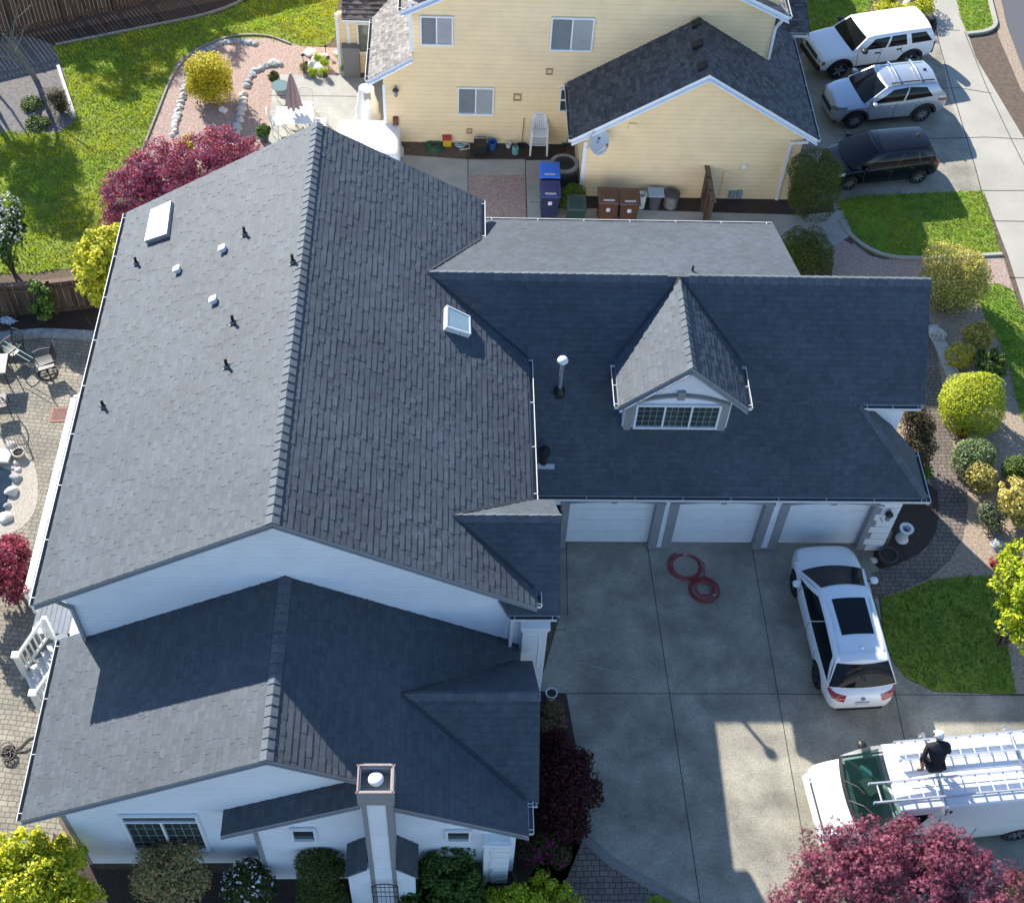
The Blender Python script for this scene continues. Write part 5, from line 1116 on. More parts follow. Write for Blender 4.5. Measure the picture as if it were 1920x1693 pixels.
bush('golden_shrub', 'round golden yellow shrub in the bark bed of the back garden', 'shrub', [(392, 138, 42, .95), (402, 165, 34, .6), (378, 160, 30, .6)], 'golden', 6500, .055, pal=YP, depth=.45, noise=.16)
bush('red_maple', 'spreading purple-red maple behind the corner of the grey house', 'tree', [(250, 372, 58, 2.3), (235, 415, 40, 2.0), (300, 330, 62, 2.6), (365, 300, 55, 2.6), (425, 285, 44, 2.4), (455, 290, 34, 2.2), (410, 258, 26, 2.7), (262, 330, 34, 2.9), (340, 345, 62, 2.2)], 'red', 26000, .058, pal=((1, 1, 1), (1.35, 1.0, 1.05), (.45, .55, .65), (.9, 1.9, 1.9), (1.6, .7, .7), (.8, 1.4, 1.4)), tree=True, clump=(420, .27), star=False, asp=.45)
bush('yellow_shrub', 'small bright yellow shrub among the purple-red maple', 'shrub', [(346, 276, 15, 2.0), (352, 262, 8, 2.1)], 'golden', 500, .07, pal=YP)
bush('golden_tree', 'layered yellow-green tree squeezed between the fence and the grey house eave', 'tree', [(195, 472, 42, 2.6), (176, 510, 34, 2.2), (192, 545, 30, 1.7), (205, 500, 36, 2.4), (212, 450, 26, 2.5)], 'lime', 7500, .075, pal=((1.25, 1.1, 1), (1.5, 1.2, 1.1), (.85, .95, .9), (1.7, 1.4, 2.4)), tree=True, clump=(190, .20))
bush('leafy_shrub', 'open green leafy shrub against the low dark fence', 'shrub', [(72, 552, 20, 1.2), (80, 575, 22, .7), (66, 535, 10, 1.5)], 'green', 900, .075, clump=(34, .16), pal=((1.3, 1.4, 1.2), (.8, .9, .9), (1.8, 1.9, 1.6)))
bush('blossom_tree', 'green tree with white blossom at the left edge above the fence', 'tree', [(4, 400, 34, 2.0), (14, 440, 30, 1.7), (-25, 440, 50, 1.9), (0, 465, 30, 1.4)], 'green', 3500, .07, tree=True, clump=(90, .24), pal=((.8, 1.0, 1.3), (1.1, 1.2, 1.3), (.6, .75, .9)), blossoms=('blossom', 520, .05))
bush('red_maple', 'low crimson maple overhanging the paver patio at the left edge', 'tree', [(18, 1040, 34, 1.3), (28, 1075, 26, .8), (-20, 1060, 60, 1.5), (10, 1105, 28, .6)], 'red', 6500, .06, tree=True, clump=(170, .2), pal=((1, .9, .9), (1.5, 1, 1), (.5, .5, .55), (1.3, 1.1, 1.1)))
bush('lime_tree', 'bright yellow-green tree in the bottom left corner beside the front wall', 'tree', [(70, 1625, 62, 2.0), (20, 1610, 52, 2.1), (120, 1650, 52, 1.5), (50, 1680, 80, 1.8), (150, 1685, 40, .9), (-40, 1650, 80, 1.9)], 'lime', 15000, .07, tree=True, clump=(380, .22), pal=((1.25, 1.1, .8), (1.6, 1.3, 1.0), (.7, .8, .8), (1.0, 1.0, .8)))
bush('mottled_shrub', 'rounded olive and pinkish shrub below the large front window', 'shrub', [(318, 1634, 58, 1.1), (290, 1652, 40, .8), (345, 1655, 42, .8)], 'olive', 5200, .05, pal=((1, 1, 1), (1.3, 1.1, 1), (.7, .9, .8), (1.5, 1.0, 1.0)), depth=.6)
bush('flowering_shrub', 'dark shrub dotted with white flowers in the front bed', 'shrub', [(468, 1662, 46, .7), (452, 1675, 30, .5)], 'dark', 3000, .05, blossoms=('blossom', 330, .042))
bush('clipped_shrub', 'tall dark clipped evergreen column left of the chimney', 'shrub', [(600, 1622, 42, 1.6), (602, 1650, 44, 1.1), (604, 1690, 46, .7)], 'dark', 9500, .036, pal=((1.3, 1.2, 1), (.8, .9, 1), (1.6, 1.3, .9)), depth=.15, noise=.04)
bush('leafy_shrub', 'loose dark green shrub right of the chimney', 'shrub', [(845, 1625, 46, 1.5), (818, 1655, 44, 1.0), (862, 1660, 42, 1.0), (800, 1690, 44, .7), (850, 1700, 55, .6)], 'green', 8000, .065, pal=((.8, .95, 1), (1.1, 1.15, 1), (.5, .65, .7)), clump=(230, .2))
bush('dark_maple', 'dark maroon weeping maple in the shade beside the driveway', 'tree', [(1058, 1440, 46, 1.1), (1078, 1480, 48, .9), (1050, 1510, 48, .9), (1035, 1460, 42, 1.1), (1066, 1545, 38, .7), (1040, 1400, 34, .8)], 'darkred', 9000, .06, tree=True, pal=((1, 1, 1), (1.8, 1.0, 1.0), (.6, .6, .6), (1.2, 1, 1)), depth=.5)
bush('azalea', 'shaded azalea with magenta flowers at the foot of the corner pier', 'shrub', [(1012, 1590, 34, .4), (1045, 1600, 26, .4), (990, 1600, 28, .4)], 'dark', 2600, .05, blossoms=('magenta', 420, .05))
bush('flower_clump', 'low clump of leaves and pink flowers by the porch edge of the drive', 'shrub', [(1035, 1332, 20, .3), (1046, 1356, 18, .25), (1028, 1362, 20, .25)], 'olive', 1200, .045, pal=((.6, .6, .5), (.9, .7, .5), (.4, .5, .4)), blossoms=('magenta', 90, .045))
bush('lime_shrub', 'yellow-green shrub at the bottom edge beside the dark paving', 'shrub', [(1000, 1692, 52, .9), (955, 1705, 46, .7), (1045, 1702, 40, .6)], 'lime', 5500, .055, clump=(150, .2), pal=((.85, .95, .8), (1.2, 1.15, .9), (.6, .75, .7)))
bush('pink_maple', 'large dusty pink maple in front of the white van', 'tree', [(1560, 1625, 62, 2.6), (1640, 1600, 62, 2.9), (1720, 1590, 55, 3.0), (1775, 1600, 42, 3.1), (1800, 1650, 70, 2.7), (1700, 1660, 90, 2.8), (1600, 1690, 95, 2.5), (1520, 1690, 60, 2.2), (1860, 1700, 70, 2.4), (1745, 1562, 26, 3.3), (1565, 1572, 26, 3.1), (1490, 1700, 40, 1.9)], 'mauve', 15000, .085, tree=True, star=True, clump=(420, .30), pal=((1, 1, 1), (1.35, 1.4, 1.4), (.55, .45, .5), (.8, .6, .7), (1.5, 1.1, 1.15)))
bush('lime_tree', 'bright lime green tree cut by the right edge above the shaded lawn', 'tree', [(1905, 1095, 36, 2.6), (1912, 1150, 38, 2.2), (1930, 1060, 48, 2.8), (1945, 1190, 45, 1.9), (1960, 1120, 70, 2.7)], 'lime', 7500, .07, tree=True, clump=(180, .22), pal=((1.0, 1.05, .7), (1.35, 1.25, .8), (.6, .75, .6)))
bush('clipped_conifer', 'tall dark clipped conifer at the corner of the yellow garage', 'shrub', [(1528, 322, 44, 2.1), (1528, 350, 46, 1.4), (1526, 372, 46, .9)], 'dark', 11000, .036, pal=((1.4, 1.4, 1.1), (.8, .9, 1), (1.9, 1.6, .9)), depth=.15, noise=.05)
bush('clipped_hedge', 'flat topped dark hedge block beyond the garage ridge', 'hedge', [(1495, 466, 36, .7), (1522, 470, 36, .7), (1500, 490, 40, .5), (1525, 495, 36, .5)], 'dark', 8500, .036, pal=((1.5, 1.4, 1), (1, 1, 1), (1.9, 1.6, .9)), depth=.12, noise=.03, rz=1.0)
bush('variegated_shrub', 'big round yellow-green shrub past the end of the garage ridge', 'shrub', [(1787, 512, 56, 1.2), (1778, 535, 50, .8), (1800, 535, 45, .8)], 'pale', 9000, .05, pal=((.85, .88, .4), (1.1, 1.05, .6), (.55, .62, .4), (1.3, 1.2, 1.0)), depth=.3, noise=.15)
bush('flowering_shrub', 'spray of white flowers against the big round yellow-green shrub', 'shrub', [(1772, 562, 30, .5), (1760, 552, 16, .6), (1788, 574, 20, .4)], 'olive', 1300, .045, blossoms=('blossom', 130, .045))
bush('variegated_shrub', 'yellow and bronze shrub at the edge of the right lawn', 'shrub', [(1834, 630, 28, .7)], 'pale', 2200, .05, pal=((1, .85, .35), (.7, .6, .35), (.5, .5, .3), (1.3, 1.1, .8)), depth=.4)
bush('golden_shrub', 'squat golden shrub beside the pale slab path', 'shrub', [(1800, 666, 25, .5)], 'golden', 1900, .05, pal=((1.0, .95, 2.5), (1.15, 1.1, 3.5), (.7, .75, 2)), depth=.25)
bush('leafy_shrub', 'open green shrub between the golden shrub and the right lawn', 'shrub', [(1858, 683, 28, .6), (1872, 690, 20, .4)], 'green', 1700, .06, pal=((1.5, 1.3, 1), (1, 1, 1), (.6, .7, .8)), clump=(50, .16))
bush('dome_shrub', 'large smooth yellow-green dome shrub, the biggest of the right bed', 'shrub', [(1823, 752, 56, .85), (1823, 768, 56, .55)], 'lime', 11000, .042, pal=((.92, .92, .7), (1.2, 1.1, .8), (.58, .68, .7)), depth=.14, noise=.1, up=.5)
bush('silvery_shrub', 'pale green rounded shrub, upper of the pair by the brick path', 'shrub', [(1825, 858, 36, .5), (1805, 868, 22, .35)], 'sage', 2600, .05, pal=((1.3, 1.6, 1), (1.9, 2.1, 1.7), (.8, 1, .7)), depth=.35)
bush('cream_shrub', 'cream flecked shrub, lower of the pair by the brick path', 'shrub', [(1840, 888, 28, .45), (1845, 905, 20, .35)], 'pale', 1900, .055, pal=((1.2, 1.1, .8), (1.5, 1.4, 1.4), (.5, .5, .3)), depth=.5)
bush('leafy_shrub', 'small dark green shrub at the right edge of the bed', 'shrub', [(1905, 880, 26, .5)], 'green', 1500, .05, pal=((1.2, 1.1, .8), (.7, .8, .8)), depth=.4)
bush('cream_shrub', 'big creamy yellow shrub cut by the right edge', 'shrub', [(1908, 932, 36, .7), (1925, 950, 40, .6)], 'pale', 3600, .06, pal=((1.2, 1.1, .8), (1.55, 1.45, 1.4), (.75, .72, .4)), clump=(90, .17))
bush('grey_shrub', 'thin grey-green shrub on the bank below the creamy shrubs', 'shrub', [(1858, 970, 26, .4), (1868, 985, 18, .3)], 'sage', 900, .05, pal=((.9, .9, .8), (.6, .65, .6), (1.3, 1.3, 1.1)), depth=.7)
bush('brown_shrub', 'tall brown twiggy shrub against the garage corner by the path', 'shrub', [(1718, 800, 32, 1.3), (1725, 835, 32, .9), (1715, 860, 28, .6), (1722, 780, 24, 1.6)], 'brown', 4200, .05, depth=.8, pal=((1, 1, 1), (1.4, 1.25, 1.1), (.7, .8, .6), (1.0, 1.2, .7)))
bush('leafy_shrub', 'small bright green shrub under the garage gutter corner', 'shrub', [(1730, 884, 18, .5)], 'green', 600, .05, pal=((1.3, 1.5, .8), (1, 1.1, .8)))
bush('candytuft', 'white flower mound at the end of the pale slab path', 'plant', [(1757, 627, 15, .15)], 'blossom', 600, .035, rz=.6)
bush('red_flower', 'red flower clump in the shadow of the dome shrub', 'plant', [(1807, 812, 11, .12)], 'scarlet', 130, .045, rz=.7)
bush('red_flower', 'dim red flower clump beside the shaded lawn corner', 'plant', [(1868, 1055, 13, .12)], 'scarlet', 150, .045, rz=.7, pal=((.5, .5, .5), (.8, .8, .8)))
bush('round_shrub', 'bright green round shrub behind the wheelie bins', 'shrub', [(1072, 372, 26, .6)], 'green', 2600, .04, pal=((1.1, 1.15, .6), (1.4, 1.4, .6), (.8, .9, .6)), depth=.2)
bush('golden_hedge', 'yellow-green low hedge behind the white off-roader', 'hedge', [(1655, 22, 20, .4), (1680, 25, 20, .4), (1705, 26, 20, .4), (1728, 18, 20, .4), (1660, 0, 20, .5), (1735, -5, 20, .5)], 'lime', 4200, .05, pal=((1.2, 1.05, .7), (1.5, 1.25, .8), (.8, .85, .7)), depth=.2)
bush('grass_clump', 'dry brown ornamental grass clump in the shaded corner bed', 'plant', [(100, 182, 24, .5), (112, 200, 20, .35)], 'brown', 1400, .09, asp=.12, depth=.9, pal=((.8, .95, .7), (1.1, 1.1, .8), (.5, .7, .4)))
for q, lb in (((640, 108), 'green tuft beside the grey cabinet, farther of two'), ((645, 128), 'green tuft beside the grey cabinet, nearer of two'), ((598, 108), 'green tuft between the white boulders'), ((608, 117), 'small green tuft right of the white boulders'), ((588, 136), 'green tuft at the patio corner below the boulders'), ((606, 134), 'larger green tuft overhanging the patio edge'), ((570, 128), 'bronze tuft left of the boulders')):
    bush('grass_tuft', lb, 'plant', [(q[0], q[1], 9 if q[0] < 640 else 11, .22)], 'lime' if q[0] != 570 else 'olive', 240, .10, asp=.1, depth=.9, up=.0, pal=((.8, 1, .7), (1.1, 1.2, .8)))
for q, lb, r in (((60, 195), 'weedy green patch in the shaded corner bed', 20), ((70, 232), 'weedy patch along the bed edge below the dry grass', 22)):
    bush('weed_patch', lb, 'plant', [(q[0], q[1], r, .08)], 'green', 420, .06, rz=.3)
# bare tree in the top left corner
def bare_tree(label, base, h, r, seed, lean):
    T = thing('bare_tree', label, 'tree', base); R = random.Random(seed); tm = MB(); bm_ = MB()
    def grow(p, d, L, r, lv, mb):
        P = [p]; rr = [r]; n = 5
        for k in range(n):
            d = (d+Vector((R.uniform(-.16, .16), R.uniform(-.16, .16), R.uniform(-.02, .1)))).normalized(); P.append(P[-1]+d*L/n); rr.append(r*(1-.12*(k+1)))
        mb.tube(P, rr, 7 if lv == 0 else 5)
        if lv < 4:
            for k in range(3 if lv < 2 else 2):
                i = R.randint(2, n); a = R.uniform(0, 6.28); dd = (d*.7+Vector((math.cos(a), math.sin(a), R.uniform(.0, .6)))*.75).normalized(); grow(P[i], dd, L*R.uniform(.55, .75), rr[i]*.6, lv+1, bm_)
    grow(Vector((0, 0, -.05)), Vector(lean).normalized(), h, r, 0, tm)
    tm.build('trunk', mat('grey_bark', (.16, .17, .16), .85, .3, 14, .4, 40), T, smooth=60); bm_.build('branches', MATS['grey_bark'], T, smooth=60); return T
bare_tree('bare pale branched tree standing in the shaded corner bed', G(68, 150), 2.4, .11, 4, (-.12, .02, 1))
bare_tree('bare slim tree behind the back lawn fence', G(120, 40)+Vector((0, 1.2, 0)), 3.4, .10, 9, (.05, -.05, 1))
for k, q in enumerate(([(-140, -66, 42, 5), (-110, -40, 34, 4.7), (-165, -95, 40, 5)], [(-175, -135, 44, 5), (-150, -160, 36, 5.2)], [(-10, -285, 44, 5), (50, -300, 40, 5)], [(120, -330, 44, 5.2), (180, -330, 38, 5)])):
    bush('garden_tree', 'leafy tree standing just beyond the picture whose shadow falls on the back lawn', 'tree', q, 'green', 2600, .10, 'trees outside the frame', tree=True, clump=(90, .3))
# ================================================================ ROCKS, POND, PATIO THINGS
ROCK = mat('pale_rock', (.52, .50, .46), .85, .35, 5, .6, 18); ROCKG = mat('grey_rock', (.30, .32, .34), .85, .4, 5, .6, 18); ROCKW = mat('white_boulder', (.66, .64, .58), .8, .2, 4, .5, 14)
def rock(label, x, y, rw, m, seed, group=None, flat=.6, asp=None, name='rock'):
    R = random.Random(seed); r = rw*((G(x, y)-CAM).length)/F_PX; p = G(x, y, r*flat*.3); bm = bmesh.new(); bmesh.ops.create_icosphere(bm, subdivisions=3, radius=1)
    a, b = asp or (R.uniform(.8, 1.25), R.uniform(.75, 1.1)); cuts = [(Vector((R.uniform(-1, 1), R.uniform(-1, 1), R.uniform(-.2, 1))).normalized(), R.uniform(.6, .85)) for _ in range(7)]
    for v in bm.verts:
        for n, d in cuts:
            q = v.co.dot(n)
            if q > d: v.co -= n*(q-d)*.9
        v.co = Vector((v.co.x*r*a, v.co.y*r*b, v.co.z*r*flat))
    me = bpy.data.meshes.new(name); bm.to_mesh(me); bm.free(); me.materials.append(m); me.polygons.foreach_set('use_smooth', [True]*len(me.polygons)); me.set_sharp_from_angle(angle=math.radians(28))
    o = bpy.data.objects.new(name, me); COL.objects.link(o); o.location = p; o.rotation_euler = (0, 0, R.uniform(0, 6)); return tag(o, label, 'rock', group)
def along(pts, step):
    out = []; 
    for (x0, y0), (x1, y1) in zip(pts, pts[1:]):
        L = math.hypot(x1-x0, y1-y0); n = max(1, round(L/step)); out += [(x0+(x1-x0)*k/n, y0+(y1-y0)*k/n) for k in range(n)]
    return out
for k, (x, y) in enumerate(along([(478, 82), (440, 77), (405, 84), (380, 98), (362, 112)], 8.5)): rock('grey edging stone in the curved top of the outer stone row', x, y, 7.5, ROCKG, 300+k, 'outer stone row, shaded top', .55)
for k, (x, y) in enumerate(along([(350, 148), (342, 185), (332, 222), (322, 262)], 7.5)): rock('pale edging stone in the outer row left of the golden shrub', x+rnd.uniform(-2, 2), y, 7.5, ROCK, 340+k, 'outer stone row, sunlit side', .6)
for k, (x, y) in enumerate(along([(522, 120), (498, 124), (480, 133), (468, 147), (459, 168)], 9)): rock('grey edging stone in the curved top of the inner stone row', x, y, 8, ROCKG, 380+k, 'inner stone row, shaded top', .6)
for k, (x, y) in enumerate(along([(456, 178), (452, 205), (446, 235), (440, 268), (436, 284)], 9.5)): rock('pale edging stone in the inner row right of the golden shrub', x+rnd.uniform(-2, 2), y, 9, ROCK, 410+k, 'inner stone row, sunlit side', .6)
for k, (x, y, r, lb) in enumerate([(582, 101, 13, 'large white boulder, farthest of the patio boulders'), (596, 111, 15, 'tall white boulder in the middle of the patio boulders'), (587, 121, 11, 'white boulder second nearest the patio edge'), (600, 130, 16, 'long white boulder nearest the patio edge'), (609, 106, 8, 'smaller white boulder on the right of the patio boulders'), (634, 102, 8, 'white stone against the yellow house foundation'), (513, 119, 9, 'white stone lying at the head of the inner stone row')]): rock(lb, x, y, r, ROCKW, 450+k, None, .7)
POND = mat('pond_water', (.012, .020, .024), .03, .4, 1.5, spec=1.0)
sheet('pebble_ground', [(-40, 815), (30, 828), (62, 860), (72, 900), (70, 950), (50, 985), (10, 1005), (-40, 1010)], 2.4*Z, PEB, 1)
sheet('pond_water', [(-60, 872), (20, 876), (24, 905), (16, 930), (10, 960), (-4, 980), (-60, 990)], 3.6*Z, POND, 1)
mb = MB(); a = [G(*q, .16) for q in ((-40, 838), (24, 843), (14, 866), (-40, 864))]; tag(mb.prism(a, (0, 0, -.1)).build('stone_slab', ROCKW, None, bevel=.02), 'flat pale stone slab bridging the top of the pond', 'slab')
for k, (x, y, r, m, lb) in enumerate([(20, 834, 9, ROCK, 'brown-grey stone above the pond slab'), (31, 868, 6, ROCK, 'small pale stone under the round pot'), (25, 877, 5, ROCK, 'smallest pale stone between pot and pond'), (34, 880, 6, ROCKW, 'small white stone right of the pond'), (29, 896, 11, ROCKG, 'dark rounded rock at the pond edge'), (22, 922, 13, ROCKW, 'long white rock at the pond edge'), (14, 949, 8, ROCKG, 'grey and white rock lower on the pond edge'), (9, 970, 13, ROCKW, 'large white rock at the bottom of the pond')]): rock(lb, x, y, r, m, 480+k, None, .65)
TERR = mat('pale_pot', (.52, .46, .37), .8, .15, 8); SOILP = BARK
def pot(name, label, x, y, r, h, m, z=0, prof=None, cat='pot', fill=SOILP):
    T = thing(name, label, cat, G(x, y, z)); P = prof or [(r*.72, 0), (r*.95, h*.8), (r*1.05, h*.86), (r*1.05, h), (r*.88, h), (r*.82, h*.78)]
    MB().lathe([(0, 0)]+P, n=24).build('vessel', m, T, smooth=40); MB().lathe([(0, h*.8), (r*.84, h*.8)], n=20).build('soil', fill, T); return T
pot('garden_pot', 'round pale bowl pot standing by the pond', 37, 855, .17, .2, TERR)
WHC = mat('white_ceramic', (.70, .72, .72), .35, .1, 6)
URN = [(.13, 0), (.155, .04), (.12, .1), (.105, .22), (.12, .36), (.16, .43), (.165, .47), (.10, .47), (.09, .3)]
pot('garden_urn', 'tall white ceramic urn on the dark bed beside the brick path', 1690, 1012, .15, .46, WHC, 0, [(r*1.25, z*1.25) for r, z in URN])
pot('garden_urn', 'white ceramic pot beside the porch edge of the driveway', 1033, 1308, .15, .3, WHC)
pot('garden_bowl', 'wide dark bowl planter at the garage corner', 1661, 1050, .27, .3, mat('dark_pot', (.05, .05, .05), .6, .3, 8))
pot('barrel_planter', 'round wooden half barrel at the foot of the front corner pier', 935, 1668, .42, .45, mat('old_oak', (.06, .05, .042), .85, .4, 10, .3, 40))
rock('standing grey driftwood stump in front of the garage quoins', 1662, 1012, 14, mat('driftwood', (.16, .14, .115), .9, .4, 10, .5, 30), 500, None, 2.4, (.55, .5), 'driftwood')
rock('small white stone beside the dark bowl planter', 1638, 1050, 7, ROCKW, 501); rock('grey boulder in the shadow by the right lawn corner', 1872, 1022, 17, ROCKG, 502); rock('grey-white rock under the big round yellow-green shrub', 1808, 572, 8, ROCKG, 503)
rock('dark flat rock in the shadow of the dome shrub', 1832, 818, 14, ROCKG, 504); rock('flat pale rock above the dome shrub', 1822, 706, 16, ROCK, 505)
SLAB = mat('pale_slab', (.47, .45, .40), .85, .1, 8, .15, 60)
cl = path_px([(1746, 612), (1765, 650), (1782, 692), (1798, 738)], 2); k0 = 0
for i in range(0, len(cl)-3, 3):
    a, b = cl[i], cl[min(i+3, len(cl)-1)]; d = (b-a).normalized(); nn = Vector((-d.y, d.x, 0))*.21; mb = MB(); g = .012
    mb.prism([(q.x, q.y, .09) for q in (a+d*g-nn, b-d*g-nn, b-d*g+nn, a+d*g+nn)], (0, 0, -.09)); tag(mb.build('edging_slab', SLAB, None, bevel=.008), 'pale rectangular slab in the curved row beside the garage', 'slab', 'pale slabs beside the garage')
# edging boards and low garden borders
def strip_border(name, label, pts, w_, h_, m, cat='edging'):
    P = path_px(pts); g = MB()
    for a, b in zip(P, P[1:]): g.bar(a+Vector((0, 0, h_/2)), b+Vector((0, 0, h_/2)), w_, h_)
    return tag(g.build(name, m), label, cat)
TIMB = mat('old_timber', (.27, .25, .22), .9, .25, 8)
strip_border('lawn_edging', 'thin pale edging between the back lawn and the red bark bed', [(265, 288), (280, 250), (300, 200), (315, 160), (335, 122), (372, 92), (430, 68), (500, 66), (545, 84)], .07, .07, TIMB)
strip_border('lawn_edging', 'straight timber edging along the back fence bed', [(105, 87), (240, 60), (420, 24), (490, -20)], .1, .1, TIMB)
strip_border('lawn_edging', 'pale log edging on the right side of the shaded corner bed', [(110, 128), (122, 165), (132, 195), (141, 222)], .12, .14, ROCK)
strip_border('bed_edging', 'concrete edging curving below the front lawn of the yellow house', [(1575, 415), (1592, 440), (1620, 464), (1660, 482), (1720, 487), (1878, 478)], .12, .08, CONC2)
strip_border('retaining_edge', 'low stone edge behind the patio under the dark fence', [(-60, 648), (60, 628), (120, 630), (186, 634)], .25, .2, ROCKG)
MB().box((0, 0, .06), (.28, .2, .12)).build('tmp', WHITE)
o = bpy.data.objects['tmp']; o.name = 'white_block'; o.location = G(419, 209); o.rotation_euler = (0, 0, -.6); tag(o, 'small white block lying below the golden shrub', 'block')
# drain cover
T = thing('drain_cover', 'red-brown square grate set in the paver patio', 'drain', G(112, 778), .05); DC = mat('rusty_grate', (.30, .15, .115), .8, .3, 12)
mb = MB(); 
for s in (-1, 1): mb.box((s*.24, 0, .012), (.06, .56, .024)); mb.box((0, s*.25, .013), (.42, .06, .022))
mb.build('frame', DC, T); mb = MB()
for k in range(11): mb.box((-.19+.038*k, 0, .010), (.02, .44, .016))
mb.build('grille', DC, T)
# ---- metal and resin furniture
IRON = mat('dark_iron', (.045, .045, .048), .5, .2, 20, metal=.5); PMET = mat('pale_metal', (.62, .60, .56), .4, metal=.2); TEAL = mat('teal_plastic', (.16, .33, .31), .5)
def patio_chair(label, loc, rz, m, seat=None, group=None, swivel=False, s=1.0):
    T = thing('patio_chair', label, 'chair', loc, rz, group); T.scale = (s, s, s); seat = seat or m
    g = MB(); g.grid([[Vector((-.24+.48*i/6, -.24+.46*j/6, .44-.02*math.cos((i-3)*.5))) for j in range(7)] for i in range(7)]); so = g.build('seat', seat, T); so.modifiers.new('s', 'SOLIDIFY').thickness = .03
    g = MB()
    for k in range(7): x = -.21+.07*k; g.tube([(x, -.23, .45), (x, -.30, .68), (x, -.36, .9+.05*math.cos((k-3)*.5))], .009, 5)
    for z, y in ((.62, -.285), (.78, -.325)): g.tube([(-.23, y, z), (.23, y, z)], .008, 5)
    g.tube([(-.25, -.22, .44), (-.25, -.32, .75), (-.22, -.37, .92), (0, -.385, .97), (.22, -.37, .92), (.25, -.32, .75), (.25, -.22, .44)], .016, 6); g.build('backrest', m, T, smooth=50)
    for sx in (-1, 1): MB().tube([(sx*.26, -.28, .64), (sx*.30, 0, .66), (sx*.28, .2, .63), (sx*.25, .22, .44)], .016, 6).build('armrest', m, T, smooth=50)
    if swivel:
        MB().tube([(0, 0, .06), (0, 0, .42)], .03, 8).build('post', m, T); MB().lathe([(.25, .0), (.27, .03), (.25, .05), (.23, .03), (.25, 0)], n=24).build('base_ring', m, T)
        g = MB(); g.bar((-.25, 0, .05), (.25, 0, .05), .03, .03); g.bar((0, -.25, .055), (0, .25, .055), .03, .03); g.build('base_spokes', m, T)
    else:
        for sx in (-1, 1):
            for sy in (-1, 1): MB().tube([(sx*.24, sy*.22, .44), (sx*.26, sy*.26, 0)], .015, 6).build('leg', m, T)
    return T
def patio_table(name, label, loc, rz, w_, d_, h, mt, ml, group=None):
    T = thing(name, label, 'table', loc, rz, group); MB().box((0, 0, h-.02), (w_, d_, .035)).build('tabletop', mt, T, bevel=.012)
    for sx in (-1, 1):
        for sy in (-1, 1): MB().tube([(sx*(w_/2-.08), sy*(d_/2-.08), h-.03), (sx*(w_/2-.04), sy*(d_/2-.04), 0)], .02, 6).build('leg', ml, T)
    return T
patio_chair('black iron swivel chair standing alone on the paver patio', G(90, 700), 2.0, IRON, swivel=True, s=1.15)
patio_chair('black iron chair cut by the left edge below the pale table', G(2, 772), .3, IRON, s=1.15); patio_chair('dark chair with curled arm behind the pale table', G(30, 672), 2.6, IRON, s=1.0)
patio_table('patio_table', 'pale stone topped table at the left edge of the paver patio', G(-12, 712), .1, 1.15, .8, .72, mat('stone_top', (.40, .36, .31), .6, .25, 6), IRON)
T = thing('water_butt', 'round teal tub at the left edge with a teal pole beside it', 'tub', G(-8, 672)); MB().lathe([(0, 0), (.2, 0), (.25, .55), (.27, .58), (.25, .6), (.22, .58), (.2, .1)], n=24).build('vessel', TEAL, T, smooth=40); MB().lathe([(0, .45), (.235, .45)], n=20).build('water', POND, T)
T = thing('garden_pole', 'thin teal poles leaning across the patio beside the tub', 'pole', (0, 0, 0))
for q in (((8, 640), (62, 672)), ((4, 648), (56, 678))): MB().tube([G(*q[0], .75), G(*q[1], .75)], .012, 6).build('pole', TEAL, T)
T = thing('plastic_bag', 'crumpled blue-white plastic bag under the dark fence', 'bag', G(16, 602)); bm = bmesh.new(); bmesh.ops.create_icosphere(bm, subdivisions=3, radius=.2)
for v in bm.verts: v.co = Vector((v.co.x*1.3, v.co.y*.8, max(-.02, v.co.z*.7)))*(1+.35*math.sin(v.co.x*40)*math.cos(v.co.y*33+v.co.z*29))
me = bpy.data.meshes.new('bag_skin'); bm.to_mesh(me); bm.free(); me.materials.append(mat('blue_white_plastic', (.45, .52, .62), .3)); o = bpy.data.objects.new('bag_skin', me); COL.objects.link(o); o.parent = T
# pink ribbon on the deck rail
p = G(52, 1104, 2.16); T = thing('ribbon_bow', 'red and white ribbon tied at the corner of the deck railing', 'bow', p); RB = mat('ribbon_red', (.5, .06, .09), .6)
for a in (0, 2.2, 4.3): MB().tube([(0, 0, 0), (.1*math.cos(a), .1*math.sin(a), .06), (.13*math.cos(a+.5), .13*math.sin(a+.5), -.02), (0, 0, -.02)], .022, 6).build('loop', RB if a else WHITE, T)
# hoses and cables
def coil(c, r0, r1, turns, z0, r, seed, ph=0):
    R = random.Random(seed); out = []
    for k in range(int(turns*26)+1):
        a = ph+2*math.pi*k/26; t = k/(turns*26); rr = r0+(r1-r0)*t+.05*math.sin(a*.37+seed)+R.uniform(-.006, .006); out.append(Vector((c.x+rr*math.cos(a)+.03*math.sin(a*.21), c.y+rr*math.sin(a)*.96, z0+r+.012*math.floor(k/26)*.8)))
    return out
REDH = mat('red_hose', (.30, .04, .045), .45)
T = thing('air_hose', 'red air hose in two touching coils on the shaded driveway', 'hose', (0, 0, 0)); ca, cb = G(1284, 1063), G(1319, 1107)
mb = MB(); mb.tube(coil(ca, .47, .38, 3.3, .012, .016, 1, 2.0), .016, 6); mb.build('coil', REDH, T, smooth=True); MB().tube(coil(cb, .44, .22, 7.2, .012, .016, 4, 1.0), .016, 6).build('coil', REDH, T, smooth=True)
q0 = ca+Vector((.3, .3, .02)); MB().tube([ca+Vector((-.05, .42, .03)), ca+Vector((.3, .36, .03)), ca+Vector((.56, .1, .02)), ca+Vector((.52, -.3, .03)), cb+Vector((-.02, .38, .05))], .014, 6).build('link', REDH, T, smooth=True)
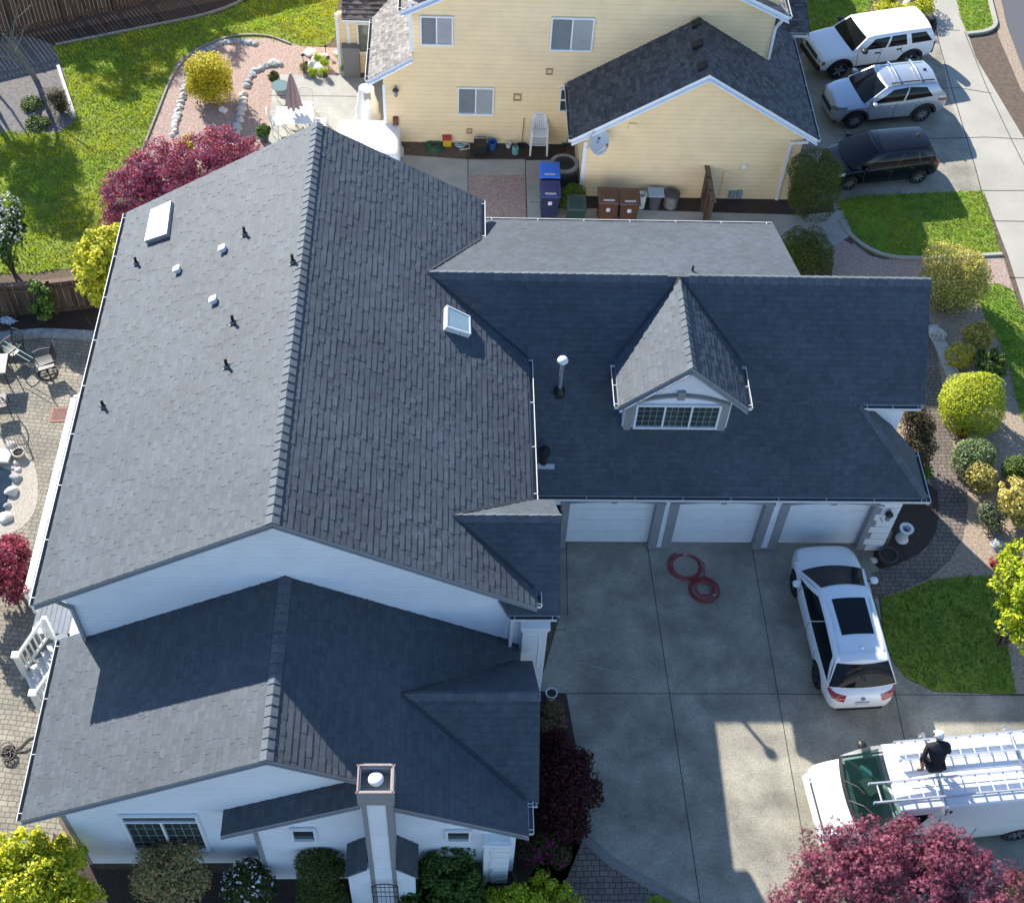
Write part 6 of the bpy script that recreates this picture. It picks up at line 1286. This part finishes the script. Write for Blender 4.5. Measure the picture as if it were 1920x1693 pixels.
for q in (ca+Vector((-.0, .38, .05)), cb+Vector((.22, -.22, .1))): MB().tube([q, q+Vector((.09, .02, 0))], .02, 8).build('coupling', CHR, T)
BRH = mat('dark_hose', (.055, .04, .035), .5)
T = thing('garden_hose', 'dark hose bundled in a knot on the sunny pavers left of the eave', 'hose', (0, 0, 0)); c0 = G(20, 1412); mb = MB(); R = random.Random(3)
for k in range(5): c = c0+Vector((R.uniform(-.12, .12), R.uniform(-.15, .15), 0)); mb.tube(coil(c, .14, .11, 1.6, .012+.02*k, .018, 20+k, k), .018, 6)
mb.build('coil', BRH, T, smooth=True); MB().tube([c0+Vector((.05, .0, .03)), G(40, 1398, .03), G(52, 1385, .03), G(75, 1376, .03), G(105, 1370, .03)], .018, 6).build('tail', BRH, T, smooth=True); MB().tube([c0, G(45, 1408, .03), G(58, 1402, .03), G(70, 1412, .03)], .018, 6).build('tail', BRH, T, smooth=True); MB().tube([c0, G(-10, 1414, .03), G(-60, 1412, .03)], .018, 6).build('tail', BRH, T, smooth=True)
GRH = mat('green_hose', (.02, .12, .06), .45); c0 = G(815, 276)
T = thing('garden_hose', 'dark green hose coil against the yellow wall', 'hose', (0, 0, 0)); MB().tube(coil(c0, .36, .16, 7, .012, .018, 7), .018, 6).build('coil', GRH, T, smooth=True)
BWH = mat('pale_blue_hose', (.38, .50, .52), .45); c0 = G(862, 273); T = thing('garden_hose', 'pale blue and white hose heap beside the toy box', 'hose', (0, 0, 0)); MB().tube(coil(c0, .2, .1, 4, .012, .02, 9), .02, 6).build('coil', BWH, T, smooth=True); MB().tube([c0+Vector((.1, .1, .05)), c0+Vector((.35, .02, .03)), c0+Vector((.36, -.2, .03)), c0+Vector((.0, -.28, .03))], .02, 6).build('tail', mat('white_hose', (.6, .6, .55), .5), T, smooth=True)
# ---- yellow house yard
def cyl(name, label, cat, x, y, prof, m, n=20, z=0, parts=()):
    T = thing(name, label, cat, G(x, y, z)); MB().lathe([(0, prof[0][1])]+prof, n=n).build('body', m, T, smooth=35)
    for nm, pr, mm in parts: MB().lathe(pr, n=n).build(nm, mm, T, smooth=35)
    return T
cyl('gas_bottle', 'pale gas bottle at the corner of the yellow house', 'gas bottle', 749, 293, [(.13, 0), (.13, .03), (.16, .06), (.165, .34), (.12, .42), (.05, .45), (0, .46)], mat('bottle_paint', (.45, .43, .40), .5, .1, 8), 20, 0, (('collar', [(.1, .43), (.1, .54), (.085, .54), (.085, .43)], PMET), ('valve', [(.03, .44), (.03, .52), (0, .53)], BLACK)))
T = thing('toy_box', 'small yellow and red toy box against the yellow wall', 'box', G(838, 272), .1); MB().box((0, 0, .15), (.3, .25, .3)).build('body', mat('toy_yellow', (.62, .42, .03), .5), T, bevel=.01); MB().box((0, 0, .33), (.33, .28, .07)).build('lid', mat('toy_red', (.45, .04, .05), .5), T, bevel=.01)
T = thing('garden_grill', 'black box grill under the yellow wall outlet', 'grill', G(900, 288), 0); MB().box((0, 0, .3), (.46, .4, .44)).build('body', BLACK, T, bevel=.02); MB().tube([(-.2, .1, .5), (-.2, .1, .68), (.2, .1, .68), (.2, .1, .5)], .012, 6).build('handle', IRON, T)
for sx in (-1, 1):
    for sy in (-1, 1): MB().box((sx*.2, sy*.17, .04), (.05, .05, .09)).build('leg', BLACK, T)
cyl('bucket', 'blue bucket right of the black grill', 'bucket', 923, 279, [(.13, 0), (.17, .3), (.18, .32), (.15, .32), (.12, .05)], mat('blue_bucket', (.03, .12, .38), .45))
cyl('plant_pot', 'small white pot on the dark bed under the yellow wall', 'pot', 953, 277, [(.07, 0), (.11, .18), (.09, .18), (.07, .04)], WHC)
cyl('watering_can', 'pale green watering can on the dark bed', 'watering can', 966, 288, [(.13, 0), (.13, .26), (.08, .3), (.07, .3), (.1, .05)], TEAL, 18, 0, (('rim', [(.075, .3), (.085, .32), (.065, .32)], TEAL),))
T = thing('broom', 'red handled broom leaning on the yellow wall', 'broom', (0, 0, 0)); a = G(978, 274); b = AY(983, 222, YY-.05); MB().tube([a+Vector((0, 0, .1)), b], .015, 6).build('handle', REDH, T); MB().box(a+Vector((0, 0, .06)), (.3, .06, .12)).build('brush', IRON, T)
T = thing('rake', 'green rake leaning in the corner by the garage wall', 'rake', (0, 0, 0)); a = G(1063, 272); b = AY(1070, 225, YY-.06); MB().tube([a+Vector((0, 0, .05)), b], .014, 6).build('handle', GRH, T); MB().box(a+Vector((0, 0, .05)), (.4, .04, .08)).build('head', GRH, T)
PLW = mat('white_resin', (.80, .81, .80), .4)
def resin_chair(T, z):
    g = MB(); g.grid([[Vector((-.22+.44*i/5, -.2+.42*j/5, .42+z-.015*math.sin(i*.63))) for j in range(6)] for i in range(6)]); o = g.build('seat', PLW, T); o.modifiers.new('s', 'SOLIDIFY').thickness = .02
    g = MB()
    for k in range(6): x = -.15+.06*k; g.bar((x, .22, .44+z), (x*.95, .34, .86+z), .035, .014, up=(0, 1, 0))
    for a, b in (((-.2, .22, .44), (-.21, .33, .78)), ((-.21, .33, .78), (-.13, .36, .9)), ((-.13, .36, .9), (.13, .36, .9)), ((.13, .36, .9), (.21, .33, .78)), ((.21, .33, .78), (.2, .22, .44))): g.bar(Vector(a)+Vector((0, 0, z)), Vector(b)+Vector((0, 0, z)), .05, .02, up=(0, 1, 0))
    g.build('backrest', PLW, T)
    for sx in (-1, 1):
        MB().bar((sx*.25, -.2, .64+z), (sx*.24, .3, .66+z), .06, .02).build('armrest', PLW, T)
        for sy in (-.2, .25): MB().bar((sx*.24, sy, .62+z), (sx*.27, sy*1.15, .0+z), .05, .03, up=(0, 1, 0)).build('leg', PLW, T)
for k in range(4):
    T = thing('plastic_chair', ('topmost white plastic chair of the stack against the yellow wall', 'second chair down in the white plastic stack', 'third chair down in the white plastic stack', 'bottom chair of the white plastic stack')[k], 'chair', G(1009, 285), 0, 'stacked white plastic chairs'); T.scale = (1.15, 1.15, 1.15); resin_chair(T, .11*(3-k))
ACG = mat('ac_grey', (.25, .26, .27), .5, .1, 8); T = thing('air_conditioner', 'grey air conditioning unit with a round fan grille by the garage corner', 'air conditioner', G(1055, 342), .05)
MB().box((0, 0, .42), (.84, .84, .8)).build('cabinet', mat('ac_dark', (.07, .075, .08), .6), T, bevel=.1); MB().lathe([(.50, .80), (.52, .86), (.47, .9), (.38, .89), (.36, .8)], n=32).build('top_ring', ACG, T, smooth=40)
g = MB()
for r_ in (.08, .14, .2, .26, .32): g.lathe([(r_-.006, .88), (r_+.006, .88), (r_+.006, .89), (r_-.006, .89)], n=28)
for k in range(8): a = math.pi*k/8; g.bar((-.36*math.cos(a), -.36*math.sin(a), .885), (.36*math.cos(a), .36*math.sin(a), .885), .01, .01)
g.build('fan_grille', IRON, T); g = MB()
for k in range(4): a = k*math.pi/2+.3; g.face([(0.05*math.cos(a), .05*math.sin(a), .78), (.3*math.cos(a-.3), .3*math.sin(a-.3), .75), (.33*math.cos(a+.15), .33*math.sin(a+.15), .80)])
g.build('fan', IRON, T); MB().lathe([(0, .72), (.36, .72)], n=24).build('fan_well', BLACK, T); MB().box((.425, -.1, .5), (.01, .12, .22)).build('rating_plate', WHITE, T); MB().box((0, -.1, .03), (1.0, 1.0, .06)).build('pad', CONC2, T)
def wheelie(label, x, y, cb, cl_, s=1.0, sticker=True, grp='wheelie bins by the yellow garage'):
    T = thing('wheelie_bin', label, 'bin', G(x, y), 0, grp); T.scale = (s, s, s); M = mat(cb[0], cb[1], .45, .1, 5); M2 = mat(cl_[0], cl_[1], .4, .1, 5)
    mb = MB(); a, b = .24, .27; q0 = [(-a, -a*.95, .06), (a, -a*.95, .06), (a, a, .06), (-a, a, .06)]; q1 = [(-.29, -.32, .95), (.29, -.32, .95), (.29, .33, .95), (-.29, .33, .95)]
    mb.face(q0[::-1]); mb.face(q1)
    for i in range(4): j = (i+1) % 4; mb.face([q0[i], q0[j], q1[j], q1[i]])
    mb.build('body', M, T, bevel=.03)
    mb = MB(); P = [[Vector((-.32+.64*i/6, -.37+.76*j/6, .97+.07*(1-((i-3)/3)**2*.4)*(1-((j-3)/3)**4*.5)+.03*j/6)) for j in range(7)] for i in range(7)]; o = mb.grid(P).build('lid', M2, T, smooth=60); o.modifiers.new('s', 'SOLIDIFY').thickness = .03
    MB().bar((-.25, .40, .99), (.25, .40, .99), .03, .03).build('handle', M, T)
    for sx in (-1, 1): MB().lathe([(0, -.03), (.1, -.03), (.1, .03), (0, .03)], (sx*.22, .27, .1), 14, M=Matrix.Rotation(math.pi/2, 3, 'Y')).build('wheel', DARK, T)
    if sticker: MB().box((.0, -.300, .72), (.12, .012, .15), Matrix.Rotation(-.075, 3, 'X')).build('label_plate', mat('sticker_white', (.6, .62, .66), .5, .35, 30), T); MB().box((0, -.25, 1.055), (.34, .07, .012)).build('lid_label', mat('sticker_pink', (.55, .5, .52), .5, .3, 30), T)
    g = MB(); 
    for z in (.5, .58): g.box((0, -.295+(.95-z)*.07, z), (.2, .012, .014))
    g.build('ridge_mark', mat('bin_mark', (.4, .4, .4), .6), T)
    return T
bb = ('bin_blue', (.03, .17, .70)); bn = ('bin_navy', (.022, .028, .085)); bn2 = ('bin_navy_lid', (.03, .045, .15)); bg_ = ('bin_green', (.022, .05, .042)); bbr = ('bin_brown', (.10, .047, .03))
wheelie('wheelie bin with a bright blue lid next to the air conditioner', 1027, 366, bn, bb, 1.12); wheelie('navy blue wheelie bin in front of the bright blue lidded one', 1028, 402, bn, bn2, 1.12)
wheelie('dark green wheelie bin half hidden by the roof edge', 1077, 424, bg_, bg_, 1.05, False)
wheelie('left one of the two brown wheelie bins', 1135, 414, bbr, bbr, 1.12, True, 'brown wheelie bins'); wheelie('right one of the two brown wheelie bins', 1174, 416, bbr, bbr, 1.12, True, 'brown wheelie bins')
cyl('bucket_stack', 'stack of white buckets between the brown bins and the grey bin', 'buckets', 1201, 389, [(.13, 0), (.14, .28), (.155, .3), (.145, .32), (.15, .42), (.16, .44), (.15, .46), (.155, .58), (.165, .6), (.14, .6), (.12, .42)], WHC)
T = thing('storage_bin', 'grey bin with a pale blue square lid', 'bin', G(1226, 388)); MB().lathe([(0, 0), (.2, 0), (.24, .6), (.25, .62)], n=20).build('body', mat('bin_grey', (.10, .10, .11), .5), T, smooth=40); MB().box((0, 0, .66), (.56, .5, .06)).build('lid', mat('pale_blue_lid', (.33, .42, .50), .5), T, bevel=.02)
GALV = mat('galvanised_steel', (.36, .37, .38), .45, .2, 10, metal=.6); T = thing('trash_can', 'round galvanised trash can nearest the short side fence', 'trash can', G(1256, 387)); MB().lathe([(0, 0)]+[(.24+.0012*k+.008*(k % 2), .03+.03*k) for k in range(19)], n=28).build('body', GALV, T, smooth=40); MB().lathe([(.285, .57), (.29, .6), (.25, .63), (.1, .66), (0, .665)], n=28).build('lid', mat('dark_lid', (.06, .06, .065), .5), T, smooth=40); MB().tube([(-.08, 0, .66), (-.06, 0, .71), (.06, 0, .71), (.08, 0, .66)], .014, 6).build('handle', IRON, T)
# satellite dish
p = AY(1122, 266, GYY-.45); T = thing('satellite_dish', 'grey oval satellite dish on the yellow garage corner', 'satellite dish', p); DISH = mat('dish_grey', (.44, .50, .56), .4, .05, 8)
nd_ = Vector((.35, -.72, .62)).normalized(); Md = Vector((0, 0, 1)).rotation_difference(nd_).to_matrix(); prof = [(0, 0)]+[(.36*k/8, .07*(k/8)**2) for k in range(1, 9)]+[(.37, .075), (.36, .06)]
MB().lathe(prof, n=30, M=Md @ Matrix.Diagonal((1, 1.2, 1))).build('reflector', DISH, T, smooth=50); tip = nd_*.42+Vector((.12, 0, -.18)); MB().tube([Md @ Vector((0, -.38, .03)), tip], .016, 6).build('feed_arm', PMET, T); MB().box(tip, (.08, .08, .1)).build('receiver', mat('tan_receiver', (.3, .2, .13), .6), T)
MB().tube([-nd_*.02, (-.12, .12, -.2), (AY(1098, 277, GYY).x-p.x, .40, AY(1098, 277, GYY).z-p.z)], .022, 8).build('mount', PMET, T)
dm = mat('dish_mark', (.05, .08, .14), .5); g = MB()
for k, (a, b, c) in enumerate((((-.07, .12), (.07, .12), (0, .02)), ((-.07, .0), (.02, -.0), (-.03, -.06)))): g.face([Md @ Vector((u, v*1.2, .07*(math.hypot(u, v)/.36)**2+.006)) for u, v in (a, b, c)])
g.build('dish_emblem', dm, T)
# patio set behind the yellow house
CREAM = mat('cream_metal', (.68, .66, .60), .4)
patio_table('patio_table', 'white rectangular table under the closed parasol', G(556, 246), .05, 1.35, 1.0, .72, mat('white_table', (.82, .82, .80), .35), CREAM)
patio_chair('cream garden chair left of the white table', G(524, 246), -1.4, CREAM, PLW, 'chairs round the white table'); patio_chair('cream garden chair beyond the white table', G(575, 216), math.pi, CREAM, PLW, 'chairs round the white table'); patio_chair('cream garden chair right of the white table', G(602, 247), 1.5, CREAM, PLW, 'chairs round the white table')
T = thing('parasol', 'closed mauve parasol standing through the white table', 'parasol', G(556, 240)); MB().tube([(0, 0, 0), (0, 0, 2.42)], .025, 8).build('pole', PMET, T); g = MB(); rows = []
for k in range(9): 
    z = 1.0+1.35*k/8; r_ = .23*(1-k/8)**.75+.035; rows.append([Vector((r_*(1+.22*math.cos(8*a))*math.cos(a), r_*(1+.22*math.cos(8*a))*math.sin(a), z-.04*math.cos(8*a)*(1-k/8))) for a in [2*math.pi*i/48 for i in range(48)]])
g.grid(rows, 0, False, True).build('canopy', mat('mauve_fabric', (.33, .235, .24), .8, .12, 8), T, smooth=50); MB().lathe([(.05, 0), (.24, .0), (.24, .07), (.05, .1)], n=20).build('base', CONC2, T)
T = thing('hot_tub_cover', 'white rounded cover of a hot tub behind the roof edge', 'tub cover', G(692, 290), .02); MB().box((0, 0, .42), (2.3, 2.1, .8)).build('cover', mat('white_vinyl', (.85, .85, .84), .45, .03, 3), T, bevel=.22, bseg=4)
T = thing('covered_grill', 'upright item wrapped in clear plastic beside the yellow house corner', 'covered item', G(690, 225), .1); g = MB(); rows = []; R = random.Random(2)
for k in range(9):
    z = 1.45*k/8; wv = .48-.22*(k/8)**1.3; rows.append([Vector((wv*math.cos(a)*(1+R.uniform(-.09, .09)), wv*.9*math.sin(a)*(1+R.uniform(-.09, .09)), z)) for a in [2*math.pi*i/18 for i in range(18)]])
g.grid(rows, 0, False, True); g.face(rows[-1]); g.build('plastic_sheet', mat('clear_sheeting', (.72, .74, .75), .2, .15, 4, spec=.8), T, smooth=25); MB().box((.02, -.22, 1.1), (.25, .12, .5)).build('dark_panel', mat('grey_panel', (.22, .23, .24), .4), T)
T = thing('storage_cabinet', 'tall flat grey cabinet leaning by the yellow house patio door', 'cabinet', G(661, 142), 0); MB().box((0, 0, .66), (.62, .34, 1.3)).build('body', mat('cabinet_grey', (.17, .175, .18), .6, .06, 5), T, bevel=.01); MB().box((0, -.0, 1.325), (.66, .38, .04)).build('lid', MATS['cabinet_grey'], T)
T = pot('plant_pot', 'dark pot with a leafy plant at the lower left corner of the patio', 496, 266, .2, .38, mat('slate_pot', (.05, .06, .07), .6)); foliage('plant', T, [(Vector((0, 0, .5)), (.26, .26, .22))], 500, .06, LEAF['green'], 777)
T = pot('plant_pot', 'pale pot with a dark plant on the far edge of the patio', 515, 160, .14, .26, mat('pale_green_pot', (.38, .4, .24), .6)); foliage('plant', T, [(Vector((0, 0, .38)), (.22, .22, .2))], 400, .05, LEAF['dark'], 778)
T = thing('side_table', 'round glass side table on the far edge of the patio', 'table', G(528, 182)); MB().lathe([(0, .5), (.34, .5), (.34, .52), (0, .52)], n=28).build('tabletop', mat('green_tint_glass', (.16, .22, .20), .08, spec=.9), T)
for k in range(3): a = k*2.1; MB().tube([(.25*math.cos(a), .25*math.sin(a), .5), (.28*math.cos(a), .28*math.sin(a), 0)], .014, 6).build('leg', PMET, T)
# path lights among the boulders
for q, lb in (((569, 120), 'dark path light left of the white boulders'), ((611, 103), 'dark path light behind the white boulders'), ((575, 134), 'dark path light at the patio corner'), ((616, 124), 'dark path light right of the long boulder')):
    T = thing('path_light', lb, 'light', G(*q)); MB().tube([(0, 0, 0), (0, 0, .38)], .015, 6).build('post', IRON, T); MB().lathe([(0, .46), (.09, .40), (.08, .38), (.03, .36)], n=12).build('lamp_hood', IRON, T)
# arched trellis on the chimney base
T = thing('garden_trellis', 'black arched wire trellis against the chimney base', 'trellis', (0, 0, 0)); tx0, tx1 = AY(698, 1670, cf-.05).x, AY(746, 1670, cf-.05).x; tz0, tz1 = -.1, AY(722, 1657, cf-.05).z; ty = cf-.05; g = MB(); pts = [Vector((tx0, ty, tz0)), Vector((tx0, ty, tz1-.12))]+[Vector((tx0+(tx1-tx0)*k/8, ty, tz1-.12+.12*math.sin(math.pi*k/8))) for k in range(1, 8)]+[Vector((tx1, ty, tz1-.12)), Vector((tx1, ty, tz0))]
g.tube(pts, .014, 6); 
for k in range(1, 6): x = tx0+(tx1-tx0)*k/6; g.tube([(x, ty, tz0), (x, ty, tz1-.06)], .007, 5)
for z in (tz1-.2, tz1-.5, tz1-.8): g.tube([(tx0, ty, z), (tx1, ty, z)], .008, 5)
g.build('wire_frame', IRON, T)
# big stone in the yellow hedge
rock('pinkish boulder in the middle of the yellow-green low hedge', 1708, 6, 17, ROCK, 520, None, .8)
# ================================================================ THE MAN ON THE VAN ROOF
def man():
    SKIN = mat('skin', (.42, .22, .15), .6, .08, 12); CLO = mat('black_clothes', (.016, .015, .018), .9, .4, 9, .5, 26)
    hip = AP(1755, 1440, (0, vmid.y, 2.42*VS+.12), (0, 0, 1)); T = thing('person', 'man in black clothes and white cap squatting on the van roof among the ladders', 'person', hip)
    # joints relative to the hips: he squats facing away, knees forward to the left, head beyond the ladders
    J = dict(pel=(0, 0, .04), sp1=(-.01, .10, .18), sp2=(-.02, .22, .36), chest=(-.03, .32, .50), neck=(-.03, .40, .60), hd=(-.02, .47, .68), top=(-.02, .52, .80),
      lsh=(-.26, .32, .50), lel=(-.36, .14, .30), lwr=(-.24, .16, .12), rsh=(.21, .34, .50), rel=(.30, .26, .26), rwr=(.12, .46, .14),
      lhp=(-.12, .0, .02), lkn=(-.34, .26, .20), lan=(-.28, .02, -.14), lto=(-.40, .06, -.18), rhp=(.12, .01, .02), rkn=(.10, .46, .20), ran=(.10, .18, -.15), rto=(.06, .32, -.18))
    ED = [('pel', 'sp1', .20, .195), ('sp1', 'sp2', .195, .20), ('sp2', 'chest', .20, .19), ('chest', 'neck', .18, .06), ('neck', 'hd', .058, .085), ('hd', 'top', .085, .07), ('chest', 'lsh', .13, .085), ('lsh', 'lel', .07, .055), ('lel', 'lwr', .05, .034), ('chest', 'rsh', .13, .085), ('rsh', 'rel', .07, .055), ('rel', 'rwr', .05, .034),
      ('pel', 'lhp', .19, .155), ('lhp', 'lkn', .11, .075), ('lkn', 'lan', .07, .045), ('lan', 'lto', .042, .034), ('pel', 'rhp', .19, .155), ('rhp', 'rkn', .11, .075), ('rkn', 'ran', .07, .045), ('ran', 'rto', .042, .034)]
    RAD = {}
    for a, b, ra, rb in ED: RAD.setdefault(a, ra); RAD[b] = rb if b not in ('chest', 'sp1', 'sp2') else RAD.get(b, rb)
    names = list(J); V = [J[k] for k in names]; E = [(names.index(a), names.index(b)) for a, b, _, _ in ED]; R = [RAD[k] for k in names]
    for s, wr in ((-1, 'lwr'), (1, 'rwr')):        # hand: palm, four unequal fingers and a thumb
        w0 = Vector(J[wr]); el = Vector(J[wr[0]+'el']); d = (w0-el).normalized(); sd_ = d.cross(Vector((0, 0, 1))).normalized(); dn = Vector((0, 0, -1))
        pm = w0+d*.055; V.append(tuple(pm)); R.append(.034); E.append((names.index(wr), len(V)-1)); pi_ = len(V)-1
        for k, L in enumerate((.062, .072, .068, .052)):
            b0 = pm+d*.03+sd_*(-.03+.02*k); b1 = b0+d*L*.5+dn*.012; b2 = b1+d*L*.35+dn*.03; n0 = len(V); V += [tuple(b0), tuple(b1), tuple(b2)]; R += [.011, .0095, .008]; E += [(pi_, n0), (n0, n0+1), (n0+1, n0+2)]
        b0 = w0+d*.03+sd_*(.036*-s); b1 = b0+d*.03+sd_*(.02*-s)+dn*.015; n0 = len(V); V += [tuple(b0), tuple(b1)]; R += [.013, .010]; E += [(pi_, n0), (n0, n0+1)]
    me = bpy.data.meshes.new('body'); me.from_pydata(V, E, []); o = bpy.data.objects.new('body', me); COL.objects.link(o)
    sk = o.modifiers.new('skin', 'SKIN'); sk.use_smooth_shade = True
    for i, r_ in enumerate(R): me.skin_vertices[0].data[i].radius = (r_, r_)
    me.skin_vertices[0].data[0].use_root = True
    subdiv(o, 2); bake(o); o.parent = T; me = o.data; me.materials.append(CLO); me.materials.append(SKIN); me.materials.append(mat('brown_boot', (.10, .05, .04), .7)); dk = mat('grey_hair', (.3, .28, .26), .9)
    def seg(p, a, b): a, b = Vector(a), Vector(b); t = max(0, min(1, (p-a).dot(b-a)/(b-a).length_squared)); return (p-(a+(b-a)*t)).length
    for f in me.polygons:
        c = f.center; m = 0
        if seg(c, J['neck'], J['top']) < .12 and c.z > .60 and c.y > .40: m = 1
        for wr, el in (('lwr', 'lel'), ('rwr', 'rel')):
            w0 = Vector(J[wr]); d = (w0-Vector(J[el])).normalized()
            if (c-w0).dot(d) > -.03 and (c-w0).length < .15: m = 1
        for kn, an, to in (('lkn', 'lan', 'lto'), ('rkn', 'ran', 'rto')):
            if seg(c, Vector(J[kn]).lerp(Vector(J[an]), .55), J[an]) < .075 and c.z < .1: m = 1
            if seg(c, J[an], J[to]) < .07 and c.z < -.09: m = 2
        f.material_index = m
    hd = Vector((-.02, .50, .74)); up = Vector((0, .25, 1)).normalized(); Mh = Vector((0, 0, 1)).rotation_difference(up).to_matrix()
    CAP_ = mat('white_cap', (.82, .82, .80), .8)
    g = MB(); g.lathe([(.098, -.05), (.102, .0), (.095, .045), (.07, .08), (.03, .096), (0, .098)], hd, 20, M=Mh); g.build('cap', CAP_, T, smooth=60)
    g = MB(); g.grid([[hd+Mh @ Vector((x*.1, .095+.09*t*(1-x*x*.5), -.03-.02*t)) for t in (0, .5, 1)] for x in (-1, -.6, -.2, .2, .6, 1)]); g.build('cap_brim', CAP_, T)
    g = MB(); f0 = hd+Mh @ Vector((0, .10, -.07)); g.lathe([(0, .02), (.013, 0), (.016, -.03), (0, -.036)], f0, 8); 
    g.build('nose', SKIN, T, smooth=True)
    for s in (-1, 1): MB().lathe([(0, -.03), (.02, -.02), (.024, .01), (0, .03)], hd+Mh @ Vector((s*.1, .0, -.075)), 8).build('ear', SKIN, T, smooth=True); MB().lathe([(0, .008), (.009, 0), (0, -.008)], hd+Mh @ Vector((s*.034, .088, -.05)), 8).build('eye', BLACK, T, smooth=True)
    MB().bar(hd+Mh @ Vector((-.025, .085, -.115)), hd+Mh @ Vector((.025, .085, -.115)), .012, .01).build('mouth', mat('lip', (.3, .12, .1), .6), T)
    MB().lathe([(.095, -.085), (.102, -.05), (.106, -.03)], hd-Vector((0, .01, 0)), 16, M=Mh).build('hair', dk, T, smooth=True)
man()
